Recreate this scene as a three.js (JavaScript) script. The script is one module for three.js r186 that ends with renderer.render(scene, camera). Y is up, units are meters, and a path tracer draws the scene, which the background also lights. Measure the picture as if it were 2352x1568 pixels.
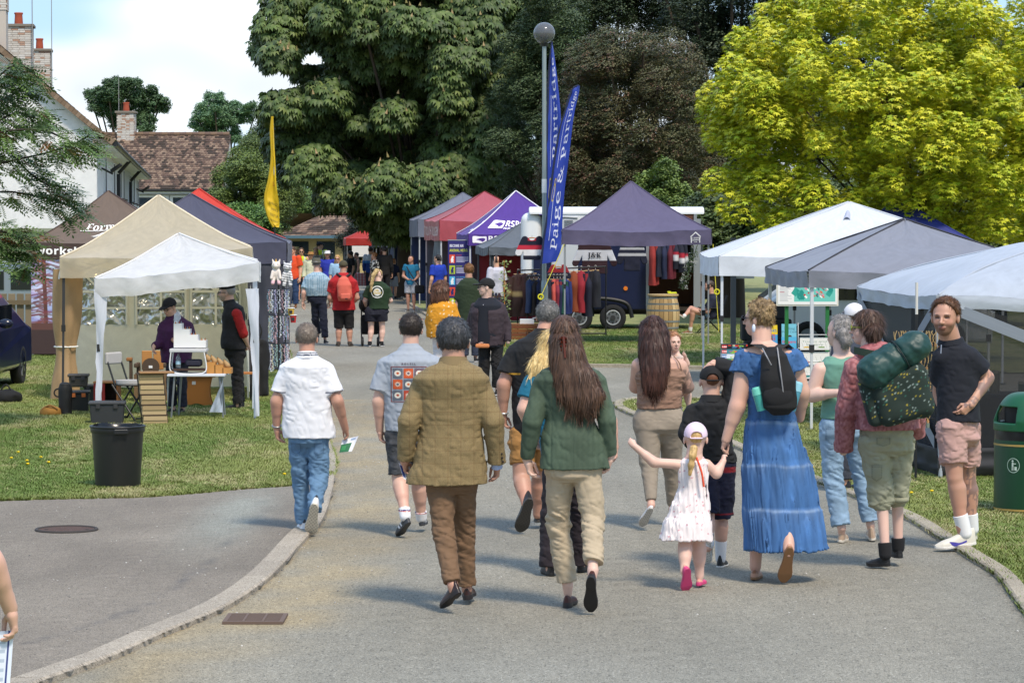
import * as THREE from 'three';
import {mergeGeometries} from 'three/addons/utils/BufferGeometryUtils.js';
import {RoundedBoxGeometry} from 'three/addons/geometries/RoundedBoxGeometry.js';
// ---------------------------------------------------------------- camera, sky, sun, exposure
const scene = new THREE.Scene();
const FPX = 6600,CX = 1176,CY = 784,HORIZON = 522,EYE = 2.4;
const PITCH = Math.atan((CY - HORIZON) / FPX);
const camera = new THREE.PerspectiveCamera(2 * Math.atan(CY / FPX) * 180 / Math.PI,1024 / 682,0.5,1500);
camera.position.set(0,EYE,0);
camera.rotation.set(-PITCH,0,0);
scene.add(camera);
const renderer = new THREE.WebGLRenderer({antialias:true});
renderer.toneMapping = THREE.LinearToneMapping;
renderer.toneMappingExposure = 1.85;
renderer.shadowMap.enabled = true;
const SUNDIR = new THREE.Vector3(0.44,1.42,0.90).normalize();
{// daylight sky: pale blue with broken white cloud all the way round
  const w = 2048,h = 1024,d = new Float32Array(w * h * 4);
  const hash = (x,y,z) => {let n = Math.imul(x,374761393) + Math.imul(y,668265263) + Math.imul(z,1274126177) | 0;n = Math.imul(n ^ (n >>> 13),1274126177);return ((n ^ (n >>> 16)) >>> 0) / 4294967295;};
  const sm = t => t * t * (3 - 2 * t),lp = (a,b,t) => a + (b - a) * t;
  const noise = (x,y,z) => {const X = Math.floor(x),Y = Math.floor(y),Z = Math.floor(z),u = sm(x - X),v = sm(y - Y),q = sm(z - Z);
    return lp(lp(lp(hash(X,Y,Z),hash(X + 1,Y,Z),u),lp(hash(X,Y + 1,Z),hash(X + 1,Y + 1,Z),u),v),lp(lp(hash(X,Y,Z + 1),hash(X + 1,Y,Z + 1),u),lp(hash(X,Y + 1,Z + 1),hash(X + 1,Y + 1,Z + 1),u),v),q);};
  const fbm = (x,y,z) => {let a = 0,s = 0.5;for (let i = 0;i < 6;i++) {a += s * noise(x,y,z);x *= 2.03;y *= 2.03;z *= 2.03;s *= 0.5;} return a;};
  for (let j = 0;j < h;j++) {const th = (j + 0.5) / h * Math.PI - Math.PI / 2,cy = Math.sin(th),cr = Math.cos(th);
    for (let i = 0;i < w;i++) {const ph = (i + 0.5) / w * 2 * Math.PI,x = cr * Math.cos(ph),z = cr * Math.sin(ph),e = Math.max(0,cy);
      const f = fbm(x * 11 + 3.1,e * 26 + 7.7,z * 11 + 1.3),c = Math.min(1,Math.max(0,(f - 0.44) / 0.2));
      const g = fbm(x * 16 + 9,e * 40 + 2,z * 16 + 5),br = 0.74 + 0.4 * Math.min(1,Math.max(0,(g - 0.3) / 0.4));
      const t = Math.pow(1 - e,3),sky = [lp(0.17,0.36,t),lp(0.33,0.51,t),lp(0.62,0.62,t)],cl = [0.60 * br,0.635 * br,0.67 * br],k = (j * w + i) * 4,cs = sm(c) * 0.92;
      for (let q = 0;q < 3;q++) d[k + q] = lp(sky[q],cl[q],cs);
      d[k + 3] = 1;}}
  const tex = new THREE.DataTexture(d,w,h,THREE.RGBAFormat,THREE.FloatType);
  tex.mapping = THREE.EquirectangularReflectionMapping;tex.magFilter = tex.minFilter = THREE.LinearFilter;tex.needsUpdate = true;
  scene.background = tex;scene.environment = tex;scene.backgroundIntensity = 1;scene.environmentIntensity = 1;
}
const sun = new THREE.DirectionalLight(0xfff1dd,2.25);
sun.position.copy(SUNDIR).multiplyScalar(120).add(new THREE.Vector3(0,0,-60));
sun.target.position.set(0,0,-60);scene.add(sun,sun.target);
sun.castShadow = true;sun.shadow.mapSize.set(4096,4096);sun.shadow.radius = 20;
Object.assign(sun.shadow.camera,{left:-60,right:60,top:80,bottom:-80,near:1,far:400});

// ---------------------------------------------------------------- small helpers
let seed = 20240615;
const rnd = () => {seed = (seed + 0x6D2B79F5) | 0;let t = Math.imul(seed ^ (seed >>> 15),1 | seed);t = (t + Math.imul(t ^ (t >>> 7),61 | t)) ^ t;return ((t ^ (t >>> 14)) >>> 0) / 4294967296;};
const rr = (a,b) => a + (b - a) * rnd();
const V = (x,y,z) => new THREE.Vector3(x,y,z);
const lerp = (a,b,t) => a + (b - a) * t,clamp = (x,a = 0,b = 1) => x < a ? a :x > b ? b :x,sstep = (a,b,x) => {const t = clamp((x - a) / (b - a));return t * t * (3 - 2 * t);};
const hash3 = (x,y,z) => {let n = Math.imul(x,374761393) + Math.imul(y,668265263) + Math.imul(z,1274126177) | 0;n = Math.imul(n ^ (n >>> 13),1274126177);return ((n ^ (n >>> 16)) >>> 0) / 2147483647.5 - 1;};
function vn(x,y,z) {const X = Math.floor(x),Y = Math.floor(y),Z = Math.floor(z);let u = x - X,v = y - Y,w = z - Z;u = u * u * (3 - 2 * u);v = v * v * (3 - 2 * v);w = w * w * (3 - 2 * w);
  const a = lerp(lerp(hash3(X,Y,Z),hash3(X + 1,Y,Z),u),lerp(hash3(X,Y + 1,Z),hash3(X + 1,Y + 1,Z),u),v),b = lerp(lerp(hash3(X,Y,Z + 1),hash3(X + 1,Y,Z + 1),u),lerp(hash3(X,Y + 1,Z + 1),hash3(X + 1,Y + 1,Z + 1),u),v);
  return lerp(a,b,w);}
const fb = (x,y,z,n = 3) => {let a = 0,s = 0.5;for (let i = 0;i < n;i++) {a += s * vn(x,y,z);x *= 2.1;y *= 2.1;z *= 2.1;s *= 0.5;} return a;};
// a point of the photograph at a real distance: on the ground (height h) or in the plane at depth z
const CP = Math.cos(PITCH),SP = Math.sin(PITCH);
function ray(px,py) {const x = (px - CX) / FPX,y = (CY - py) / FPX;return V(x,y * CP - SP,-y * SP - CP);}
function G(px,py,h = 0) {const r = ray(px,py),t = (h - EYE) / r.y;return V(r.x * t,h,r.z * t);}
function W(px,py,z) {const r = ray(px,py),t = z / r.z;return V(r.x * t,EYE + r.y * t,z);}
const PPM = py => (py - HORIZON) / EYE;// pixels per metre for something standing at ground pixel row py
const lin = {};const C = h => {if (Array.isArray(h)) return h;if (!lin[h]) {const c = new THREE.Color(h);lin[h] = [c.r,c.g,c.b];} return lin[h];};
const mixc = (a,b,t) => [lerp(a[0],b[0],t),lerp(a[1],b[1],t),lerp(a[2],b[2],t)],mulc = (a,k) => [a[0] * k,a[1] * k,a[2] * k];
const mats = {};
function mat(hex,o = {}) {const k = hex + JSON.stringify(o);if (mats[k]) return mats[k];
  const P = ('transmission' in o || 'clearcoat' in o || 'sheen' in o) ? THREE.MeshPhysicalMaterial :THREE.MeshStandardMaterial;
  const m = new P({roughness:0.7,side:THREE.DoubleSide,...o});if (Array.isArray(hex)) m.color.setRGB(...hex);else m.color.set(hex);return mats[k] = m;}
const VC = new THREE.MeshStandardMaterial({vertexColors:true,roughness:0.88,side:THREE.DoubleSide});
const VCskin = new THREE.MeshPhysicalMaterial({vertexColors:true,roughness:0.52,side:THREE.DoubleSide});
const VChair = new THREE.MeshStandardMaterial({vertexColors:true,roughness:0.55,side:THREE.DoubleSide});
const VCshoe = new THREE.MeshStandardMaterial({vertexColors:true,roughness:0.5,side:THREE.DoubleSide});
const VCgloss = new THREE.MeshStandardMaterial({vertexColors:true,roughness:0.28,side:THREE.DoubleSide});
const taken = {};
const numbered = n => {const k = taken[n] = (taken[n] ?? -1) + 1;return k ? `${n}_${String(k).padStart(3, '0')}` :n;};
function thing(name,label,category,pos,group) {const o = new THREE.Group();o.name = numbered(name);o.userData = {label,category};if (group) o.userData.group = group;if (pos) o.position.copy(pos);scene.add(o);return o;}
function mesh(name,geo,m,parent) {const o = new THREE.Mesh(geo,m);o.name = name;o.castShadow = o.receiveShadow = true;if (parent) parent.add(o);return o;}
function one(name,label,category,geo,m,pos,group) {const o = mesh(numbered(name),geo,m,scene);o.userData = {label,category};if (group) o.userData.group = group;if (pos) o.position.copy(pos);return o;}
function struct(name,geo,m) {const o = mesh(name,geo,m,scene);o.userData = {kind:'structure'};return o;}
const plain = g => {const q = g.index ? g.toNonIndexed() :g;for (const k of Object.keys(q.attributes)) if (!['position','normal','uv'].includes(k)) q.deleteAttribute(k);return q;};
const merge = gs => mergeGeometries(gs.map(plain));
const box = (w,h,d,x = 0,y = 0,z = 0,r = 0) => {const g = r ? new RoundedBoxGeometry(w,h,d,2,r) :new THREE.BoxGeometry(w,h,d);g.translate(x,y,z);return g;};
const cyl = (r0,r1,h,x = 0,y = 0,z = 0,n = 20) => {const g = new THREE.CylinderGeometry(r1,r0,h,n);g.translate(x,y + h / 2,z);return g;};// base at y
const bar = (a,b,r,r2,n = 10) => {const d = b.clone().sub(a),g = new THREE.CylinderGeometry(r2 ?? r,r,d.length(),n);g.applyQuaternion(new THREE.Quaternion().setFromUnitVectors(V(0,1,0),d.clone().normalize()));g.translate(...a.clone().add(b).multiplyScalar(0.5).toArray());return g;};
const sqbar = (a,b,w,d2) => {const d = b.clone().sub(a),g = new THREE.BoxGeometry(w,d.length(),d2 ?? w);g.applyQuaternion(new THREE.Quaternion().setFromUnitVectors(V(0,1,0),d.clone().normalize()));g.translate(...a.clone().add(b).multiplyScalar(0.5).toArray());return g;};
const tube = (pts,r,n = 24,m = 8,closed = false) => new THREE.TubeGeometry(new THREE.CatmullRomCurve3(pts,closed),n,r,m,closed);
const at = (g,x,y,z,ry = 0) => {if (ry) g.rotateY(ry);g.translate(x,y,z);return g;};
function sheet(nu,nv,fn,uvfn) {const p = [],u = [],ix = [];for (let j = 0;j <= nv;j++) for (let i = 0;i <= nu;i++) {const q = fn(i / nu,j / nv);p.push(q.x,q.y,q.z);const t = uvfn ? uvfn(i / nu,j / nv) :[i / nu,j / nv];u.push(t[0],t[1]);}
  for (let j = 0;j < nv;j++) for (let i = 0;i < nu;i++) {const a = j * (nu + 1) + i,b = a + 1,c = a + nu + 1,d = c + 1;ix.push(a,b,d,a,d,c);}
  const g = new THREE.BufferGeometry();g.setAttribute('position',new THREE.Float32BufferAttribute(p,3));g.setAttribute('uv',new THREE.Float32BufferAttribute(u,2));g.setIndex(ix);g.computeVertexNormals();return g;}
function canvasTex(w,h,draw,rep) {const c = document.createElement('canvas');c.width = w;c.height = h;const x = c.getContext('2d');draw(x,w,h);const t = new THREE.CanvasTexture(c);t.colorSpace = THREE.SRGBColorSpace;t.magFilter = THREE.LinearFilter;if (rep) t.wrapS = t.wrapT = THREE.RepeatWrapping;return t;}
function dataTex(n,fn,srgb = true) {const d = new Uint8Array(n * n * 4);for (let j = 0;j < n;j++) for (let i = 0;i < n;i++) {const c = fn(i / n,j / n,i,j),k = (j * n + i) * 4;for (let q = 0;q < 3;q++) d[k + q] = clamp(c[q]) * 255;d[k + 3] = 255;}
  const t = new THREE.DataTexture(d,n,n);t.wrapS = t.wrapT = THREE.RepeatWrapping;t.magFilter = THREE.LinearFilter;t.minFilter = THREE.LinearMipmapLinearFilter;t.generateMipmaps = true;if (srgb) t.colorSpace = THREE.SRGBColorSpace;t.needsUpdate = true;return t;}
function setcol(g,fn) {const p = g.attributes.position,c = new Float32Array(p.count * 3);for (let i = 0;i < p.count;i++) {const q = fn(p.getX(i),p.getY(i),p.getZ(i),i);c[i * 3] = q[0];c[i * 3 + 1] = q[1];c[i * 3 + 2] = q[2];} g.setAttribute('color',new THREE.BufferAttribute(c,3));return g;}
// ---------------------------------------------------------------- solids as distance fields, meshed with surface nets
const smin = (a,b,k) => {if (k <= 0) return a < b ? a :b;const h = Math.max(k - Math.abs(a - b),0) / k;return (a < b ? a :b) - h * h * k * 0.25;};
const smax = (a,b,k) => -smin(-a,-b,k);
function cap(a,b,r0,r1 = r0,o = {}) {// tapered capsule; o.cut: flat end at b; o.flat: [direction, factor]
  const ax = a.x,ay = a.y,az = a.z,dx = b.x - ax,dy = b.y - ay,dz = b.z - az,L2 = dx * dx + dy * dy + dz * dz || 1e-9,L = Math.sqrt(L2),F = o.flat;
  return (x,y,z) => {let px = x - ax,py = y - ay,pz = z - az;
    if (F) {const q = (px * F[0].x + py * F[0].y + pz * F[0].z) * (1 / F[1] - 1);px += F[0].x * q;py += F[0].y * q;pz += F[0].z * q;}
    const tt = (px * dx + py * dy + pz * dz) / L2,t = tt < 0 ? 0 :tt > 1 ? 1 :tt;const ex = px - dx * t,ey = py - dy * t,ez = pz - dz * t;
    let d = Math.sqrt(ex * ex + ey * ey + ez * ez) - (r0 + (r1 - r0) * t);if (F) d *= Math.min(1,F[1] * 1.1);
    if (o.cut) {const c = (tt - 1) * L;if (c > d) d = c;} if (o.cut0) {const c = -tt * L;if (c > d) d = c;} return d;};}
function ell(c,r,R) {// ellipsoid; R: [right, up, fwd] axes
  const k = Math.min(r[0],r[1],r[2]);return (x,y,z) => {let px = x - c.x,py = y - c.y,pz = z - c.z;
    if (R) {const a = px * R[0].x + py * R[0].y + pz * R[0].z,b = px * R[1].x + py * R[1].y + pz * R[1].z,f = px * R[2].x + py * R[2].y + pz * R[2].z;px = a;py = b;pz = f;}
    const u = px / r[0],v = py / r[1],w = pz / r[2],k0 = Math.sqrt(u * u + v * v + w * w),m = Math.sqrt((u / r[0]) ** 2 + (v / r[1]) ** 2 + (w / r[2]) ** 2);return m < 1e-9 ? -k :k0 * (k0 - 1) / m;};}
function rbox(c,hs,r,R) {return (x,y,z) => {let px = x - c.x,py = y - c.y,pz = z - c.z;
    if (R) {const a = px * R[0].x + py * R[0].y + pz * R[0].z,b = px * R[1].x + py * R[1].y + pz * R[1].z,f = px * R[2].x + py * R[2].y + pz * R[2].z;px = a;py = b;pz = f;}
    const qx = Math.abs(px) - hs[0] + r,qy = Math.abs(py) - hs[1] + r,qz = Math.abs(pz) - hs[2] + r;return Math.hypot(Math.max(qx,0),Math.max(qy,0),Math.max(qz,0)) + Math.min(Math.max(qx,qy,qz),0) - r;};}
function loft(keys,o = {}) {// keys: [y, cx, cz, a, b], any order: stacked superellipses
  const K = keys.slice().sort((p,q) => p[0] - q[0]),n = o.n ?? 2.3,y0 = K[0][0],y1 = K[K.length - 1][0];
  return (x,y,z) => {let i = 0;while (i < K.length - 2 && y > K[i + 1][0]) i++;const A = K[i],B = K[i + 1];let t = clamp((y - A[0]) / (B[0] - A[0] || 1e-6));t = t * t * (3 - 2 * t) * 0.6 + t * 0.4;
    const a = A[3] + (B[3] - A[3]) * t,b = A[4] + (B[4] - A[4]) * t,u = Math.abs(x - A[1] - (B[1] - A[1]) * t) / a,w = Math.abs(z - A[2] - (B[2] - A[2]) * t) / b;
    const rho = Math.pow(Math.pow(u,n) + Math.pow(w,n),1 / n);let d = (rho - 1) * Math.min(a,b) * 0.95;if (y > y1) d = Math.max(d,0) + (y - y1);else if (y < y0) d = Math.max(d,y0 - y);else if (d < 0) d = Math.max(d,y0 - y);return d;};}
const U = (...ps) => (x,y,z) => {let d = 1e9;for (const p of ps) {const f = p[0](x,y,z);d = d > 1e8 ? f :smin(d,f,p[1]);} return d;};
function bounds(ps,pad) {const b = new THREE.Box3();for (const p of ps) b.expandByPoint(p);b.min.subScalar(pad);b.max.addScalar(pad);return b;}
function net(sdf,bb,h,col) {
  const nx = Math.ceil((bb.max.x - bb.min.x) / h) + 2,ny = Math.ceil((bb.max.y - bb.min.y) / h) + 2,nz = Math.ceil((bb.max.z - bb.min.z) / h) + 2,X0 = bb.min.x,Y0 = bb.min.y,Z0 = bb.min.z;
  const F = new Float32Array(nx * ny * nz).fill(1),B = 5,sk = B * h * 0.87 * 1.7;
  for (let k = 0;k < nz;k += B) for (let j = 0;j < ny;j += B) for (let i = 0;i < nx;i += B) {
    const dc = sdf(X0 + (i + 2) * h,Y0 + (j + 2) * h,Z0 + (k + 2) * h),I = Math.min(nx,i + B),J = Math.min(ny,j + B),Kk = Math.min(nz,k + B);
    if (Math.abs(dc) > sk) {if (dc < 0) for (let c = k;c < Kk;c++) for (let b = j;b < J;b++) for (let a = i;a < I;a++) F[(c * ny + b) * nx + a] = -1;continue;}
    for (let c = k;c < Kk;c++) for (let b = j;b < J;b++) for (let a = i;a < I;a++) F[(c * ny + b) * nx + a] = sdf(X0 + a * h,Y0 + b * h,Z0 + c * h);}
  const id = new Int32Array(nx * ny * nz).fill(-1),pos = [],idx = [],st = [1,nx,nx * ny];
  for (let k = 0;k < nz - 1;k++) for (let j = 0;j < ny - 1;j++) for (let i = 0;i < nx - 1;i++) {const o = (k * ny + j) * nx + i;let m = 0;const v = [];
    for (let q = 0;q < 8;q++) {const f = F[o + (q & 1) + ((q >> 1) & 1) * nx + (q >> 2) * nx * ny];v.push(f);if (f < 0) m |= 1 << q;}
    if (m === 0 || m === 255) continue;let sx = 0,sy = 0,sz = 0,n = 0;
    for (let q = 0;q < 8;q++) for (let ax = 0;ax < 3;ax++) {if (q & (1 << ax)) continue;const r = q | (1 << ax);if ((v[q] < 0) === (v[r] < 0)) continue;const t = v[q] / (v[q] - v[r]);
      sx += (q & 1) + (ax === 0 ? t :0);sy += ((q >> 1) & 1) + (ax === 1 ? t :0);sz += (q >> 2) + (ax === 2 ? t :0);n++;}
    id[o] = pos.length / 3;pos.push(X0 + (i + sx / n) * h,Y0 + (j + sy / n) * h,Z0 + (k + sz / n) * h);}
  for (let k = 1;k < nz - 1;k++) for (let j = 1;j < ny - 1;j++) for (let i = 1;i < nx - 1;i++) {const o = (k * ny + j) * nx + i,f = F[o] < 0;
    for (let ax = 0;ax < 3;ax++) {const g = F[o + st[ax]] < 0;if (f === g) continue;const s1 = st[(ax + 1) % 3],s2 = st[(ax + 2) % 3],a = id[o],b = id[o - s1],c = id[o - s1 - s2],d = id[o - s2];if (a < 0 || b < 0 || c < 0 || d < 0) continue;
      if (f) idx.push(a,b,c,a,c,d);else idx.push(a,c,b,a,d,c);}}
  const n = pos.length / 3,nor = new Float32Array(n * 3),e = h * 0.6,cl = new Float32Array(n * 3),uv = new Float32Array(n * 2);
  for (let i = 0;i < n;i++) {const x = pos[i * 3],y = pos[i * 3 + 1],z = pos[i * 3 + 2];let a = sdf(x + e,y,z) - sdf(x - e,y,z),b = sdf(x,y + e,z) - sdf(x,y - e,z),c = sdf(x,y,z + e) - sdf(x,y,z - e);const l = Math.hypot(a,b,c) || 1;
    nor[i * 3] = a / l;nor[i * 3 + 1] = b / l;nor[i * 3 + 2] = c / l;const q = col ? col(x,y,z,nor[i * 3],nor[i * 3 + 1],nor[i * 3 + 2]) :[1,1,1];cl[i * 3] = q[0];cl[i * 3 + 1] = q[1];cl[i * 3 + 2] = q[2];uv[i * 2] = x;uv[i * 2 + 1] = y;}
  const g = new THREE.BufferGeometry();g.setAttribute('position',new THREE.BufferAttribute(new Float32Array(pos),3));g.setAttribute('normal',new THREE.BufferAttribute(nor,3));g.setAttribute('color',new THREE.BufferAttribute(cl,3));g.setAttribute('uv',new THREE.BufferAttribute(uv,2));g.setIndex(idx);return g;}
const joinNets = gs => gs.length === 1 ? gs[0] :mergeGeometries(gs);
// ---------------------------------------------------------------- people
const UP = V(0,1,0);
function handPrims(w,t,thumb,curl = 0.5,k = 1) {// palm, four fingers of different lengths, a thumb leaving the side of the palm
  const d = t.clone().sub(w),L = d.length() * 1.08;d.normalize();const th = thumb.clone().addScaledVector(d,-thumb.dot(d)).normalize(),n = d.clone().cross(th).normalize();// n: back of the hand to palm
  if (S_flip) n.negate();const P = (a,b,c) => w.clone().addScaledVector(d,a * L).addScaledVector(th,b * L).addScaledVector(n,c * L),R = L * k,ps = [];
  ps.push([cap(P(-0.12,0,0),P(0.1,0.0,0),0.155 * R,0.15 * R,{flat:[n,0.78]}),0.02]);
  ps.push([cap(P(0.12,0.13,0),P(0.46,0.15,0),0.085 * R,0.075 * R),0.02],[cap(P(0.12,0,0.01),P(0.48,0.03,0),0.09 * R,0.075 * R),0.02],[cap(P(0.12,-0.1,0.01),P(0.44,-0.13,0),0.085 * R,0.07 * R),0.02]);
  const fl = [[0.165,0.40],[0.055,0.45],[-0.055,0.42],[-0.155,0.33]];
  fl.forEach(([o,len],i) => {let p = P(0.46 - 0.02 * i * i * 0.5,o,0),a = 0.1 * curl;const r = (0.052 - 0.004 * (i === 3)) * R;[0.45,0.32,0.23].forEach((q,m) => {a += curl * [0.55,0.95,0.6][m] * (1 + 0.14 * i);const v = d.clone().multiplyScalar(Math.cos(a)).addScaledVector(n,Math.sin(a)).addScaledVector(th,o * 0.25).normalize(),e = p.clone().addScaledVector(v,q * len * L);ps.push([cap(p,e,r * (1 - 0.08 * m),r * (0.94 - 0.1 * m)),0.004]);p = e;});});
  const b = P(0.1,0.13,0.02),m = P(0.3,0.27,0.08 + 0.1 * curl),e = P(0.48,0.29 - 0.12 * curl,0.1 + 0.16 * curl),f = P(0.6,0.26 - 0.2 * curl,0.12 + 0.2 * curl);
  ps.push([cap(b,m,0.078 * R,0.06 * R),0.012],[cap(m,e,0.06 * R,0.052 * R),0.006],[cap(e,f,0.052 * R,0.042 * R),0.004]);
  return {ps,bb:bounds([P(-0.2,-0.3,-0.3),P(1,0.4,0.6),P(1,-0.35,-0.2),P(0.2,0.4,0.5)],0.02)};}
let S_flip = false;
const HB = [[.14,.30],[.25,.34],[.30,.30],[.27,.26],[.31,.21],[.35,.17],[.33,.14],[.20,.10]];
function shoeNets(H,T,ref,o,cell) {// o: {col, sole, soleT, kind, w}
  const d = T.clone().sub(H),L = d.length();d.normalize();const up = ref.clone().sub(H);up.addScaledVector(d,-up.dot(d)).normalize();const sd = d.clone().cross(up).normalize(),st = o.soleT ?? 0.022,wk = o.w ?? 1;
  const half = u => {const t = clamp(u) * 6,i = Math.min(5,Math.floor(t)),q = [.105,.115,.108,.125,.158,.162,.12];return lerp(q[i],q[i + 1],t - i) * wk * L * Math.pow(Math.max(0.02,1 - Math.pow(Math.abs(u - 0.5) / 0.515,5)),0.5);};
  const topH = u => {const t = clamp(u) * 5,i = Math.min(4,Math.floor(t)),q = o.low ? [.22,.2,.15,.15,.14,.08] :[.36,.37,.27,.205,.165,.09];return lerp(q[i],q[i + 1],t - i) * L;};
  const loc = (x,y,z) => {const px = x - H.x,py = y - H.y,pz = z - H.z;return [(px * d.x + py * d.y + pz * d.z) / L,px * up.x + py * up.y + pz * up.z,px * sd.x + py * sd.y + pz * sd.z];};
  const upper = (x,y,z) => {const [u,v,w] = loc(x,y,z),hw = half(u),hv = topH(u),vv = Math.max(v - st * 0.5,0);const q = (Math.pow(Math.pow(Math.abs(w) / (hw * 0.97),2.6) + Math.pow(vv / hv,2.6),1 / 2.6) - 1) * Math.min(hw,hv);return Math.max(q,st * 0.6 - v,(Math.abs(u - 0.5) - 0.5) * L);};
  const sole = (x,y,z) => {const [u,v,w] = loc(x,y,z),lift = 0.03 * L * sstep(0.72,1,u),hl = o.heel && u < 0.34 ? -o.heel :0;return Math.max(Math.abs(w) - half(u) * 1.04,hl + lift - v,v - st - lift,(Math.abs(u - 0.5) - 0.505) * L);};
  const P = (u,v,w) => H.clone().addScaledVector(d,u * L).addScaledVector(up,v).addScaledVector(sd,w),bb = bounds([P(0,0,-.08),P(1,0,.08),P(0,L * .4,.08),P(1,L * .2,-.08),P(0,-(o.heel ?? 0),0)],0.02);
  const cc = C(o.col ?? '#222'),c2 = C(o.trim ?? o.col ?? '#222'),cs = C(o.sole ?? '#ddd');
  const out = {sole:net(sole,bb,cell,(x,y,z,a,b,c) => {const [u,v,w] = loc(x,y,z);const tread = v < st * 0.35 && o.tread ? (Math.sin(u * 60) * Math.sin(w * 240) > 0.2 ? 0.6 :1) :1;return mulc(cs,tread);}),L,P,d,up,sd};
  if (o.kind !== 'sandal') out.upper = net(upper,bb,cell,(x,y,z) => {const [u,v,w] = loc(x,y,z);if (o.stripes && u > 0.32 && u < 0.62 && Math.sin((u * L - v * 0.5) * 190) > 0.1) return c2;if (o.collar && u < 0.36 && v > topH(u) * 0.78) return C(o.collar);if (o.toecap && u > 0.72) return C(o.toecap);return cc;});
  return out;}

function person(S) {
  const [bx,by] = S.base,B = G(bx,by),z0 = B.z,s = PPM(by),px = 2.297 / s;
  const root = thing('person',S.label,'person',B,S.group);
  const L = (x,y,dz = 0) => W(x,y,z0 + dz).sub(B);
  const h = S.h ?? L(bx,S.top).y,b = S.b ?? 1,kid = S.kid ?? 0;
  const th = (S.face ?? 0) * Math.PI / 180,fw = V(-Math.sin(th),0,-Math.cos(th)),rt = V(Math.cos(th),0,-Math.sin(th));
  const D = (r,u,f) => V(0,0,0).addScaledVector(rt,r * h).addScaledVector(UP,u * h).addScaledVector(fw,f * h);
  const st = S.step ?? 0,j = {},back = Math.cos(th) > -0.2 ? 1 :-1;// keys L and R: left and right in the picture
  const sg = k => (k.endsWith('L') ? -1 :1) * back;
  const def = {head:D(0,kid ? .90 :.932,0.012),neck:D(0,kid ? .80 :.845,-.012)};
  for (const k of ['L','R']) {const q = sg('x' + k),f = st * (k === 'L' ? 1 :-1);def['s' + k] = D(.104 * q * (S.sw ?? 1),kid ? .765 :.812,0);def['e' + k] = D(.132 * q,.63,-.01 - f * .5);def['w' + k] = D(.138 * q,.487,.035 - f * .8);def['t' + k] = D(.138 * q,.40,.05 - f * .9);
    def['h' + k] = D(.052 * q,.51,0);def['k' + k] = D(.056 * q,.282,.02 + Math.max(f,-0.3) * .5);def['a' + k] = D(.052 * q,.05 + Math.max(0,-f) * .25,f);}
  for (const k in def) {const o = S.j?.[k];j[k] = o ? L(o[0],o[1],o[2] ?? def[k].z) :def[k];}
  const hs = S.hs ?? 0.14 * h * (kid ? 1.25 :1);
  const R = (n => n * h * b),rad = {sh:R(.034),el:R(.0265),wr:R(.0175),th:R(.05),kn:R(.0335),cf:R(.034),an:R(.0215),...(S.rad ?? {})};
  // torso profile
  let TK;const czAt = y => {const t = clamp((y - j.hL.y) / (j.neck.y - j.hL.y));return lerp((j.hL.z + j.hR.z) / 2,j.neck.z,t);},cxAt = y => {const t = clamp((y - j.hL.y) / (j.neck.y - j.hL.y));return lerp((j.hL.x + j.hR.x) / 2,j.neck.x,t);};
  const turn = Math.abs(Math.sin(th)),pk = a => a.map(([py,xl,xr,dr]) => {const p = L(xl,py),q = L(xr,py),y = p.y,a2 = (q.x - p.x) / 2;return [y,(p.x + q.x) / 2,czAt(y),a2,a2 * (dr ?? lerp(.64,1.35,turn))];});
  if (S.torso) TK = pk(S.torso);else TK = [[.85,.036,1],[.832,.07,.72],[.812,.1,.6],[.77,.108,.66],[.71,.102,.72],[.63,.09,.76],[.57,.096,.76],[.52,.1,.76],[.45,.096,.72]].map(([f,a,d],i) => {const y = f * h,A = a * h * b * (i < 4 ? Math.min(1,0.5 + 0.5 / b) :1),w = Math.hypot(A * Math.cos(th),A * d * Math.sin(th)),z = Math.hypot(A * Math.sin(th),A * d * Math.cos(th));return [y,cxAt(y),czAt(y),w,z];});
  const inset = q => TK.map(k => [k[0],k[1],k[2],Math.max(.03,k[3] - q),Math.max(.03,k[4] - q)]);
  const cell = S.cell ?? clamp(1.35 * px,.009,.02),skin = C(S.skin ?? '#c99a7e'),seedN = B.x * 13.7 + B.z * 3.1;
  const skinCol = (x,y,z) => {const n = 1 + 0.1 * fb(x * 14 + seedN,y * 14,z * 14,2),q = S.skinFn ? S.skinFn(x,y,z,skin,j) :null;return mulc(q ?? [skin[0] * (1.02 + .05 * vn(x * 9,y * 9,z * 9)),skin[1],skin[2]],n);};
  const hipY = (j.hL.y + j.hR.y) / 2,hipX = (j.hL.x + j.hR.x) / 2,hipZ = (j.hL.z + j.hR.z) / 2,hipW = Math.abs(j.hR.x - j.hL.x) / 2,bodyK = inset(S.top_ || S.bottom?.kind === 'skirt' ? .026 :.01).filter(k => k[0] > hipY);bodyK.push([hipY - .02 * h,hipX,hipZ,hipW + rad.th * .7,rad.th * .9]);
  const P = [];P.push([loft(bodyK),.03],[cap(j.neck.clone().addScaledVector(UP,-.03),j.head.clone().addScaledVector(UP,-.12 * hs),.265 * hs * Math.sqrt(b),.25 * hs),.03]);
  for (const k of ['L','R']) {if (S.noArm === k) continue;P.push([cap(j['s' + k],j['e' + k],rad.sh * .94,rad.el),.035],[cap(j['e' + k],j['w' + k],rad.el * .98,rad.wr),.02],[cap(j['e' + k].clone().lerp(j['w' + k],.12),j['e' + k].clone().lerp(j['w' + k],.4),rad.el * .95,rad.el * .86),.02]);}
  const legIn = S.bottom ? .008 :0,fullTr = S.bottom?.kind === 'trousers',skirted = S.bottom?.kind === 'skirt';
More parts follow.
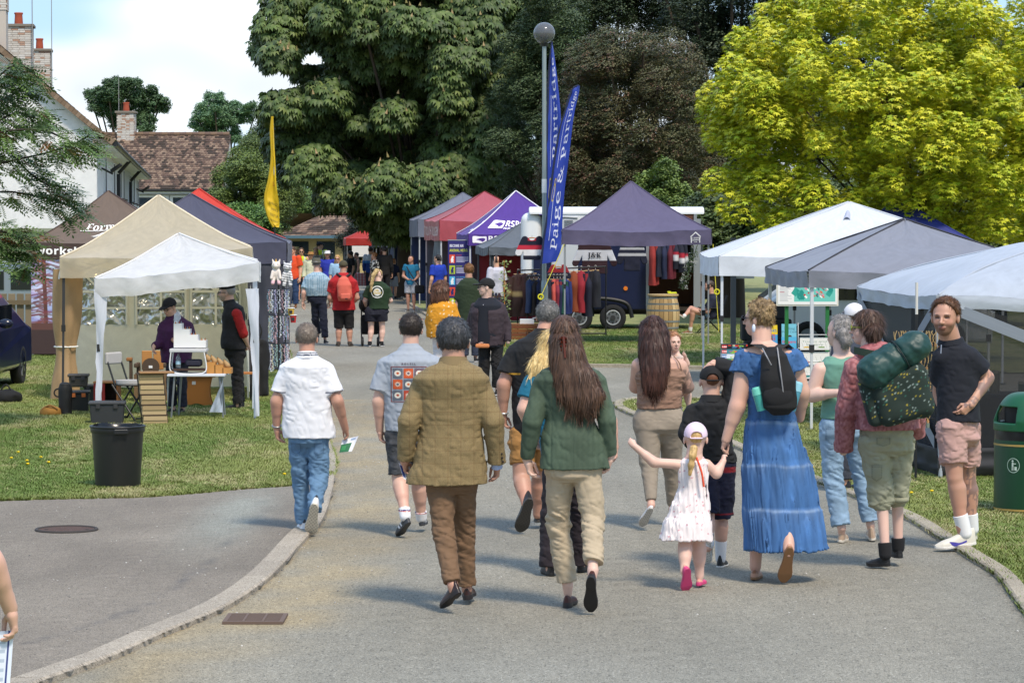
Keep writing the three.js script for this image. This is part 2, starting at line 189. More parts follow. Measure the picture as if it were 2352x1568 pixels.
  for (const k of ['L','R']) {const H0 = j['h' + k],K0 = j['k' + k],A0 = j['a' + k],q = fullTr ? .78 :1;P.push([cap(H0,K0,(rad.th - legIn) * q,rad.kn * q),.02],[cap(K0,A0,rad.kn * .96 * q,rad.an * (fullTr ? .8 :1)),.012]);if (!fullTr) {const bk = fw.clone().multiplyScalar(-.012 * h / 1.7);P.push([cap(K0.clone().lerp(A0,.22).add(bk),K0.clone().lerp(A0,.48).add(bk),rad.cf * .98,rad.cf * .78),.03]);}}
  // feet
  const feet = {};for (const k of ['L','R']) {const A0 = j['a' + k];let H0,T0;const o = S.j?.['he' + k],t = S.j?.['to' + k],fl = S.footLen ?? .152 * h,toeOut = rt.clone().multiplyScalar(.18 * sg('x' + k));const dir = fw.clone().add(toeOut).normalize();
    if (o && t) {H0 = L(o[0],o[1],o[2] ?? A0.z);T0 = L(t[0],t[1],t[2] ?? A0.z - .1);} else {H0 = V(A0.x,0.003,A0.z).addScaledVector(dir,-.032 * h);T0 = H0.clone().addScaledVector(dir,fl);if (A0.y > .075 * h) {H0.y = A0.y - .05 * h;H0.addScaledVector(dir,.01 * h);T0 = H0.clone().addScaledVector(dir,Math.sqrt(Math.max(.001,fl * fl - H0.y * H0.y)));T0.y = .005;}}
    feet[k] = {H:H0,T:T0,A:A0};if (S.sandals) {const up = V(0,1,0),p = H0.clone().lerp(T0,.12).lerp(A0,.25),q = H0.clone().lerp(T0,.82).lerp(A0,.08);P.push([cap(A0,p,rad.an,rad.an * 1.1),.02],[cap(p,q,rad.an * 1.15,rad.an * .75),.015],[cap(H0.clone().lerp(T0,.6).lerp(A0,.1),q,rad.an * 1.25,rad.an * .95),.015]);} else P.push([cap(A0,H0.clone().lerp(T0,.32).lerp(A0,.55),rad.an * .9,rad.an * .7),.01]);}
  const bodySdf = U(...P),allJ = Object.values(j).concat([V(TK[0][1] - TK.reduce((m,k) => Math.max(m,k[3]),0),j.neck.y,j.neck.z),V(TK[0][1] + TK.reduce((m,k) => Math.max(m,k[3]),0),j.neck.y,j.neck.z)]);
  const gs = [net(bodySdf,bounds(allJ,.12 * h * .6),Math.max(cell,.011),skinCol)];
  // head
  const hf = (S.headFace ?? S.face ?? 0) * Math.PI / 180,hp = (S.headPitch ?? 0) * Math.PI / 180,f0 = V(-Math.sin(hf),0,-Math.cos(hf)),Fh = f0.clone().multiplyScalar(Math.cos(hp)).addScaledVector(UP,Math.sin(hp)),Rh = V(Math.cos(hf),0,-Math.sin(hf)),Uh = Rh.clone().cross(Fh).normalize(),ax = [Rh,Uh,Fh];
  const hc = j.head,HP = (r,u,f) => hc.clone().addScaledVector(Rh,r * hs).addScaledVector(Uh,u * hs).addScaledVector(Fh,f * hs),e3 = (r,u,f,a,bq,c) => ell(HP(r,u,f),[a * hs,bq * hs,c * hs],ax),wide = kid ? 1.08 :1;
  const hloc = (x,y,z) => {const p = x - hc.x,q = y - hc.y,r = z - hc.z;return [(p * Rh.x + q * Rh.y + r * Rh.z) / hs,(p * Uh.x + q * Uh.y + r * Uh.z) / hs,(p * Fh.x + q * Fh.y + r * Fh.z) / hs];};
  const hd = [[e3(0,.12,-.06,.325 * wide,.36,.415),0],[e3(0,-.1,.1,.275 * wide,.36,.285),.2 * hs * .5],[e3(0,-.33,.19,.15,.13,.16),.1 * hs],[e3(.0,.07,.3,.2,.07,.09),.05 * hs],[e3(.16,-.14,.24,.08,.1,.08),.06 * hs],[e3(-.16,-.14,.24,.08,.1,.08),.06 * hs],
    [cap(HP(0,.03,.375),HP(0,-.11,.46),.028 * hs,.048 * hs),.03 * hs],[e3(.045,-.125,.415,.035,.03,.04),.02 * hs],[e3(-.045,-.125,.415,.035,.03,.04),.02 * hs],[e3(0,-.245,.365,.1,.032,.05),.02 * hs],[e3(0,-.285,.355,.085,.028,.05),.015 * hs],
    [e3(.335 * wide,-.04,-.02,.045,.125,.075),.02 * hs],[e3(-.335 * wide,-.04,-.02,.045,.125,.075),.02 * hs],[cap(HP(0,-.15,-.13),j.neck.clone().addScaledVector(UP,-.01),.235 * hs * Math.sqrt(b),.25 * hs * Math.sqrt(b)),.06 * hs]];
  const hd0 = U(...hd),eyeL = e3(.13,.015,.385,.075,.045,.07),eyeR = e3(-.13,.015,.385,.075,.045,.07),headSdf = (x,y,z) => smax(smax(hd0(x,y,z),-eyeL(x,y,z),.03 * hs),-eyeR(x,y,z),.03 * hs);
  const brow = C(S.hair?.col ?? '#3a2a20'),lip = mixc(skin,C('#9a4a48'),.55),faceOn = px < .02 && !S.noFace;
  const headCol = (x,y,z) => {let c = skinCol(x,y,z);const [r,u,f] = hloc(x,y,z),ar = Math.abs(r);if (f > .2) {if (u < -.215 && u > -.31 && ar < .105 - Math.abs(u + .262) * .6) c = lip;if (ar > .06 && ar < .22 && u > .062 && u < .1 - Math.abs(ar - .13) * .12) c = mixc(c,brow,.8);if (ar > .07 && ar < .19 && Math.abs(u - .012) < .03) c = mixc(c,C('#2e211c'),.75);if (ar > .12 && ar < .26 && u < -.02 && u > -.22) c = mixc(c,C('#c9705f'),.14);}
    if (S.beard) {const bd = sstep(-.1,-.2,u) * sstep(-.02,.1,f - .0) * (1 - sstep(-.29,-.22,u) * (ar < .1 ? 1 :0) * 0.4) + (u < -.17 && u > -.215 && f > .3 && ar < .16 ? .6 :0);c = mixc(c,C(S.beard),clamp(bd) * .62);}
    if (S.shaved) {const sc = sstep(.0,.12,u + .1 - .3 * f) * sstep(.25,.12,f - .3 * u);c = mixc(c,C(S.shaved),.5 * sc);} return c;};
  if (!S.noHead) gs.push(net(headSdf,bounds([HP(-.42,-.7,-.5),HP(.42,.55,.6),HP(.42,-.7,.5),HP(-.42,.55,-.5),j.neck.clone().addScaledVector(UP,-.01)],.03),clamp(px * .8,.0055,.012),headCol));
  // hands
  for (const k of ['L','R']) {if (S.noArm === k || S.noHand === k || S.noHand === 'both') continue;const hnd = S.hand?.[k] ?? {};const tip = S.j?.['t' + k] ? j['t' + k] :j['w' + k].clone().addScaledVector(j['w' + k].clone().sub(j['e' + k]).normalize(),.098 * h).add(V(0,-.01,0));const thumb = hnd.thumb ?? fw.clone().addScaledVector(rt,-.3 * sg('x' + k));S_flip = (k === 'R') === (back > 0);if (hnd.flip) S_flip = !S_flip;const o = handPrims(j['w' + k],tip,thumb,hnd.curl ?? .55,S.handK ?? 1);gs.push(net(U(...o.ps),o.bb,clamp(px * .55,.0042,.008),skinCol));}
  const body = mesh('body',joinNets(gs),VCskin,root);
  // eyes
  if (faceOn && !S.sun_ && !S.closed) for (const q of [-1,1]) {const g = setcol(new THREE.SphereGeometry(.037 * hs,10,8),(x,y,z) => {const l = V(x,y,z).normalize(),f = l.dot(Fh);return f > .9 ? [.015,.012,.01] :f > .68 ? C(S.iris ?? '#3a2c22') :[.3,.26,.24];});const e = mesh('eye',g,VCgloss,root);e.position.copy(HP(.13 * q,.01,.334));}
  const clothCol = (base,o = {}) => {const c0 = C(base);return (x,y,z,nx,ny,nz) => {let c = o.fn ? o.fn(x,y,z,c0,{j,h,L,nx,ny,nz}) :c0;const m = (o.mott ?? .07) * (fb(x * 40 + seedN,y * 40,z * 40,2) + .8 * fb(x * 5,y * 5 + seedN,z * 5,2));return mulc(c,1 + m);};};
  const fold = (amp,fy = 9,fx = 6,sh = 3) => {const o1 = seedN,A = amp ?? .007;return (x,y,z) => {const n1 = vn(x * fx + o1,y * fy + x * sh - z * sh,z * fx),n2 = vn(x * fx * 2.1 - z * 4,y * fy * 1.9 - x * sh * 2 + o1,z * fx * 2.1 + 5);const n3 = vn(x * fx * 4.6 + y * 6,y * fy * 3.4 + z * 9,z * fx * 4.6 + o1);return A * ((1 - 2.2 * Math.abs(n1)) * .45 + .34 * n2 + .3 * (1 - 2.6 * Math.abs(n3)));};};
  const ctx = {root,j,L,h,hs,s,px,HP,ax,hloc,cell,TK,pk,fw,rt,D,fold,clothCol,rad,B,feet,z0,headSdf,bodySdf};
  // lower garment
  const Bt = S.bottom;if (Bt) {const ps = [],pts = [j.hL,j.hR];const fd = fold(Bt.amp ?? .01,Bt.fy ?? 11,Bt.fx ?? 5,Bt.sh ?? 4);
    if (skirted || Bt.keys) {const kk = pk(Bt.keys);ps.push([loft(kk,{n:2.1}),.02]);kk.forEach(k => pts.push(V(k[1] - k[3],k[0],k[2] - k[4]),V(k[1] + k[3],k[0],k[2] + k[4])));}
    else {const top = Bt.waist ? L(bx,Bt.waist).y :.58 * h,kk = inset(.004).filter(k => k[0] < top && k[0] > .43 * h);const topHem = S.top_?.hem ? L(bx,S.top_.hem).y :hipY,iv = (y,q0) => {const q = loftAt(TK,y);return [y,q[0],q[1],q[2] - q0,q[3] - q0];},r0 = Bt.r?.[0] ?? R(.056),mid = Math.min(topHem,top - .02);ps.push([loft([iv(top,.018),iv(Math.max(mid,hipY + .01),.014),iv(hipY,.008),[hipY - .035 * h,hipX,hipZ,hipW + r0 * .93,Math.min(r0 * 1.25,loftAt(TK,hipY)[3])],[hipY - .06 * h,hipX,hipZ,hipW + r0 * .6,r0 * .8]]),.03]);pts.push(V(TK[0][1],top,TK[0][2]));}
    if (!skirted) for (const [i,k] of [[0,'L'],[1,'R']]) {const len = Array.isArray(Bt.len) ? Bt.len[i] :Bt.len ?? 1.93,r = Bt.r ?? [R(.056),R(.046),R(.041)],H0 = j['h' + k],K0 = j['k' + k],A0 = j['a' + k],jn = Bt.k ?? .014;pts.push(K0);
      if (len <= 1) {const e = H0.clone().lerp(K0,len);ps.push([cap(H0,e,r[0],lerp(r[0],r[1],len),{cut:true}),jn]);} else {const e = K0.clone().lerp(A0,len - 1);ps.push([cap(H0,K0,r[0],r[1]),jn],[cap(K0,e,r[1],r[2],{cut:true}),jn]);pts.push(e,A0);}}
    const kY = (j.kL.y + j.kR.y) / 2,aY = (j.aL.y + j.aR.y) / 2,cr = Bt.cr ?? (skirted ? 0 :fullTr ? .0075 :.004);const f0 = U(...ps),sdf = (x,y,z) => {const d = f0(x,y,z);if (d > .06 || d < -.06) return d;let e = d + fd(x,y,z);if (cr) {const w = Math.exp(-(((y - kY) / .13) ** 2)) + .55 * Math.exp(-(((y - aY - .1) / .1) ** 2)) + .5 * Math.exp(-(((y - hipY) / .07) ** 2));if (w > .03) {const n = vn(x * 9 + seedN,y * 30 + x * 14 - z * 8,z * 9),n2 = vn(x * 16,y * 17 - x * 22 + seedN,z * 16);e += cr * w * (1 - Math.abs(n) * 2.6 + .5 * n2);}} return e;};
    mesh(Bt.name ?? (skirted ? 'skirt' :fullTr ? 'trousers' :'shorts'),net(sdf,bounds(pts,.16 * h * .7),cell,clothCol(Bt.col,Bt)),VC,root);ctx.bottomSdf = sdf;}
  // upper garment
  const Tp = S.top_;if (Tp) {const ps = [],pts = [j.sL,j.sR,j.neck],t = Tp.t ?? .004,fd = fold(Tp.amp ?? .007,Tp.fy ?? 8,Tp.fx ?? 5,Tp.sh ?? 3);const hemY = Tp.hem ? L(bx,Tp.hem).y :.47 * h;let kk = TK.map(k => [k[0],k[1],k[2],k[3] + t,k[4] + t]);if (Tp.keys) kk = pk(Tp.keys);else {const q = loftAt(TK,hemY);kk = kk.filter(k => k[0] > hemY + .01);kk.push([hemY,q[0],q[1],q[2] + t + (Tp.flare ?? .004),q[3] + t + (Tp.flare ?? .004)]);}
    ps.push([loft(kk,{n:2.3}),.03]);kk.forEach(k => pts.push(V(k[1] - k[3],k[0],k[2] - k[4]),V(k[1] + k[3],k[0],k[2] + k[4])));const sl = Tp.sleeve ?? 0,ts = Tp.ts ?? .011;
    for (const k of ['L','R']) {if (S.noArm === k || Tp.noSleeve === k || sl <= 0) {continue;} const S0 = j['s' + k],E0 = j['e' + k],W0 = j['w' + k];if (sl <= 1) {const e = S0.clone().lerp(E0,sl);ps.push([cap(S0,e,rad.sh + ts * .7,lerp(rad.sh,rad.el,sl) + ts * 1.5,{cut:true}),.03]);pts.push(e);} else {const e = E0.clone().lerp(W0,sl - 1);ps.push([cap(S0,E0,rad.sh + ts,rad.el + ts * 1.1),.014],[cap(E0,e,rad.el + ts * 1.1,rad.wr + ts * 1.25,{cut:true}),.008]);pts.push(E0,e,W0);}}
    const seams = Tp.seams?.map(q => L(q,Tp.hem ?? by - 200).x),nk = Tp.neck ?? .05,nc = j.neck.clone().addScaledVector(fw,nk * .35).addScaledVector(UP,.012 + (Tp.neckUp ?? 0));const hole = Tp.scoop ? ell(j.neck.clone().add(V(...Tp.scoop.slice(0,3))),Tp.scoop.slice(3)) :null;const f0 = U(...ps),sdf = (x,y,z) => {let d = f0(x,y,z);if (d < .06 && d > -.06) d += fd(x,y,z);if (seams && z > -.02) for (const q of seams) {const u = x - q - .01 * Math.sin(y * 5);if (Math.abs(u) < .025) d += .0045 * Math.exp(-u * u / .00003);} if (hole) d = Math.max(d,-hole(x,y,z));if (Tp.open) d = Math.max(d,Tp.open(x,y,z,ctx));return d;};
    const g = net(sdf,bounds(pts,.11 * h * .6),cell,clothCol(Tp.col,Tp));if (Tp.map) {const q = new THREE.MeshStandardMaterial({map:Tp.map,roughness:.9,side:THREE.DoubleSide});g.deleteAttribute('color');mesh(Tp.name ?? 'shirt',g,q,root);} else mesh(Tp.name ?? 'shirt',g,Tp.mat ?? VC,root);ctx.topSdf = sdf;
    if (Tp.collar) {const r0 = .265 * hs * Math.sqrt(b),n0 = j.neck.clone().addScaledVector(UP,-.035),n1 = j.neck.clone().lerp(hc,Tp.collar.up ?? .2);const cf = cap(n0,n1,r0 + .03,r0 + .012,{cut:true,cut0:true});const cc = C(Tp.collar.col ?? Tp.col);mesh('collar',net(cf,bounds([n0,n1],r0 + .05),Math.min(cell,.009),(x,y,z) => {if (Tp.collar.stripe) {const v = (y - n0.y) / (n1.y - n0.y);if (v > .55 && v < .72 || v > .82 && v < .94) return C(Tp.collar.stripe);} return cc;}),VC,root);}}
  // shoes and socks
  if (!S.noShoes) for (const [i,k] of [[0,'L'],[1,'R']]) {const o = S.shoes ?? {},f = feet[k],sn = shoeNets(f.H,f.T,f.A,o,clamp(px * .7,.0055,.012));if (S.hideShoe === k) continue;let up = sn.upper && mesh('shoe',sn.upper,o.gloss ? VCgloss :VCshoe,root);mesh('sole',sn.sole,VCshoe,up || root);if (o.kind === 'sandal') {for (const [u,w] of o.straps ?? [[.7,.018],[.25,.014]]) {const g = sheet(14,1,(a,v) => {const t = (a - .5) * Math.PI * 1.02,hw = .052 * h / 1.7 * (o.sk ?? 1);return sn.P(u + (v - .5) * w * 4,.02 + Math.cos(t) * .062 * h / 1.7 * (u < .4 ? 1.4 :1),Math.sin(t) * hw * 1.05);});mesh('strap',g,mat(o.col ?? '#a5703a',{roughness:.6}),root);}}
    if (S.socks) {const a = f.A.clone().lerp(sn.P(.18,.05,0),.5),t = f.A.clone().lerp(j['k' + k],S.socks.h ?? .2);const so = cap(a,t,rad.an + .006,rad.an + .008 + (S.socks.h ?? .2) * .012,{cut:true}),sc = C(S.socks.col);mesh('sock',net(so,bounds([a,t],.08),clamp(px * .8,.007,.013),(x,y,z) => {if (S.socks.bands) {const v = (y - a.y) / (t.y - a.y);for (const [p,q,cc] of S.socks.bands) if (v > p && v < q) return C(cc);} return sc;}),VC,root);}}
  if (S.hair) hairFor(S,ctx);if (S.hat) hatFor(S,ctx);if (S.sun_) glassesFor(S.sun_,ctx);if (S.extra) S.extra(ctx);
  return ctx;}
function loftAt(K0,y) {const K = K0.slice().sort((p,q) => p[0] - q[0]);let i = 0;while (i < K.length - 2 && y > K[i + 1][0]) i++;const A = K[i],B = K[i + 1],t = clamp((y - A[0]) / (B[0] - A[0]));return [1,2,3,4].map(k => lerp(A[k],B[k],t));}
function hairFor(S,c) {const {HP,hs,ax,hloc,root,px}= c,o = S.hair,col = C(o.col),c2 = C(o.col2 ?? o.col),t = S.hat ? .0 :o.t ?? .03,sd = c.B.x * 7.7;
  const base = ell(HP(0,.13 + t * .4,-.065),[(.335 + t) * hs,(.365 + t) * hs,(.425 + t) * hs],ax),ear = [1,-1].map(q => ell(HP(q * .37,-.04,.0),[.09 * hs,.15 * hs,.1 * hs],ax)),fr = o.front ?? .33,nape = o.nape ?? 0,wig = S.hat ? .004 :o.wig ?? .016;
  const capF = (x,y,z) => {const [r,u,f] = hloc(x,y,z);let d = base(x,y,z) + hs * wig * (vn(r * 14 + sd,u * 9,f * 14) + .7 * vn(r * 30,u * 16 + sd,f * 30));d = smax(d,hs * (.872 * (f - fr) - .49 * (u - .33)),.03 * hs);const cut = hs * (-(u + .12 + nape) + .51 * (f - .08)) * .9;d = smax(d,cut,.03 * hs);if (!o.overEar) for (const e of ear) d = smax(d,-e(x,y,z),.02 * hs);return d;};
  const strand = (x,y,z) => {const [r,u,f] = hloc(x,y,z);const n = .5 + .5 * vn(r * (o.sf ?? 26) + sd,u * (o.sv ?? 5),f * (o.sf ?? 26)),m = .5 + .5 * vn(r * 60,u * 10 + 3,f * 60);return mulc(mixc(col,c2,clamp(n * .75 + m * .35 + (o.tips ? o.tips(u) :0))),.82 + .36 * m);};
  const gs = [net(capF,bounds([HP(-.48,-.5,-.6),HP(.48,.62,.5),HP(.48,-.5,.5),HP(-.48,.62,-.6)],.02),clamp(px * .75,.006,.013),strand)];
  if (o.long) {// [py, xl, xr, dz, depth]
    const kk = o.long.map(([py,xl,xr,dz,dp]) => {const p = c.L(xl,py,dz),q = c.L(xr,py,dz);return [p.y,(p.x + q.x) / 2,dz,(q.x - p.x) / 2,dp ?? .06];}),k0 = kk.reduce((m,k) => k[0] > m[0] ? k :m),k1 = kk.push([k0[0] + k0[3] * .55,k0[1],k0[2] - .03,k0[3] * .82,k0[4] * .75],[k0[0] + k0[3] * .95,k0[1],k0[2] - .06,k0[3] * .4,k0[4] * .4]),lf = loft(kk,{n:2}),yl = Math.min(...kk.map(k => k[0]));
    const lg = (x,y,z) => {const d = lf(x,y,z);if (d > .06) return d;const n = vn(x * 46 + sd + vn(x * 5,y * 4,z * 5) * 1.6,y * 3.5,z * 46),m = vn(x * 95 + vn(x * 9,y * 7,2) * 2,y * 6,z * 95),e = sstep(yl + .16,yl,y) * .03 * (1 + vn(x * 60,3,z * 60));return d + .006 * n + .0045 * m + e;};
    const pts = [];kk.forEach(k => pts.push(V(k[1] - k[3],k[0],k[2] - k[4]),V(k[1] + k[3],k[0],k[2] + k[4])));gs.push(net(lg,bounds(pts,.03),clamp(px * .85,.0065,.014),strand));}
  if (o.pony) {const ps = o.pony.map(p => c.L(...p));const q = [];for (let i = 0;i < ps.length - 1;i++) {const a = (o.ponyR ?? .03) * (1 - .55 * i / (ps.length - 1)),b2 = (o.ponyR ?? .03) * (1 - .55 * (i + 1) / (ps.length - 1));q.push([cap(ps[i],ps[i + 1],a,b2),.02]);} const f = U(...q),g2 = (x,y,z) => f(x,y,z) + .004 * vn(x * 90,y * 12,z * 90);gs.push(net(g2,bounds(ps,.06),clamp(px * .8,.006,.013),strand));}
  const hg = joinNets(gs);const fz = px < .021 && !S.hat ? fuzz(hg,o,px,hloc,strand) :null;mesh('hair',fz ? mergeGeometries([hg,fz]) :hg,VChair,root);}
// loose strands: thin ribbons lying along the hair's own surface
function fuzz(g,o,px,hloc,col) {const P = g.attributes.position,N = g.attributes.normal,n = o.fuzz ?? (o.long ? 3200 :2200),pos = [],nor = [],cl = [],uv = [],ix = [];const L0 = o.len ?? (o.long ? .075 :.016 + .25 * (o.t ?? .03) * .5),w = Math.max(.0016,px * .28);
  for (let i = 0;i < n;i++) {const k = Math.floor(rnd() * P.count),p = V(P.getX(k),P.getY(k),P.getZ(k)),m = V(N.getX(k),N.getY(k),N.getZ(k));let d = V(rr(-.25,.25),-1,rr(-.25,.25));if (!o.long) {d.set(rr(-.6,.6),-.55 + rr(-.5,.5),rr(-.6,.6));} d.addScaledVector(m,-d.dot(m)).normalize();const s = d.clone().cross(m).normalize(),L = L0 * rr(.5,1.3),out = o.long ? .04 :.35;const a = p.clone().addScaledVector(m,.0006),b = a.clone().addScaledVector(d,L * .5).addScaledVector(m,L * out * .35),e = a.clone().addScaledVector(d,L).addScaledVector(m,L * out * rr(.3,1)),q = pos.length / 3,c = mulc(col(p.x,p.y,p.z),rr(.75,1.35));for (const [v,ww] of [[a,w],[b,w * .9],[e,w * .2]]) for (const z of [-1,1]) {const r = v.clone().addScaledVector(s,z * ww);pos.push(r.x,r.y,r.z);nor.push(m.x,m.y,m.z);cl.push(...c);uv.push(0,0);} ix.push(q,q + 1,q + 2,q + 1,q + 3,q + 2,q + 2,q + 3,q + 4,q + 3,q + 5,q + 4);}
  const h = new THREE.BufferGeometry();h.setAttribute('position',new THREE.Float32BufferAttribute(pos,3));h.setAttribute('normal',new THREE.Float32BufferAttribute(nor,3));h.setAttribute('color',new THREE.Float32BufferAttribute(cl,3));h.setAttribute('uv',new THREE.Float32BufferAttribute(uv,2));h.setIndex(ix);return h;}
function hatFor(S,c) {const {HP,hs,ax,hloc,root,px}= c,o = S.hat,col = C(o.col),k = o.k ?? 1,cell = clamp(px * .75,.006,.013),gs = [];const bb = bounds([HP(-.8,-.3,-.8),HP(.8,.85,1.05),HP(.8,-.3,1.05),HP(-.8,.85,-.8)],.02);
  const cc = o.fn ? (x,y,z) => o.fn(...hloc(x,y,z),col) :() => col;let f;
  if (o.kind === 'cap') {const dome = ell(HP(0,.13,-.06),[.385 * hs * k,.43 * hs * k,.48 * hs * k],ax),brim = ell(HP(0,.17,.42),[.30 * hs,.05 * hs,.38 * hs],ax),hole = ell(HP(0,.1,-.52),[.2 * hs,.17 * hs,.2 * hs],ax),strap = ell(HP(0,.06,-.5),[.24 * hs,.03 * hs,.06 * hs],ax);f = (x,y,z) => {const [r,u,q] = hloc(x,y,z);let d = Math.max(dome(x,y,z),hs * (.10 - u + .08 * q));if (o.hole) d = Math.max(d,-hole(x,y,z));const bd = Math.max(brim(x,y,z),hs * (.3 - q));d = Math.min(d,smin(d,bd,.01));if (o.hole) d = Math.min(d,strap(x,y,z));return d;};}
  else if (o.kind === 'brim') {f = (x,y,z) => {const [r,u,q] = hloc(x,y,z),rad = Math.hypot(r,q + .05),t = Math.max(Math.abs(u - (.17 + .1 * Math.abs(r) ** 2 * (o.curl ?? 1))) - .022,rad - (o.w ?? .66)) * hs,cr = Math.max(rad - (.395 - .12 * Math.max(0,u - .25)),.1 - u,u - (o.tall ?? .62) + .25 * Math.exp(-rad * rad * 30)) * hs;return smin(t * .7,cr,.02 * hs);};}
  else if (o.kind === 'beret') f = U([ell(HP(0,.37,.02),[.42 * hs,.13 * hs,.5 * hs],ax),.02],[ell(HP(0,.28,.0),[.36 * hs,.12 * hs,.43 * hs],ax),.02]);
  mesh('hat',net(f,bb,cell,cc),VC,root);}
function glassesFor(col,c) {const {HP,hs,root}= c,o = typeof col === 'string' ? {frame:col}:col,m = mat(o.frame,{roughness:.35}),dy = o.up ?? 0,df = o.back ?? 0,q = (r,u,f) => HP(r,u + dy,f + df);const g = new THREE.Group();g.name = 'glasses';root.add(g);
  for (const k of [-1,1]) {const ring = [];for (let i = 0;i < 12;i++) {const a = i / 12 * Math.PI * 2;ring.push(q(k * .145 + Math.cos(a) * .105,.02 + Math.sin(a) * .075,.44 - .03 * Math.abs(k * .145 + Math.cos(a) * .105)));} mesh('rim',tube(ring,.014 * hs,18,5,true),m,g);mesh('temple',bar(q(k * .26,.04,.41),q(k * .37,.03,-.02),.014 * hs,.012 * hs,6),m,g);
    if (o.lens) {const s = new THREE.Shape();ring.forEach((p,i) => {});const cen = q(k * .145,.02,.43),geo = new THREE.CircleGeometry(.1 * hs,14);geo.scale(1,.75,1);const mm = new THREE.Matrix4().makeBasis(c.ax[0],c.ax[1],c.ax[2]);geo.applyMatrix4(mm);geo.translate(cen.x,cen.y,cen.z);mesh('lens',geo,mat(o.lens,{roughness:.12}),g);}}
  mesh('bridge',bar(q(-.05,.05,.445),q(.05,.05,.445),.014 * hs,.014 * hs,6),m,g);}
// print wrapped onto cloth: every point is dropped on to the garment's own surface
function printOn(c,sdf,x0,y0,x1,y1,tex,name = 'print',n = 18,lift = .003) {const a = c.L(x0,y1),b = c.L(x1,y0);const g = sheet(n,n,(u,v) => {const x = lerp(a.x,b.x,u),y = lerp(a.y,b.y,v);let z = .5;for (let i = 0;i < 60;i++) {const d = sdf(x,y,z);if (d < .0006) break;z -= Math.max(d * .7,.0005);if (z < -.16) {z = -.02;break;}} return V(x,y,z + lift);});return mesh(name,g,new THREE.MeshStandardMaterial({map:tex,roughness:.9,transparent:true,alphaTest:.4,side:THREE.DoubleSide}),c.root);}
function solid(name,f,pts,pad,cell,col,parent,m = VC) {return mesh(name,net(f,bounds(pts,pad),cell,typeof col === 'function' ? col :() => C(col)),m,parent);}
// ---------------------------------------------------------------- ground, road, kerbs, lawns
const asph = dataTex(1024,(u,v,i,j) => {const a = hash3(i,j,7) * .5 + .5,b = .5 + .5 * hash3(i >> 1,j >> 1,3),c = .5 + .5 * hash3(i >> 2,j >> 2,9),w = Math.PI * 2,m = .5 + .5 * vn(Math.cos(u * w) * 3 + 5,Math.sin(u * w) * 3,Math.cos(v * w) * 3 + Math.sin(v * w) * 2.1);let g = .84 + .16 * (b - .5) + .13 * (a - .5) + .22 * (c - .5) + .06 * (m - .5);const e = .5 + .5 * hash3(i >> 3,j >> 4,21),f = .5 + .5 * hash3(i >> 4,j >> 5,33);g += .06 * (e - .5) + .04 * (f - .5);if (e > .975) g += .12;if (e < .035) g -= .13;if (c > .93) g += .12;if (c < .07) g -= .16;return [g * 1.01,g,g * .975];});
const asphMat = new THREE.MeshStandardMaterial({map:asph,vertexColors:true,roughness:.92,bumpMap:asph,bumpScale:.006,side:THREE.DoubleSide});
const lawnTex = dataTex(1024,(u,v,i,j) => {const w = Math.PI * 2,X = Math.cos(u * w),Y = Math.sin(u * w),Z = Math.cos(v * w),Q = Math.sin(v * w);const n = fb(X * 3 + 4,Y * 3 + Z * 3,Q * 3,4),m = .5 + .5 * hash3(i,j >> 1,2),k = .5 + .5 * hash3(i >> 1,j >> 2,5);const t = clamp(.5 + n * 1.5 + (m - .5) * .5);const a = [.19,.235,.07],b = [.34,.33,.14];return [0,1,2].map(q => Math.pow(lerp(a[q],b[q],t) * (.62 + .5 * k),1 / 2.2));});
const lawnMat = new THREE.MeshStandardMaterial({map:lawnTex,roughness:1,side:THREE.DoubleSide});lawnTex.repeat.set(.22,.22);
{const g = new THREE.PlaneGeometry(1600,1600,40,40).rotateX(-Math.PI / 2);const uv = g.attributes.uv,p = g.attributes.position;for (let i = 0;i < uv.count;i++) uv.setXY(i,p.getX(i),p.getZ(i));const o = struct('ground',g,lawnMat);o.position.y = -.06;}
const kerbL = [[-40,1640],[113,1568],[239,1525],[376,1463],[513,1405],[615,1337],[704,1241],[738,1204],[762,1135],[768,1098],[772,1060],[758,1020],[735,960],[700,890],[672,830],[655,780],[642,720],[634,690],[628,660],[618,625],[600,600]].map(p => G(...p));
const kerbR = [[2440,1500],[2352,1412],[2287,1326],[2226,1286],[2151,1238],[2080,1194],[1953,1141],[1865,1108],[1760,1062],[1640,1010],[1540,978],[1470,962],[1432,948],[1412,936],[1420,924],[1460,918],[1540,916],[1640,920]].map(p => G(...p));
const farR = [[1900,858],[1640,848],[1400,843],[1240,842],[1180,836],[1130,812],[1060,768],[1000,733],[960,708],[935,690],[915,672],[900,655],[890,640],[880,622]].map(p => G(...p));
const curve = a => new THREE.CatmullRomCurve3(a,false,'centripetal');
const kLc = curve(kerbL),kRc = curve(kerbR),fRc = curve(farR),kLp = kLc.getSpacedPoints(160),distTo = (P,x,z) => {let m = 1e9;for (const q of P) {const d = (q.x - x) ** 2 + (q.z - z) ** 2;if (d < m) m = d;} return Math.sqrt(m);};
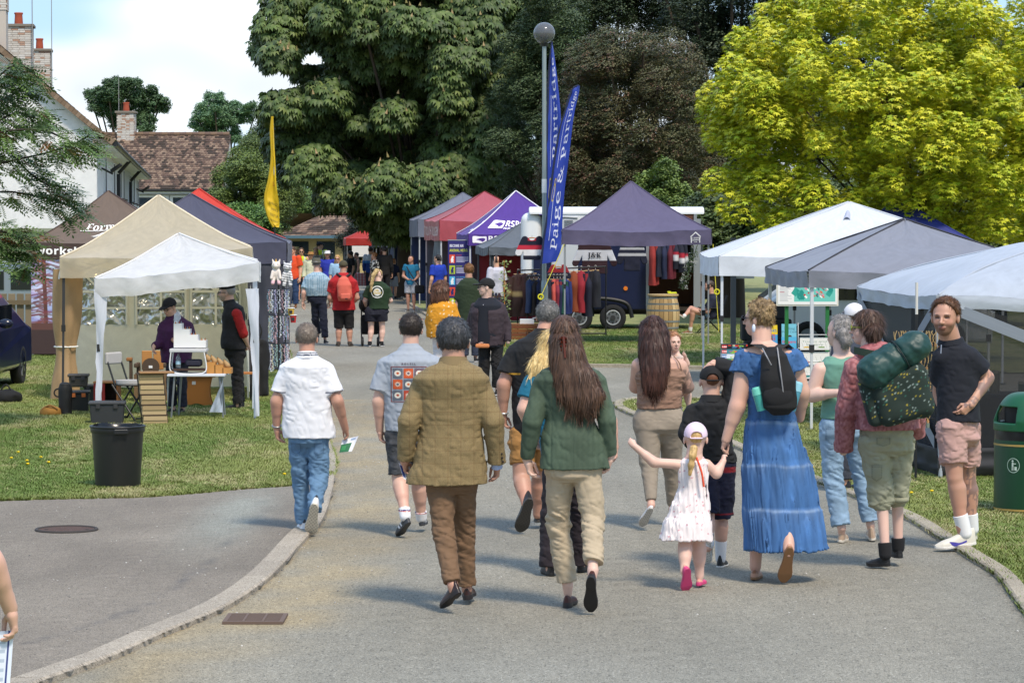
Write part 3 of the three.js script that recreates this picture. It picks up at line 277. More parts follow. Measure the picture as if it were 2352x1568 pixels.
{// one sheet of worn, pale surface-dressed asphalt
  const x0 = -11,x1 = 11,z0 = -13,z1 = -150,nx = 88,nz = 420;const g = sheet(nx,nz,(u,v) => {const z = lerp(z0,z1,Math.pow(v,1.25));return V(lerp(x0,x1,u),0,z);});const p = g.attributes.position,uv = g.attributes.uv;for (let i = 0;i < p.count;i++) uv.setXY(i,p.getX(i) / 1.5,p.getZ(i) / 1.5);
  const a = C('#a3a197'),b = C('#a59f90'),s = C('#b8a98a'),d = C('#929188');setcol(g,(x,y,z) => {const n = fb(x * .5,z * .22,3,3),st = fb(x * 2.2 + .2 * z,z * .12,8,3);let c = mixc(a,b,clamp(.4 + n));c = mixc(c,d,clamp(st * .8));if (z > -40) {const e = distTo(kLp,x,z),q = Math.exp(-((e - .45) ** 2) / .12) * (.8 + .6 * vn(x * 3,z * 1.2,1));c = mixc(c,s,clamp(q));} return mulc(c,.96 + .12 * vn(x * 1.4,z * .6,5));});struct('road',g,asphMat);}
const polyGeo = (pts,y) => {const s = new THREE.Shape(pts.map(p => new THREE.Vector2(p.x,-p.z)));const g = new THREE.ShapeGeometry(s);g.rotateX(-Math.PI / 2);g.translate(0,y,0);const p = g.attributes.position,uv = g.attributes.uv;for (let i = 0;i < p.count;i++) uv.setXY(i,p.getX(i),p.getZ(i));return g;};
const lotEdge = [[-60,1160],[120,1155],[330,1150],[440,1142],[560,1131],[680,1122],[766,1098]].map(p => G(...p)),lotEdgeP = curve(lotEdge).getSpacedPoints(40);
const lotPoly = [...kLc.getSpacedPoints(200).filter(p => p.z > G(0,1098).z),...lotEdgeP.slice().reverse()],lawnLpoly = [...kLc.getSpacedPoints(200).filter(p => p.z <= G(0,1098).z),V(-16,0,-200),V(-40,0,-200),V(-40,0,lotEdge[0].z),...lotEdgeP];
const inPoly = (P,x,z) => {let r = false;for (let i = 0,j = P.length - 1;i < P.length;j = i++) if ((P[i].z > z) !== (P[j].z > z) && x < (P[j].x - P[i].x) * (z - P[i].z) / (P[j].z - P[i].z) + P[i].x) r = !r;return r;};
{const xs = lotPoly.map(p => p.x),zs = lotPoly.map(p => p.z),n = 120;const g0 = polyGeo(lotPoly,.03);// parking apron: browner, coarser tarmac, finely divided so that its patches can be coloured
  const bx0 = -9,bx1 = 0,bz0 = -29,bz1 = -14,pos = [],ix = [],id = {};const nx = 130,nz = 200,g = sheet(nx,nz,(u,v) => V(lerp(bx0,bx1,u),.03,lerp(bz1,bz0,v)));const p = g.attributes.position,keep = [];const I = g.index.array;for (let t = 0;t < I.length;t += 3) {const cx = (p.getX(I[t]) + p.getX(I[t + 1]) + p.getX(I[t + 2])) / 3,cz = (p.getZ(I[t]) + p.getZ(I[t + 1]) + p.getZ(I[t + 2])) / 3;if (inPoly(lotPoly,cx,cz)) keep.push(I[t],I[t + 1],I[t + 2]);} g.setIndex(keep);
  const uv = g.attributes.uv;for (let i = 0;i < p.count;i++) uv.setXY(i,p.getX(i) / 1.1,p.getZ(i) / 1.1);const a = C('#a1988c'),b = C('#91887d'),gr = C('#a5a79f'),cr = C('#5c5e64');const crack = curve([[60,1490],[180,1455],[330,1400],[440,1330],[520,1260],[590,1200],[615,1140]].map(q => G(...q))).getSpacedPoints(220),patch = G(540,1190);
  setcol(g,(x,y,z) => {let c = mixc(a,b,clamp(.5 + fb(x * 1.3,z * .5,2,3) * 1.2));const e = distTo(crack,x,z);c = mixc(c,cr,Math.exp(-e * e / .0009) * clamp(.35 + .9 * vn(x * 5,z * 5,2)));const q = Math.exp(-(((x - patch.x) / .28) ** 2 + ((z - patch.z) / 2.2) ** 2));c = mixc(c,gr,clamp(q * 1.2 + .3 * vn(x * 9,z * 6,4) * q));return mulc(c,1 + .1 * vn(x * 3,z * 1.5,6));});struct('parking_apron',g,asphMat);}
const lawnShapes = {lawn:lawnLpoly,verge:[...kRc.getSpacedPoints(120),V(16,0,G(0,916).z),V(16,0,-16)],far_lawn:[...fRc.getSpacedPoints(90),V(-1.2,0,-200),V(60,0,-200),V(60,0,G(0,860).z)]};
for (const k in lawnShapes) struct(k,polyGeo(lawnShapes[k],.018),lawnMat);
// kerb stones, each its own block
function kerb(name,cv,from,to,w,h,side,col) {const o = new THREE.Group();o.name = name;o.userData = {kind:'structure'};scene.add(o);const L = cv.getLength(),n = Math.floor(L / .9);const ms = [0,1,2].map(i => new THREE.MeshStandardMaterial({color:new THREE.Color(col).multiplyScalar(.93 + .07 * i),roughness:.95,map:asph,bumpMap:asph,bumpScale:.003}));for (let i = Math.floor(from * n);i < to * n;i++) {const a = cv.getPointAt(i / n),b = cv.getPointAt(Math.min(1,(i + .997) / n)),m = cv.getPointAt(Math.min(1,(i + .5) / n));const g = sheetBlock(a,m,b,w,h,side);mesh('kerb_stone',g,ms[i % 3],o);} return o;}
function sheetBlock(a,m,b,w,h,side) {const pts = [a,m,b],pr = [],n = 3;for (let i = 0;i < n;i++) {const t = (i === 0 ? m.clone().sub(a) :i === 2 ? b.clone().sub(m) :b.clone().sub(a)).normalize(),q = V(t.z,0,-t.x).multiplyScalar(side);const p = pts[i];pr.push([p.clone().setY(-.05),p.clone().setY(h - .012),p.clone().addScaledVector(q,.014).setY(h),p.clone().addScaledVector(q,w - .01).setY(h),p.clone().addScaledVector(q,w).setY(h - .01),p.clone().addScaledVector(q,w).setY(-.05)]);}
  const pos = [],ix = [],uv = [];for (const r of pr) r.forEach((p,k) => {pos.push(p.x,p.y,p.z);uv.push(p.x + p.y,p.z);});for (let i = 0;i < n - 1;i++) for (let k = 0;k < 5;k++) {const A = i * 6 + k,B = A + 1,Cc = A + 6,D = Cc + 1;ix.push(A,Cc,B,B,Cc,D);} for (const e of [0,(n - 1) * 6]) ix.push(e,e + 1,e + 2,e,e + 2,e + 3,e,e + 3,e + 4,e,e + 4,e + 5);const g = new THREE.BufferGeometry();g.setAttribute('position',new THREE.Float32BufferAttribute(pos,3));g.setAttribute('uv',new THREE.Float32BufferAttribute(uv,2));g.setIndex(ix);const q = g.toNonIndexed();q.computeVertexNormals();return q;}
kerb('kerb_near_apron',kLc,0,.9,.17,.04,1,'#bdb3a5');kerb('kerb_right_verge',kRc,0,1,.12,.045,-1,'#bbb1a0');kerb('kerb_far_lawn',fRc,0,1,.12,.06,1,'#b3aa9a');
// grass blades
const tuft = (() => {const p = [],ix = [],nn = [];for (let i = 0;i < 7;i++) {const a = i * 2.4,r = .012 + .02 * ((i * 37) % 10) / 10,x = Math.cos(a) * r,z = Math.sin(a) * r,h = .02 + .018 * ((i * 53) % 10) / 10,lx = Math.cos(a + .7) * .026,lz = Math.sin(a + .7) * .026,w = .0035,dx = -Math.sin(a) * w,dz = Math.cos(a) * w,o = p.length / 3;p.push(x - dx,0,z - dz,x + dx,0,z + dz,x + lx * .4 + dx * .8,h * .6,z + lz * .4 + dz * .8,x + lx * .4 - dx * .8,h * .6,z + lz * .4 - dz * .8,x + lx,h,z + lz);ix.push(o,o + 1,o + 2,o,o + 2,o + 3,o + 3,o + 2,o + 4);for (let q = 0;q < 5;q++) nn.push(Math.cos(a) * .3,1,Math.sin(a) * .3);} const g = new THREE.BufferGeometry();g.setAttribute('position',new THREE.Float32BufferAttribute(p,3));g.setAttribute('normal',new THREE.Float32BufferAttribute(nn,3));g.setIndex(ix);return g;})();
{const spots = [];const add = (poly,x0,x1,z0,z1,n,ok) => {for (let i = 0;i < n;i++) {const z = -1 / lerp(1 / -z0,1 / -z1,rnd()),x = rr(x0,x1);if (inPoly(poly,x,z) && (!ok || ok(x,z))) spots.push([x,z]);}};
  add(lawnLpoly,-11,-1,-24.6,-60,190000,(x,z) => Math.abs(x) < -z * .185);add(lawnShapes.verge,1,9,-17,-41,110000,(x,z) => x < -z * .185);add(lawnShapes.far_lawn,-2,8,-46,-70,50000);
  const im = new THREE.InstancedMesh(tuft,new THREE.MeshStandardMaterial({roughness:.9,side:THREE.DoubleSide}),spots.length),m = new THREE.Matrix4(),q = new THREE.Quaternion(),c = new THREE.Color(),g1 = [.15,.23,.045],g2 = [.28,.32,.09],st = [.48,.42,.22];
  spots.forEach(([x,z],i) => {const far = -z / 30,s = rr(.55,1.0) * (.8 + .5 * far * .5),e = Math.min(distTo(lotEdgeP,x,z),9),tall = e < .3 || (x > 0 && z > -45 && distTo(kerbR,x,z) < .5 && rnd() < .4) ? 1.5 :1;q.setFromAxisAngle(V(0,1,0),rr(0,6.28));m.compose(V(x,.016,z),q,V(s * 1.3,s * tall,s * 1.3));im.setMatrixAt(i,m);const n = fb(x * .9 + 3,z * .45,1,3),t = clamp(.5 + n * 1.6);let col = mixc(g1,g2,t);const dry = clamp(fb(x * 1.7 + 9,z * .7,5,3) * 2.6 - .22);if (rnd() < dry * .85 + .06) col = mixc(st,g2,rnd() * .6);const k = rr(.75,1.25);c.setRGB(col[0] * k,col[1] * k,col[2] * k);im.setColorAt(i,c);});im.name = 'grass';im.userData = {kind:'stuff',label:'short mown grass, green with dry straw patches',category:'grass'};im.castShadow = im.receiveShadow = true;scene.add(im);}
// dandelions in the lawn
for (const [x,y] of [[24,1068],[60,1074],[92,1066],[62,1082],[110,1078],[652,1106],[1866,1090],[2093,1150],[2140,1146],[690,1060],[40,1054]]) {const p = G(x,y),o = thing('dandelion','small yellow dandelion flower in the mown grass','flower',p,'dandelions in the grass');mesh('stem',bar(V(0,0,0),V(.004,.07,0),.003,.003,5),mat('#5a7a2a'),o);const g = new THREE.SphereGeometry(.018,8,6);g.scale(1,.55,1);g.translate(.004,.075,0);mesh('flower_head',g,mat('#d8b800'),o);}
// loose stones and grit along the kerb and on the apron
{const g = new THREE.IcosahedronGeometry(.006,0),n = 1500,im = new THREE.InstancedMesh(g,new THREE.MeshStandardMaterial({roughness:.9}),n),m = new THREE.Matrix4(),c = new THREE.Color(),q = new THREE.Quaternion();for (let i = 0;i < n;i++) {let x,z,y = .003;if (i % 3) {const t = rr(.02,.6),p = kLc.getPointAt(t),d = kLc.getTangentAt(t);const e = Math.abs(rr(-1,1) * rr(0,1)) * 1.1 + .01;x = p.x + d.z * -e;z = p.z + d.x * e;} else {x = rr(-8,-1);z = rr(-27,-16);y = .033;if (!inPoly(lotPoly,x,z)) {x = rr(-3,3.5);z = rr(-30,-16);y = .003;}} const s = rr(.4,1.3);m.compose(V(x,y,z),q.setFromAxisAngle(V(0,1,0),rr(0,6)),V(s,s * .7,s));im.setMatrixAt(i,m);const k = rr(.2,.62);c.setRGB(k,k * .96,k * .88);im.setColorAt(i,c);} im.name = 'grit';im.userData = {kind:'stuff',label:'loose grit scattered along the kerb and the tarmac apron',category:'grit'};scene.add(im);}
// manhole cover and road gully
{const p = G(152,1226),o = thing('manhole_cover','round rusty brown manhole cover in the tarmac apron','manhole cover',p.setY(.03));mesh('rim',new THREE.TorusGeometry(.235,.014,6,40).rotateX(Math.PI / 2).translate(0,.004,0),mat('#3c3836',{roughness:.9}),o);mesh('lid',new THREE.CylinderGeometry(.225,.225,.012,40),new THREE.MeshStandardMaterial({color:'#7d625a',roughness:.95,map:asph,bumpMap:asph,bumpScale:.01}),o);for (let i = 0;i < 2;i++) mesh('key_hole',new THREE.CylinderGeometry(.014,.014,.014,10).translate(i ? .16 :-.16,.001,0),mat('#1a1614'),o);}
{const p = G(586,1424),o = thing('drain_grate','slotted iron drain grate in the road beside the kerb','drain');o.position.copy(p);o.position.y = .004;o.scale.set(.84,1,.84);mesh('pit',box(.42,.002,.42,0,0,0),mat('#15120f'),o);const m = mat('#6b5a50',{roughness:.85,metalness:.2});for (const s of [-1,1]) {mesh('frame_bar',box(.44,.016,.03,0,.006,s * .215),m,o);mesh('frame_bar',box(.03,.016,.4,s * .205,.006,0),m,o);} for (let i = 0;i < 9;i++) mesh('bar',box(.38,.014,.02,0,.006,-.17 + i * .0425),m,o);for (const x of [-.07,.07]) mesh('cross_bar',box(.016,.015,.4,x,.0075,0),m,o);}
// ---------------------------------------------------------------- houses
const render_ = new THREE.MeshStandardMaterial({color:new THREE.Color().setRGB(.78,.78,.79),roughness:.95,side:THREE.DoubleSide,map:dataTex(256,(u,v,i,j) => {const n = .95 + .035 * fb(u * 9,v * 9,1,3) + .02 * hash3(i,j,1);return [n,n,n];}),bumpMap:asph,bumpScale:.0015});
const brickMats = ['#b9b2aa','#c9c5bf','#a98a78','#bdb6ae','#c4beb7','#c2bbb3'].map(h => mat(h,{roughness:.95})),brickG = {};
function chimney(parent,x,z,w,y0,y1,name = 'chimney') {const c = new THREE.Group();c.name = name;c.position.set(x,0,z);parent.add(c);const rows = Math.round((y1 - y0) / .075);mesh('core',box(w - .02,y1 - y0,w - .02,0,(y0 + y1) / 2,0),mat('#b9b0a6',{roughness:1}),c);
  for (let r = Math.max(0,rows - 26);r < rows;r++) {const n = Math.max(3,Math.round(w / .22)),bw = w / n;for (let k = 0;k < n;k++) {const g = brickG[bw] ??= box(bw - .012,.063,.03);const off = (r % 2) * bw * .5;let xx = -w / 2 + bw * (k + .5) + (r % 2 ? bw * .25 :-bw * .0);if (xx > w / 2 - bw * .4) xx = w / 2 - bw * .5;const b = mesh('brick',g,brickMats[Math.floor(rnd() * 6)],c);b.position.set(xx,y0 + (r + .5) * .075,w / 2 + .001 * (k % 2));const b2 = mesh('brick',g,brickMats[Math.floor(rnd() * 6)],c);b2.rotation.y = Math.PI / 2;b2.position.set(w / 2 + .001 * (k % 2),y0 + (r + .5) * .075,-xx * .97);}}
  mesh('capping',box(w + .16,.1,w + .16,0,y1 + .05,0,.02),mat('#7d766c',{roughness:1}),c);mesh('chimney_pot',new THREE.LatheGeometry([[.13,0],[.15,.03],[.14,.2],[.13,.34],[.155,.38],[.15,.42],[.12,.42]].map(q => new THREE.Vector2(...q)),16).translate(0,y1 + .1,0),mat('#9c4a33',{roughness:.9}),c);return c;}
const tileCols = ['#6d594c','#7b6657','#5d4a40','#84705f','#4f4038'].map(h => C(h));
function tiles(name,a,b,c,d,rows,cols,parent) {// a-b: eave (left to right), d-c: ridge; each tile a thin tilted slab, joined: too small to pick apart
  const P = (u,v) => a.clone().lerp(b,u).lerp(d.clone().lerp(c,u),v),n = b.clone().sub(a).cross(d.clone().sub(a)).normalize();if (n.y < 0) n.negate();const pos = [],col = [];const tri = (p,q,r,cc) => {for (const k of [p,q,r]) {pos.push(k.x,k.y,k.z);col.push(...cc);}};
  for (let r = 0;r < rows;r++) for (let k = 0;k < cols;k++) {const o = (r % 2) * .5 / cols,u0 = clamp(k / cols + o - .5 / cols + .04 / cols),u1 = clamp((k + 1) / cols + o - .5 / cols - .04 / cols);if (u1 <= u0) continue;const v0 = r / rows,v1 = (r + 1.12) / rows,lift = .02 + .012 * rnd();const moss = vn(k * .35,r * .35,4) + .6 * vn(k * .9,r * .9,8);let cc = mulc(tileCols[Math.floor(rnd() * 5)],rr(.85,1.15));if (moss > .45) cc = mulc(C('#3d332b'),rr(.7,1.2));const A = P(u0,v0).addScaledVector(n,lift),B = P(u1,v0).addScaledVector(n,lift),Cc = P(u1,Math.min(1,v1)).addScaledVector(n,.004),D = P(u0,Math.min(1,v1)).addScaledVector(n,.004),A0 = P(u0,v0),B0 = P(u1,v0);tri(A,B,Cc,cc);tri(A,Cc,D,cc);tri(A0,B0,B,cc);tri(A0,B,A,cc);}
  const g = new THREE.BufferGeometry();g.setAttribute('position',new THREE.Float32BufferAttribute(pos,3));g.setAttribute('color',new THREE.Float32BufferAttribute(col,3));g.computeVertexNormals();const o = mesh(name,g,VC,parent);o.userData.kind = 'stuff';return o;}
{// white house: gable towards the road, long side running away
  const o = thing('white_house','white rendered house with open casement windows and brick chimneys at the left','house',V(-10.4,0,-72));const ang = Math.atan2(5.3,49);const inner = new THREE.Group();inner.name = 'house_body';o.rotation.y = ang;// local +z towards us, -z along the side
  const EH = 4.75,HW = 3.7,RH = EH + HW * .83,LEN = 49;const gs = new THREE.Shape([[0,0],[0,EH],[-HW,RH],[-2 * HW,EH],[-2 * HW,0]].map(q => new THREE.Vector2(...q)));mesh('wall',new THREE.ExtrudeGeometry(gs,{depth:LEN,bevelEnabled:false}).translate(0,0,-LEN),render_,o);
  const eave = .42,lift = .12;for (const s of [1,-1]) {const X = x => s > 0 ? x :-2 * HW - x;const a = V(X(eave),EH - eave * .62,.16),b = V(X(eave),EH - eave * .62,-LEN),c = V(-HW,RH + lift,-LEN),d = V(-HW,RH + lift,.16);mesh(s > 0 ? 'roof' :'roof',sheet(1,6,(u,v) => {const p = a.clone().lerp(b,u).lerp(d.clone().lerp(c,u),v);p.y += .08 * Math.sin(v * 3.14) * -1 + .1 * v;return p;}),mat('#5d4b40',{roughness:1}),o);if (s > 0) tiles('roof_tiles',a.clone().setY(a.y + .04),b.clone().setY(b.y + .04),c.clone().setY(c.y + .12),d.clone().setY(d.y + .12),46,150,o);
    const vg = [];for (let i = 0;i < 46;i++) {const v = i / 46,p = a.clone().lerp(d,v),q = a.clone().lerp(d,v + .024);p.y += .1 * v - .08 * Math.sin(v * 3.14);q.y += .1 * v - .08 * Math.sin(v * 3.14);const t = mesh('verge_tile',sqbar(p,q,.13,.2),mat(i % 3 ? '#73604f' :'#83705f',{roughness:1}),o);t.position.y += .02;}}
  mesh('soffit',box(.42,.05,LEN,.21,EH - .32,-LEN / 2 + .1),mat('#cfd2d6'),o);mesh('fascia_end',box(.5,.16,.06,.16,EH - .22,.1),mat('#a5978a'),o);
  const bl = mat('#17181a',{roughness:.4});mesh('gutter',new THREE.CylinderGeometry(.075,.075,LEN,10,1,false).rotateX(Math.PI / 2).translate(eave + .05,EH - .26,-LEN / 2 + .2),bl,o);
  for (const z of [-16,-31]) {mesh('downpipe',bar(V(.09,EH - .72,z),V(.09,0,z),.055,.055,8),bl,o);mesh('swan_neck',bar(V(eave + .03,EH - .3,z),V(.09,EH - .7,z),.055,.055,8),bl,o);}
  const wf = mat('#d9dbde',{roughness:.4}),gl = mat('#39434c',{roughness:.08,metalness:.2});for (const z of [-5.5,-13,-20,-23.5,-33,-38.5,-45]) for (const [y0,y1] of [[3.35,4.25],[1.0,2.1]]) {const w = new THREE.Group();w.name = 'window';w.position.set(0,(y0 + y1) / 2,z);o.add(w);const H = y1 - y0;mesh('reveal',box(.02,H,1.1,.004,0,0),gl,w);for (const q of [-1,1]) {mesh('frame',box(.06,.06,1.16,.03,q * H / 2,0),wf,w);mesh('frame',box(.06,H,.06,.03,0,q * .56),wf,w);} mesh('sill',box(.16,.05,1.3,.09,-H / 2 - .05,0),mat('#5a5550'),w);
    if (y0 > 3) {const s = new THREE.Group();s.name = 'open_casement';s.position.set(.05,0,.5);s.rotation.y = .9;w.add(s);mesh('pane',box(.02,H - .1,.46,0,0,-.25),mat('#8fa0ac',{roughness:.06}),s);for (const q of [-1,1]) {mesh('frame',box(.04,.05,.52,0,q * (H / 2 - .03),-.25),wf,s);mesh('frame',box(.04,H,.05,0,0,-.25 + q * .25),mat('#2a2c2e'),s);}}}
  for (const [z,w,y1] of [[-15.5,1.0,10.9],[-29,.95,9.35],[-42,.85,9.3]]) chimney(o,-HW,z,w,RH - 1,y1);for (const [z,y] of [[-28.4,12],[-41.5,12]]) mesh('aerial_pole',bar(V(-HW + .5,RH,z),V(-HW + .5,y,z),.022,.015,6),mat('#8a8a8a'),o);
  for (const z of [-3.4,-44]) {const f = new THREE.Group();f.name = 'floodlight';f.position.set(.3,EH - .95,z);o.add(f);mesh('arm',bar(V(-.3,.15,0),V(0,0,0),.03,.03,6),bl,f);mesh('lamp_head',box(.34,.1,.24,.16,.08,0,.03).rotateZ(.6),bl,f);}
}
{// second house, facing us
  const o = thing('tiled_house','distant white house with a mossy brown tiled roof and a wide window','house',V(-17.2,0,-132));const x0 = -3.6,x1 = 3.95,EH = 4.15,RH = 6.75;mesh('wall',box(x1 - x0 - .1,EH,7,(x0 + x1) / 2,EH / 2,-3.5),render_,o);const a = V(x0 - .2,EH,.35),b = V(x1 + .02,EH,.35),c = V(x1 + .02,RH,-3.4),d = V(x0 - .2,RH,-3.4);tiles('roof_tiles',a,b,c,d,30,58,o);mesh('roof',sheet(1,1,(u,v) => a.clone().lerp(b,u).lerp(d.clone().lerp(c,u),v)),mat('#4c3d34'),o);mesh('roof',sheet(1,1,(u,v) => V(lerp(x0 - .2,x1,u),lerp(EH,RH,v),lerp(-7.2,-3.4,v))),mat('#4c3d34'),o);mesh('gable',new THREE.ShapeGeometry(new THREE.Shape([[0,EH],[7,EH],[3.6,RH]].map(q => new THREE.Vector2(...q)))).rotateY(Math.PI / 2).translate(x1 - .06,0,0),render_,o);
  for (let i = 0;i < 26;i++) mesh('ridge_tile',new THREE.CylinderGeometry(.1,.11,.3,8).rotateZ(Math.PI / 2).translate(x0 + .1 + i * .29,RH + .03,-3.4),mat(i % 2 ? '#75604f' :'#67544a',{roughness:1}),o);mesh('gutter',box(x1 - x0 + .3,.1,.12,(x0 + x1) / 2,EH - .06,.38,.03),mat('#1b1c1e'),o);mesh('fascia',box(x1 - x0 + .2,.14,.05,(x0 + x1) / 2,EH - .14,.3),mat('#e2e2e2'),o);mesh('downpipe',bar(V(x1 - 1.0,EH - .1,.1),V(x1 - 1.0,0,.1),.06,.06,8),mat('#15171a'),o);
  const w = new THREE.Group();w.name = 'window';w.position.set(1.0,3.05,.02);o.add(w);for (const [x,ww] of [[-.62,1.9],[1.25,1.25]]) {mesh('pane',box(ww,1.5,.02,x,0,.02),mat('#2e3a44',{roughness:.06}),w);for (const s of [-1,1]) {mesh('frame',box(ww + .2,.12,.08,x,s * .78,.03),mat('#e8e8e8'),w);mesh('frame',box(.12,1.6,.08,x + s * (ww / 2 + .05),0,.034),mat('#e8e8e8'),w);}} mesh('sill',box(3.9,.08,.16,.1,-.88,.08),mat('#e0e0e0'),w);chimney(o,-.95,-3.4,.8,RH - .6,7.75);mesh('aerial_pole',bar(V(-1.3,RH,-3.4),V(-1.3,9.4,-3.4),.02,.015,6),mat('#888'),o);}
{// pavilion
  const o = thing('pavilion','low cream pavilion with brown tiled hipped roof and blue fascia','building',V(-8.5,0,-142));const EH = 2.05;mesh('wall',box(5.6,EH,5,0,EH / 2,-2.5),mat('#b3a474',{roughness:.95}),o);const a = V(-3.3,EH - .1,.5),b = V(3.3,EH - .1,.5),r0 = V(-.9,3.1,-2.2),r1 = V(.9,3.1,-2.2);tiles('roof_tiles',a,b,r1,r0,11,22,o);mesh('roof',sheet(1,1,(u,v) => a.clone().lerp(b,u).lerp(r0.clone().lerp(r1,u),v)),mat('#4c4038'),o);mesh('roof',sheet(1,1,(u,v) => V(lerp(-3.3,3.3,u),lerp(EH - .1,3.1,v),lerp(-5.5,-2.2,v))),mat('#4c4038'),o);const t = mesh('clerestory_roof',sheet(1,1,(u,v) => V(lerp(-.9,2.6,u),lerp(3.05,3.9,v),lerp(-1.9,-2.8,v))),mat('#5d4f45',{roughness:1}),o);tiles('clerestory_tiles',V(-.9,3.05,-1.88),V(2.6,3.05,-1.88),V(2.4,3.9,-2.8),V(-.9,3.9,-2.8),7,14,o);mesh('fascia',box(6.7,.14,.06,0,EH - .12,.52),mat('#4f7388'),o);for (let i = 0;i < 4;i++) {mesh('window',box(.9,1.0,.04,-2 + i * 1.3,1.2,.02),mat('#2a353c',{roughness:.1}),o);}}
// ---------------------------------------------------------------- trees
function leafGeo(kind) {const p = [],ix = [],n = [];const diamond = (o,d,w,L,W,bend = 0) => {const b = p.length / 3,e = o.clone().addScaledVector(d,L),m = o.clone().addScaledVector(d,L * .55),up = d.clone().cross(w);e.addScaledVector(up,-bend * L);m.addScaledVector(up,bend * L * .1);const l = m.clone().addScaledVector(w,W).addScaledVector(up,-W * .25),r = m.clone().addScaledVector(w,-W).addScaledVector(up,-W * .25);for (const q of [o,l,e,r,m]) p.push(q.x,q.y,q.z);ix.push(b,b + 4,b + 1,b + 1,b + 4,b + 2,b,b + 3,b + 4,b + 4,b + 3,b + 2);};
  if (kind === 'palm') for (let i = 0;i < 7;i++) {const a = (i - 3) * .62,L = [.62,.8,.95,1,.95,.8,.62][i];const d = V(Math.sin(a),-.35,Math.cos(a)).normalize(),w = V(Math.cos(a),0,-Math.sin(a));diamond(V(0,0,0),d,w,L,.15 * L + .03,.3);}
  else if (kind === 'maple') {const R = [],N = 5;for (let i = 0;i < N;i++) {const a = (i - 2) * .95;R.push([a,[.6,.92,1,.92,.6][i]]);if (i < N - 1) R.push([a + .475,.42]);} const b = 0;p.push(0,0,-.15);R.forEach(([a,r]) => {const q = a * .92;p.push(Math.sin(q) * r,-.12 * r * r,Math.cos(q) * r - .15);});for (let i = 1;i < R.length;i++) ix.push(0,i,i + 1);}
  else if (kind === 'pinnate') {for (let i = 0;i < 6;i++) for (const s of [-1,1]) {const z = .1 + i * .15;diamond(V(0,-.1 * z * z,z),V(s * .9,-.15,.35).normalize(),V(.3,0,-.9 * s).normalize(),.3,.055);} diamond(V(0,-.1,1),V(0,-.1,1),V(1,0,0),.28,.05);}
  else {const r = [[0,0],[.5,.25],[-.45,.35],[.2,-.5],[-.35,-.35],[.55,-.3],[-.05,.6],[-.7,0]];r.forEach(([x,z],i) => {const a = i * 2.1,d = V(Math.cos(a),-.25 + .2 * Math.sin(i * 3),Math.sin(a)).normalize(),w = V(-Math.sin(a),.3 * Math.cos(i * 5),Math.cos(a)).normalize();diamond(V(x,.22 * Math.sin(i * 2.3),z),d,w,.55,.17);});}
  const g = new THREE.BufferGeometry();g.setAttribute('position',new THREE.Float32BufferAttribute(p,3));g.setIndex(ix);g.computeVertexNormals();return g;}
const LG = {};for (const k of ['palm','maple','pinnate','spray']) LG[k] = leafGeo(k);
const leafMat = new THREE.MeshPhysicalMaterial({roughness:.62,side:THREE.DoubleSide,transmission:.25,thickness:0});
const barkM = mat('#4a4036',{roughness:1});
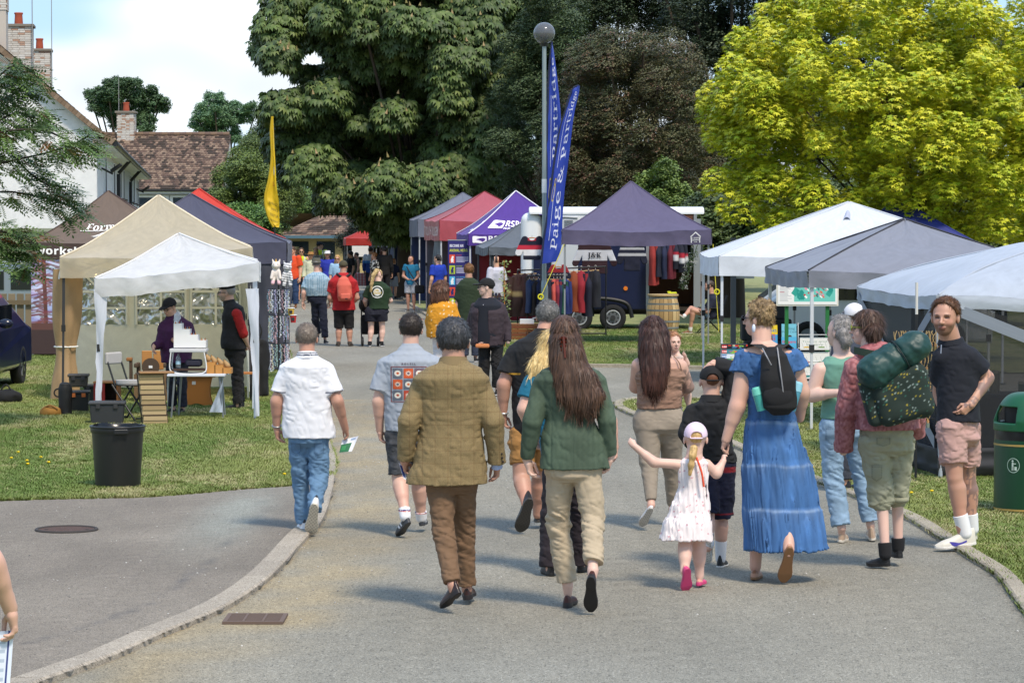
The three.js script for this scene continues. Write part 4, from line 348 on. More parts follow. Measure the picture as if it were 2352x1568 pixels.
function tree(name,label,base,lobes,o) {// lobes: [x, y, z, radius] in metres from the base; leaves hang in shells on each lobe
  const t = thing(name,label,'tree',base,o.group);const trunkTop = V(o.lean ?? 0,o.fork ?? 2.5,0);const wood = [bar(V(0,-.1,0),trunkTop,o.tr ?? .3,(o.tr ?? .3) * .75,12)];const LB = lobes;LB.forEach(([x,y,z,r],i) => {if (i % (o.limb ?? 6)) return;const e = V(x,y,z),m = trunkTop.clone().lerp(e,.5).add(V(0,.12 * e.length() * .3,0));wood.push(tube([trunkTop,m,e],o.limbR ?? (o.tr ?? .3) * .16,8,6));});
  mesh('trunk',merge(wood),o.bark ?? barkM,t);const tot = LB.reduce((s,l) => s + l[3] * l[3],0),list = [],d = new THREE.Vector3();
  for (const [x,y,z,r] of LB) {const n = Math.round(o.n * r * r / tot),tone = rr(-.5,.5);for (let i = 0;i < n;i++) {const u = rr(-.75,1),a = rr(0,6.283),c = Math.sqrt(1 - u * u);d.set(c * Math.cos(a),u,c * Math.sin(a));const k = r * (1 - .38 * Math.pow(rnd(),2.2)) * (1 + .16 * vn(x * 3 + d.x * 2.6,y * 3 + d.y * 2.6,z * 3 + d.z * 2.6));list.push([x + d.x * k,y + d.y * k * (o.sq ?? .82),z + d.z * k,d.x,d.y,d.z,tone]);}}
  const q = new THREE.Quaternion(),q2 = new THREE.Quaternion(),M = new THREE.Matrix4(),cc = new THREE.Color(),E = new THREE.Euler();const place = list.map(([x,y,z,dx,dy,dz,tone]) => {const yaw = Math.atan2(dx + rr(-.6,.6),dz + rr(-.6,.6));E.set((o.tilt ?? .35) + rr(-.45,.45),yaw,rr(-.5,.5),'YXZ');q.setFromEuler(E);const s = o.size * rr(.75,1.2);M.compose(V(x,y,z),q,V(s,s,s));const c = mixc(mixc(C(o.cols[0]),C(o.cols[1]),clamp(.5 + tone * .5 + rr(-.35,.35))),C(o.cols[2] ?? o.cols[1]),rnd() < (o.odd ?? .08) ? .8 :0),k = rr(.85,1.15);return [M.clone(),[c[0] * k,c[1] * k,c[2] * k],z + (dy > -.2 ? 0 :-9)];});
  const nb = o.near ?? 0;place.sort((a,b) => b[2] - a[2]);if (nb) {const mt = [0,1,2,3,4].map(i => {const c = mulc(mixc(C(o.cols[0]),C(o.cols[1]),i / 4),1),m = leafMat.clone();m.color.setRGB(...c);return m;});for (let i = 0;i < nb;i++) {const l = mesh('leaf',LG[o.leaf],mt[i % 5],t);l.applyMatrix4(place[i][0]);}}
  const rest = place.slice(nb),im = new THREE.InstancedMesh(LG[o.leaf],leafMat,rest.length);rest.forEach(([m,c],i) => {im.setMatrixAt(i,m);cc.setRGB(...c);im.setColorAt(i,cc);});im.name = 'crown';im.userData = {kind:'stuff'};im.castShadow = im.receiveShadow = true;t.add(im);
  if (o.flowers) {const fg = new THREE.ConeGeometry(.05,.19,5);const fl = new THREE.InstancedMesh(fg,mat('#ffffff',{roughness:.9}),o.flowers);for (let i = 0;i < o.flowers;i++) {const [m] = place[Math.floor(rnd() * place.length * .6)];const p = V(0,0,0).setFromMatrixPosition(m);M.compose(p.add(V(rr(-.1,.1),.16,.12)),q.setFromEuler(E.set(rr(-.3,.3),0,rr(-.3,.3))),V(1,rr(.7,1.1),1));fl.setMatrixAt(i,M);cc.setRGB(...mixc(C('#6f6a3c'),C('#a08a66'),rnd()));fl.setColorAt(i,cc);} fl.name = 'blossom';fl.userData = {kind:'stuff'};t.add(fl);}
  return t;}
// lobes on a rough ellipsoid, in pixels of the photograph at distance z
function lobesIn(base,z,list) {return list.map(([px,py,rp,dz]) => {const p = W(px,py,z + (dz ?? 0)).sub(base),e = W(px + rp,py,z + (dz ?? 0)).sub(base);return [p.x,p.y,p.z,e.x - p.x];});}
const fringe = L => {const o = L.slice();for (const [x,y,r,d] of L) for (let i = 0;i < 7;i++) {const a = rr(0,6.283),k = r * rr(.75,1.15);o.push([x + Math.cos(a) * k,y - Math.sin(a) * k * .85,r * rr(.2,.5),(d ?? 0) + rr(-1,1.4)]);} return o;};
function fillLobes(cx,cy,rx,ry,n,r0,r1,zr,ok) {const L = [];for (let i = 0;i < n * 4 && L.length < n;i++) {const u = rr(-1,1),a = rr(0,6.283),c = Math.sqrt(1 - u * u),f = Math.pow(rnd(),.35);const x = cx + rx * c * Math.cos(a) * f,y = cy - ry * u * f,dz = zr * c * Math.sin(a) * f;if (ok && !ok(x,y)) continue;L.push([x,y,rr(r0,r1),dz]);} return L;}
{const b = G(940,680),z = -98;b.z = z;b.x = W(940,500,z).x;const ok = (x,y) => !(y > 420 && x < 830 - (500 - y) * 1.2) && !(y > 500 && (x < 850 || x > 1080)) && y > -420;const L = lobesIn(b,z,[...fillLobes(930,90,345,450,330,30,62,4.4,ok),[640,60,62,2],[640,130,50,3],[650,250,58,3],[660,330,55,2],[720,380,65,3],[790,440,58,3],[900,430,75,4],[1000,430,80,4],[930,500,62,2],[960,540,42,1],[900,530,45,1],[1080,400,80,3],[1130,300,80,3],[1150,180,80,2]]);
  tree('horse_chestnut','huge dark green horse chestnut in blossom over the middle of the fair',b,L,{n:95000,size:.28,leaf:'palm',cols:['#3a4f20','#5f7632','#788642'],tr:.5,fork:2.2,tilt:.5,flowers:1700,near:300,sq:.8,limb:8,limbR:.05});}
{const b = G(2110,830),z = -50;b.x = W(2110,500,z).x;b.z = z;const ok = (x,y) => x > 1625 + Math.max(0,200 - y) * .55;const L = lobesIn(b,z,[...fillLobes(2090,270,460,340,420,24,54,2.6,ok),[1655,420,45,.8],[1660,300,48,.5],[1690,250,50,.8],[1780,100,52,.8],[1700,480,52,1],[1800,520,52,1.2],[1960,500,60,1.5],[2120,470,60,1.6],[2280,520,60,1.4],[2200,540,50,1.2],[2330,450,60,1.4],[2380,300,70,1],[1900,20,60,.5],[2060,-20,70,.5],[2250,40,60,.8]]);
  tree('yellow_maple','bright yellow green maple spreading above the white and grey gazebos',b,L,{n:105000,size:.085,leaf:'maple',cols:['#a6b410','#d6d024','#8eaa14'],tr:.13,fork:1.6,tilt:.45,near:300,odd:.15,limb:14,sq:.9,limbR:.018});}
{const b = V(W(1470,500,-84).x,0,-84),L = lobesIn(b,-84,[...fillLobes(1450,330,205,270,170,30,56,2.6),[1300,300,50,1],[1340,160,46,1],[1600,200,50,1],[1560,330,60,2],[1420,420,60,2]]);tree('copper_beech','bronze purple leaved tree behind the horse trailer',b,L,{n:42000,size:.115,leaf:'spray',cols:['#46522a','#625a34','#74503e'],tr:.3,odd:.12,near:0,limb:8,limbR:.03});}
{const b = V(W(1250,500,-92).x,0,-92),L = lobesIn(b,-92,[...fillLobes(1260,260,130,300,110,28,50,2)]);tree('green_maple','mid green leafy tree behind the lamp post',b,L,{n:24000,size:.13,leaf:'spray',cols:['#344822','#4c6230'],tr:.3});}
{const b = V(W(1520,500,-80).x,0,-80),L = lobesIn(b,-80,fringe([[1500,420,34,0],[1530,400,30,.4],[1550,450,34,.2],[1480,460,36,.3],[1590,470,34,0],[1520,470,40,.5]]));tree('birch_shrub','light green bush rising behind the dark purple gazebo',b,L,{n:2600,size:.16,leaf:'spray',cols:['#4f6a22','#748a36'],tr:.07,fork:1});}
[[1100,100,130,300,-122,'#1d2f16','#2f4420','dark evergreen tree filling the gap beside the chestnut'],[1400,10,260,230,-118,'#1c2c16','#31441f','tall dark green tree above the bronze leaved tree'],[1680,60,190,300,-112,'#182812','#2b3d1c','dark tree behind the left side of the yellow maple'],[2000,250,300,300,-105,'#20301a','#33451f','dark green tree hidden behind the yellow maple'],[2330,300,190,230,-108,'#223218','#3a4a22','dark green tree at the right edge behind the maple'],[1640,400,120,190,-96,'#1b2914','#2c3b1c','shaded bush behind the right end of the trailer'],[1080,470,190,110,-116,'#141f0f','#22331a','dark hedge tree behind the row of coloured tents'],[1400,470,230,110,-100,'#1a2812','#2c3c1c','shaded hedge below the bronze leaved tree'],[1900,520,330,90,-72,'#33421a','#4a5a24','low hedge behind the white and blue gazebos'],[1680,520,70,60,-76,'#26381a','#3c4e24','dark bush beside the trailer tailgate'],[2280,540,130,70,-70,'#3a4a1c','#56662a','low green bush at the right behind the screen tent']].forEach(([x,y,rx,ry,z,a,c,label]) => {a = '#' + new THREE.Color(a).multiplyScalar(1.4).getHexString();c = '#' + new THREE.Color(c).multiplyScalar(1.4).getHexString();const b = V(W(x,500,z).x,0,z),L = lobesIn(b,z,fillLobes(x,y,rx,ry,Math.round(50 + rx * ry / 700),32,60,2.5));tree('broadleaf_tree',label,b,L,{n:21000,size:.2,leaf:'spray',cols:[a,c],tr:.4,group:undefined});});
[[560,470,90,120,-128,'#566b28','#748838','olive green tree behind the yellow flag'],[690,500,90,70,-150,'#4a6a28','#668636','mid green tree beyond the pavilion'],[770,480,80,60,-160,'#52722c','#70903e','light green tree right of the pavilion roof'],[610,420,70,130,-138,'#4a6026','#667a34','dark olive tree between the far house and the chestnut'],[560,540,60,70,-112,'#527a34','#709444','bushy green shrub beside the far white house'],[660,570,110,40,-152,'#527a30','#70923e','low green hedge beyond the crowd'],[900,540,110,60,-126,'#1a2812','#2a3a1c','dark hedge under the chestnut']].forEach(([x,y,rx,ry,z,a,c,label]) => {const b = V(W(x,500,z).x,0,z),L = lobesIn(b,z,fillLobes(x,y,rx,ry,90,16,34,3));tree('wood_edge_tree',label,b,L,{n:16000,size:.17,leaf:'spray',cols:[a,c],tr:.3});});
{const b = V(W(290,500,-210).x,0,-210),L = lobesIn(b,-210,fringe([[225,225,26,0],[260,210,28,1],[300,212,30,1],[340,228,28,0],[365,245,22,0],[310,250,30,0],[250,250,30,0],[330,280,22,1],[340,298,14,1],[280,280,30,0]]));tree('round_topped_tree','distant rounded dark tree behind the chimney of the far house',b,L,{n:9000,size:.26,leaf:'spray',cols:['#3c5a34','#547446'],tr:.4});}
{const b = V(W(510,500,-190).x,0,-190),L = lobesIn(b,-190,fringe([[490,230,20,0],[470,260,24,0],[500,270,28,1],[540,255,24,0],[560,270,22,0],[450,280,14,0],[520,300,30,0],[575,250,16,1],[480,300,24,0]]));tree('open_crowned_tree','distant loose crowned tree left of the chestnut against the sky',b,L,{n:6500,size:.22,leaf:'spray',cols:['#527850','#729466'],tr:.3});}
{// rowan reaching in from the left edge
  const z = -34,b = V(W(-120,500,z).x,0,z),t = thing('rowan_tree','rowan branches with feathery leaves reaching in at the left edge','tree',b);const wood = [],tips = [];const P = (x,y,d = 0) => W(x,y,z + d).sub(b);wood.push(bar(V(0,0,0),P(-110,500),.1,.07,10),bar(P(-110,500),P(-90,200),.07,.045,10));
  const br = [[[-100,470],[0,440],[90,452],[150,468],[180,486]],[[-100,400],[20,370],[110,350],[170,330],[205,310]],[[-95,330],[20,300],[100,300],[150,320],[200,345]],[[-95,260],[0,230],[50,205],[80,190]],[[-95,230],[-10,180],[30,150],[55,165]],[[-100,500],[0,530],[40,545],[80,560]],[[-95,300],[0,330],[60,390],[100,420],[150,430]],[[-95,350],[-10,280],[40,260],[90,275]],[[-100,520],[-10,560],[30,590],[60,600]]];
  br.forEach((pts,k) => {const d = (k % 3 - 1) * .4,c = new THREE.CatmullRomCurve3(pts.map(([x,y],i) => P(x,y,d + .1 * Math.sin(i * 2 + k))));wood.push(new THREE.TubeGeometry(c,16,.012,5));for (let i = 0;i < 125;i++) {const u = Math.pow(rnd(),.6),p = c.getPointAt(Math.min(.999,u));p.add(V(rr(-.13,.13),rr(-.16,.12),rr(-.2,.2)));tips.push([p,c.getTangentAt(Math.min(.999,u))]);}});
  mesh('branches',merge(wood),mat('#3a332c',{roughness:1}),t);const im = new THREE.InstancedMesh(LG.pinnate,leafMat,tips.length),M = new THREE.Matrix4(),q = new THREE.Quaternion(),E = new THREE.Euler(),cc = new THREE.Color();tips.forEach(([p,tg],i) => {E.set(rr(-.2,.7),Math.atan2(tg.x,tg.z) + rr(-1.5,1.5),rr(-.6,.6),'YXZ');const s = rr(.19,.29);M.compose(p,q.setFromEuler(E),V(s,s,s));im.setMatrixAt(i,M);cc.setRGB(...mixc(C('#33541f'),rnd() < .1 ? C('#8a4a22') :C('#66843a'),rnd()));im.setColorAt(i,cc);});im.name = 'foliage';im.userData = {kind:'stuff'};t.add(im);}
// ---------------------------------------------------------------- gazebos
const clothTex = dataTex(256,(u,v,i,j) => {const w = Math.PI * 2,n = .93 + .05 * fb(Math.cos(u * w) * 2 + 4,Math.sin(u * w) * 2 + Math.cos(v * w) * 2,Math.sin(v * w) * 2,3) + .02 * hash3(i,j,4);return [n,n,n];});
const cloth = (hex,o = {}) => {const k = 'cloth' + hex + JSON.stringify(o);return mats[k] ??= new THREE.MeshPhysicalMaterial({color:Array.isArray(hex) ? new THREE.Color().setRGB(...hex) :new THREE.Color(hex),roughness:.78,side:THREE.DoubleSide,map:clothTex,transmission:.12,thickness:0,...o});};
const alphaMat = tex => new THREE.MeshStandardMaterial({map:tex,transparent:true,alphaTest:.35,roughness:.8,side:THREE.DoubleSide});
function gazebo(o) {// o: label, at [x, z] centre, w, d, ry, eave, drop, peak, roof, val, leg, p (roof profile), tilt
  const t = thing('gazebo',o.label,'gazebo',V(o.at[0],0,o.at[1]));t.rotation.y = o.ry ?? 0;const hw = o.w / 2,hd = o.d / 2,E = o.eave,sd = o.at[0] * 5.3 + o.at[1],tilt = o.tilt ?? 0,pw = o.p ?? 1.18;const eh = x => E + tilt * x / hw;const pk = V(o.px ?? 0,o.peak,o.pz ?? 0);
  const cor = [V(-hw,eh(-hw),hd),V(hw,eh(hw),hd),V(hw,eh(hw),-hd),V(-hw,eh(-hw),-hd)];const P = (s,u,v) => {const a = cor[s],b = cor[(s + 1) % 4],e = a.clone().lerp(b,u),q = e.clone().lerp(pk,v);q.y = lerp(e.y,pk.y,Math.pow(v,pw));const ed = Math.sin(u * Math.PI);q.y += -.035 * ed * (1 - v) * (1 - v) - (o.sag ?? .03) * ed * Math.sin(v * 3.1) + .024 * ed * vn(u * 5 + sd,v * 6,s * 3.3) * (1 - v * .5) + .009 * vn(u * 22 + sd,v * 5 + u * 6,s);return q;};
  t.userData.P = undefined;const rm = cloth(o.roof,o.mat ?? {}),vm = cloth(o.val ?? o.roof,o.mat ?? {});const lenOf = s => s % 2 ? o.d :o.w;
  for (let s = 0;s < 4;s++) {mesh('roof_panel',sheet(22,16,(u,v) => P(s,u,v),(u,v) => [u * lenOf(s),v * 2]),o.rm?.[s] ? cloth(o.rm[s],o.mat ?? {}) :rm,t);mesh('valance',sheet(36,5,(u,v) => {const a = P(s,u,0),nx = [0,1,0,-1][s],nz = [1,0,-1,0][s];const dr = o.drop * v,k = .012 * Math.sin(u * 37 + sd + s) * v + .01 * vn(u * 14 + sd,v * 2,s) + .006 * vn(u * 40,v * 6,s + sd);a.y -= dr * (1 - .05 * Math.sin(u * 3.14159));a.x += nx * (.012 + k);a.z += nz * (.012 + k);return a;},(u,v) => [u * lenOf(s),v * .4]),o.vm?.[s] ? cloth(o.vm[s]) :vm,t);if (o.piping) mesh('piping',tube([0,.25,.5,.75,1].map(v => P(s,0,v * .995).add(V(0,.015,0))),.016,20,5),mat(o.piping),t);else mesh('hip_seam',tube([0,.25,.5,.75,1].map(v => P(s,0,v * .99).add(V(0,.004,0))),.012,16,5),cloth(o.seam ?? o.val ?? o.roof),t);}
  const lm = mat(o.leg ?? '#bfc3c8',{roughness:.4,metalness:o.legM ?? .3}),inx = o.inset ?? .05;for (const [i,c] of cor.entries()) {if (o.noLeg?.includes(i)) continue;const x = c.x * (1 - inx / hw),z = c.z * (1 - inx / hd),L = new THREE.Group();L.name = 'leg';t.add(L);const sp = o.splay ?? 0,top = V(x,c.y - .03,z),mid = V(x * (1 + sp * .4),c.y * .5,z * (1 + sp * .4)),bot = V(x * (1 + sp),0,z * (1 + sp));mesh('upper_tube',sqbar(mid,top,.038),lm,L);mesh('lower_tube',sqbar(bot,mid.clone().add(V(0,.06,0)),.03),lm,L);mesh('joint',box(.055,.09,.055,mid.x,mid.y + .03,mid.z),mat('#1a1b1d'),L);mesh('foot',box(.11,.012,.11,bot.x,.02,bot.z),mat('#50565c',{metalness:.5}),L);}
  for (let s = 0;s < 4;s++) {const a = cor[s].clone().multiplyScalar(.96).setY(cor[s].y),b = cor[(s + 1) % 4].clone().multiplyScalar(.96).setY(cor[(s + 1) % 4].y);for (let k = 0;k < 4;k++) {const p = a.clone().lerp(b,k / 4),q = a.clone().lerp(b,(k + 1) / 4);const y0 = -.06,y1 = -Math.max(.1,o.drop - .03);mesh('truss_bar',sqbar(p.clone().setY(p.y + (k % 2 ? y1 :y0)),q.clone().setY(q.y + (k % 2 ? y0 :y1)),.018,.01),lm,t);mesh('truss_bar',sqbar(p.clone().setY(p.y + (k % 2 ? y0 :y1)),q.clone().setY(q.y + (k % 2 ? y1 :y0)),.018,.01),lm,t);}}
  const put = (s,u0,u1,v0,v1,tex,name = 'print',lift = .012) => mesh(name,sheet(16,8,(u,v) => {const q = P(s,lerp(u0,u1,u),lerp(v0,v1,v));q.y += lift;q.z += lift;return q;}),alphaMat(tex),t);
  const putVal = (s,u0,u1,v0,v1,tex) => mesh('print',sheet(16,3,(u,v) => {const U2 = lerp(u0,u1,u),a = P(s,U2,0),V2 = lerp(v1,v0,v);const nx = [0,1,0,-1][s],nz = [1,0,-1,0][s],k = .012 * Math.sin(U2 * 37 + sd + s) * V2 + .01 * vn(U2 * 14 + sd,V2 * 2,s) + .006 * vn(U2 * 40,V2 * 6,s + sd);a.y -= o.drop * V2 * (1 - .05 * Math.sin(U2 * 3.14159));a.x += nx * (.018 + k);a.z += nz * (.018 + k);return a;}),alphaMat(tex),t);
  const wall = (s,u0,u1,y0,y1,m,name = 'side_wall',amp = .03,inn = .03) => mesh(name,sheet(24,12,(u,v) => {const a = cor[s].clone().lerp(cor[(s + 1) % 4],lerp(u0,u1,u));a.x *= 1 - inn;a.z *= 1 - inn;a.y = lerp(y0,Math.min(y1,a.y),v);const k = amp * (vn(u * 7 + sd,v * 3,s) + .5 * vn(u * 17,v * 6 + sd,s)) * (v < .98 ? 1 :0);if (s % 2) a.x += k;else a.z += k;return a;}),m,t);
  return {t,P,put,putVal,wall,cor,hw,hd};}
const textTex = (w,h,fn) => canvasTex(w,h,(g) => {g.clearRect(0,0,w,h);fn(g,w,h);});
// --- left side
{const g = gazebo({label:'brown gazebo with workshop lettering and a printed woodland wall',at:[-7.52,-54.7],w:3,d:3,ry:.06,eave:2.13,drop:.31,peak:3.1,px:-.16,roof:'#6e5d50',val:'#4a3833',leg:'#c9ccd0'});
  g.put(0,.22,.68,.1,.46,textTex(512,256,(x,w,h) => {x.fillStyle = '#e9e6e0';x.font = 'bold 118px serif';x.textAlign = 'center';x.fillText('Forme',250,104);x.fillRect(20,112,460,9);x.beginPath();x.ellipse(290,172,70,34,-.12,0,7);x.fill();x.beginPath();x.arc(360,146,26,0,7);x.fill();x.beginPath();x.moveTo(384,140);x.lineTo(410,150);x.lineTo(382,156);x.fill();x.beginPath();x.moveTo(230,170);x.lineTo(150,214);x.lineTo(250,196);x.fill();x.fillRect(170,220,230,6);}));
  g.putVal(0,.03,.93,.12,.9,textTex(1024,110,(x) => {x.fillStyle = '#efeeee';x.font = 'bold 92px sans-serif';x.fillText('workshop@forme.co.uk',4,82);}));
  const wood = canvasTex(512,512,(x,w,h) => {const gr = x.createLinearGradient(0,0,0,400);x.fillStyle = '#7d7fae';x.fillRect(0,0,w,h);for (let i = 0;i < 260;i++) {x.fillStyle = `rgba(${170 + rnd() * 60 | 0},${175 + rnd() * 60 | 0},${215 + rnd() * 40 | 0},.35)`;x.beginPath();x.ellipse(rnd() * w,rnd() * 330,10 + rnd() * 40,6 + rnd() * 20,0,0,7);x.fill();} for (let k = 0;k < 5;k++) {const cx = 40 + k * 112;x.strokeStyle = '#54342f';x.lineWidth = 12;x.beginPath();x.moveTo(cx,0);x.lineTo(cx + 8,390);x.stroke();for (let i = 0;i < 90;i++) {const y = rnd() * 380;x.strokeStyle = `rgba(${80 + rnd() * 50 | 0},${48 + rnd() * 25 | 0},${50 + rnd() * 25 | 0},.55)`;x.lineWidth = 3 + rnd() * 8;x.beginPath();x.moveTo(cx,y);x.quadraticCurveTo(cx + (rnd() - .5) * 120,y - 20,cx + (rnd() - .5) * 190,y + rnd() * 40);x.stroke();}} x.fillStyle = '#5a3a36';x.fillRect(0,350,w,40);x.fillStyle = '#3a2a2b';x.fillRect(0,385,w,127);x.fillStyle = '#e6e3e0';x.font = 'bold 44px sans-serif';x.textAlign = 'center';x.fillText('Made in',256,432);x.fillText('Yorkshire',256,492);});
  g.wall(0,.01,.99,.06,1.86,new THREE.MeshStandardMaterial({map:wood,roughness:.8,side:THREE.DoubleSide}),'printed_wall',.012,0);g.wall(3,0,1,.05,1.9,cloth('#cfd2d6'));}
{const g = gazebo({label:'red gazebo behind the navy one at the left',at:[-5.85,-54.6],w:3,d:3,ry:.05,eave:2.18,drop:.3,peak:3.14,px:-.1,roof:'#d03a2a',leg:'#2a2b2e'});g.wall(2,0,1,.05,2,cloth('#7a1c16'));}
{const g = gazebo({label:'dark navy gazebo at the left with grey side walls',at:[-5.3,-48.9],w:3,d:3,ry:.05,eave:2.16,drop:.36,peak:2.97,px:-.16,roof:'#4a4b60',leg:'#2a2b2e'});g.wall(0,.62,1,.06,1.9,cloth('#3c3e4a'),'front_wall',.05);g.wall(1,0,1,.06,1.9,cloth('#40424e'),'side_wall',.05);g.wall(2,0,1,.06,1.9,cloth('#33353f'));}
{const g = gazebo({label:'tan canvas gazebo with a cream window wall',at:[-5.02,-40.8],w:2.62,d:2.8,ry:.1,eave:2.05,tilt:.07,drop:.28,peak:2.86,mat:{transmission:.68},roof:'#f2e4c8',leg:'#3a3a3c',splay:.02});
  // cream back wall with three arched windows of clear film
  const cm = cloth('#efeddc',{transmission:.1});const W0 = g.t,z = -1.34,X = [-1.28,1.28],H = 1.95,wx = [-.86,0,.8];const wy0 = .98,wy1 = 1.46,ww = .36;const sh = new THREE.Shape([[X[0],.06],[X[1],.06],[X[1],H],[X[0],H]].map(q => new THREE.Vector2(...q)));for (const c of wx) {const h = new THREE.Path();h.moveTo(c - ww,wy0);h.lineTo(c + ww,wy0);h.lineTo(c + ww,wy1);h.absarc(c,wy1,ww,0,Math.PI,false);h.lineTo(c - ww,wy0);sh.holes.push(h);} mesh('window_wall',new THREE.ShapeGeometry(sh,16).translate(0,0,z),cm,W0);
  for (const c of wx) {const w = new THREE.Group();w.name = 'window';w.position.set(c,0,z);W0.add(w);const film = sheet(30,34,(u,v) => {const x = (u - .5) * 2 * ww,yt = wy1 + Math.sqrt(Math.max(0,ww * ww - x * x));return V(x,lerp(wy0,yt,v),.004 + .034 * vn(u * 9 + c * 5,v * 13 + u * 6,1) + .016 * vn(u * 26 + v * 12,v * 22,c));});mesh('film_pane',film,new THREE.MeshStandardMaterial({color:'#c4c9cc',roughness:.14,metalness:.7,side:THREE.DoubleSide}),w);const wm = mat('#dfe0d6');mesh('glazing_bar',box(.035,wy1 + ww - wy0,.012,0,(wy0 + wy1 + ww) / 2,.03),wm,w);mesh('glazing_bar',box(ww * 2,.035,.012,0,wy1,.032),wm,w);mesh('glazing_bar',box(ww * 2,.03,.012,0,(wy0 + wy1) / 2,.031),wm,w);for (const s of [-1,1]) mesh('glazing_bar',sqbar(V(0,wy1,.034),V(s * ww * .7,wy1 + ww * .7,.034),.03,.012),wm,w);const rim = [];for (let i = 0;i <= 20;i++) {const a = i / 20 * Math.PI;rim.push(V(Math.cos(a) * ww,wy1 + Math.sin(a) * ww,.028));} mesh('surround',tube([V(ww,wy0,.028),...rim,V(-ww,wy0,.028)],.02,50,5),wm,w);}
  g.wall(1,0,1,.05,1.98,cm,'side_wall',.04);// bunched curtain at the near left corner
  mesh('curtain',sheet(26,18,(u,v) => {const a = u * 6.283,k = .5 + .5 * Math.cos(a * 5),pinch = 1 - .35 * Math.exp(-(((v - .35) / .18) ** 2));return V(-1.3 + .06 + (.15 + .05 * k) * pinch * Math.cos(a) * 1.1 - .05 * (1 - v),lerp(.02,1.82,v),.9 + (.2 + .05 * k) * pinch * Math.sin(a));}),cloth('#b4946c'),W0);mesh('curtain_tie',new THREE.TorusGeometry(.16,.012,6,20).rotateX(Math.PI / 2).translate(-1.26,.75,.9),mat('#e3e3e0'),W0);}
{const g = gazebo({label:'small white gazebo in front of the tan one at the left',at:[-4.24,-36.5],w:2.02,d:2.0,ry:.1,eave:1.87,tilt:.1,drop:.23,peak:2.32,mat:{transmission:.45},roof:'#f2f3f6',leg:'#c6cede',inset:.04,splay:-.02,noLeg:[3]});
  for (const [s,x] of [[0,-1],[1,1]]) mesh('leg_curtain',sheet(8,14,(u,v) => {const y = lerp(.06,1.64,v),w = lerp(.05,.16,Math.pow(v,1.5)),c = x * lerp(.98,.93,v);return V(c + (u - .5) * w + .012 * vn(u * 3,v * 9,x),y,.99 + .02 * Math.sin(u * 3 + v * 8));}),cloth('#d5dbe8'),g.t);mesh('leg_curtain',sheet(8,14,(u,v) => {const y = lerp(.06,1.64,v),w = lerp(.05,.2,Math.pow(v,1.5));return V(1.0 + .01 * vn(u * 3,v * 9,1),y,.9 - (u) * w);}),cloth('#d5dbe8'),g.t);}
// --- right side, the row beyond the road
{const g = gazebo({label:'dark purple gazebo in front of the horse trailer',at:[2.56,-59.8],w:3.02,d:3,ry:-.02,eave:2.35,drop:.3,peak:3.36,px:-.08,roof:'#5e5878',leg:'#8f9398'});g.putVal(0,.855,.935,.1,.92,textTex(128,128,x => {x.strokeStyle = '#dcdce0';x.fillStyle = '#dcdce0';x.lineWidth = 11;x.beginPath();x.moveTo(10,56);x.lineTo(64,8);x.lineTo(118,56);x.stroke();x.font = 'bold 17px sans-serif';x.textAlign = 'center';x.fillText('ALL SEASONS',64,74);x.font = 'bold 22px sans-serif';x.fillText('GAZEBOS',64,97);x.font = 'bold 14px sans-serif';x.fillText('.COM',64,116);x.fillRect(14,60,10,60);x.fillRect(104,60,10,60);}));for (const x of [-1.5,1.52]) {const gy = thing('guy_rope',x < 0 ? 'yellow guy rope at the left corner of the dark purple gazebo' :'yellow guy rope at the right corner of the dark purple gazebo','rope',V(2.56 + x,0,-58.3));mesh('rope',bar(V(0,2.06,0),V(x < 0 ? -.5 :.1,x < 0 ? .95 :.3,.3),.008,.008,5),mat('#c8bd3a'),gy);mesh('coil',new THREE.TorusGeometry(.05,.016,6,14).translate(x < 0 ? -.48 :.06,x < 0 ? 1 :1.1,.3),mat('#c9c21f'),gy);}}
{const g = gazebo({label:'slate grey gazebo with a red back wall left of the trailer',at:[.32,-71.8],w:2.15,d:2.1,ry:.16,eave:1.93,drop:.2,peak:2.5,px:-.12,roof:'#5e6670',leg:'#54585e'});g.wall(2,0,1,.04,1.75,cloth('#8e2330'),'back_wall',.03);g.wall(1,0,1,.04,1.75,cloth('#8e2330'),'side_wall',.03);for (const [x,z] of [[-.98,.98],[-.98,.55]]) mesh('leg_curtain',sheet(6,8,(u,v) => V(x + u * lerp(.06,.13,v),lerp(.05,1.76,v),z + .015 * Math.sin(u * 9))),cloth('#4b5058'),g.t);}
{const g = gazebo({label:'purple animal charity gazebo with white lettering',at:[.2,-76.4],w:3.05,d:3,ry:.12,eave:2.23,drop:.3,peak:3.36,px:-.1,roof:'#4f2d92',leg:'#c4c7cc',piping:'#e2e0ea'});
  const logo = (x,s,sub) => {x.fillStyle = '#ece9f2';x.beginPath();x.roundRect ? x.roundRect(4,14,120,74,12) :x.rect(4,14,120,74);x.fill();x.fillStyle = '#4a2a86';x.beginPath();x.ellipse(72,56,42,22,-.3,0,7);x.fill();x.fillStyle = '#ece9f2';x.beginPath();x.ellipse(52,70,34,14,.2,0,7);x.fill();x.font = 'bold 78px sans-serif';x.fillText('RSPCA',132,66);x.font = 'bold 31px sans-serif';x.fillText('HULL & EAST RIDING',132,98);};
  g.put(0,.1,.74,.12,.42,textTex(480,110,x => logo(x)));g.putVal(0,.03,.52,.06,.94,textTex(480,110,x => logo(x)));g.wall(3,.1,.9,.05,1.7,cloth('#3a2068'));g.put(3,.55,.95,.1,.4,textTex(128,64,x => {x.fillStyle = '#d8d6e4';x.fillRect(4,4,120,56);x.fillStyle = '#4a3a96';x.fillRect(20,14,40,36);x.fillRect(72,20,40,20);}));}
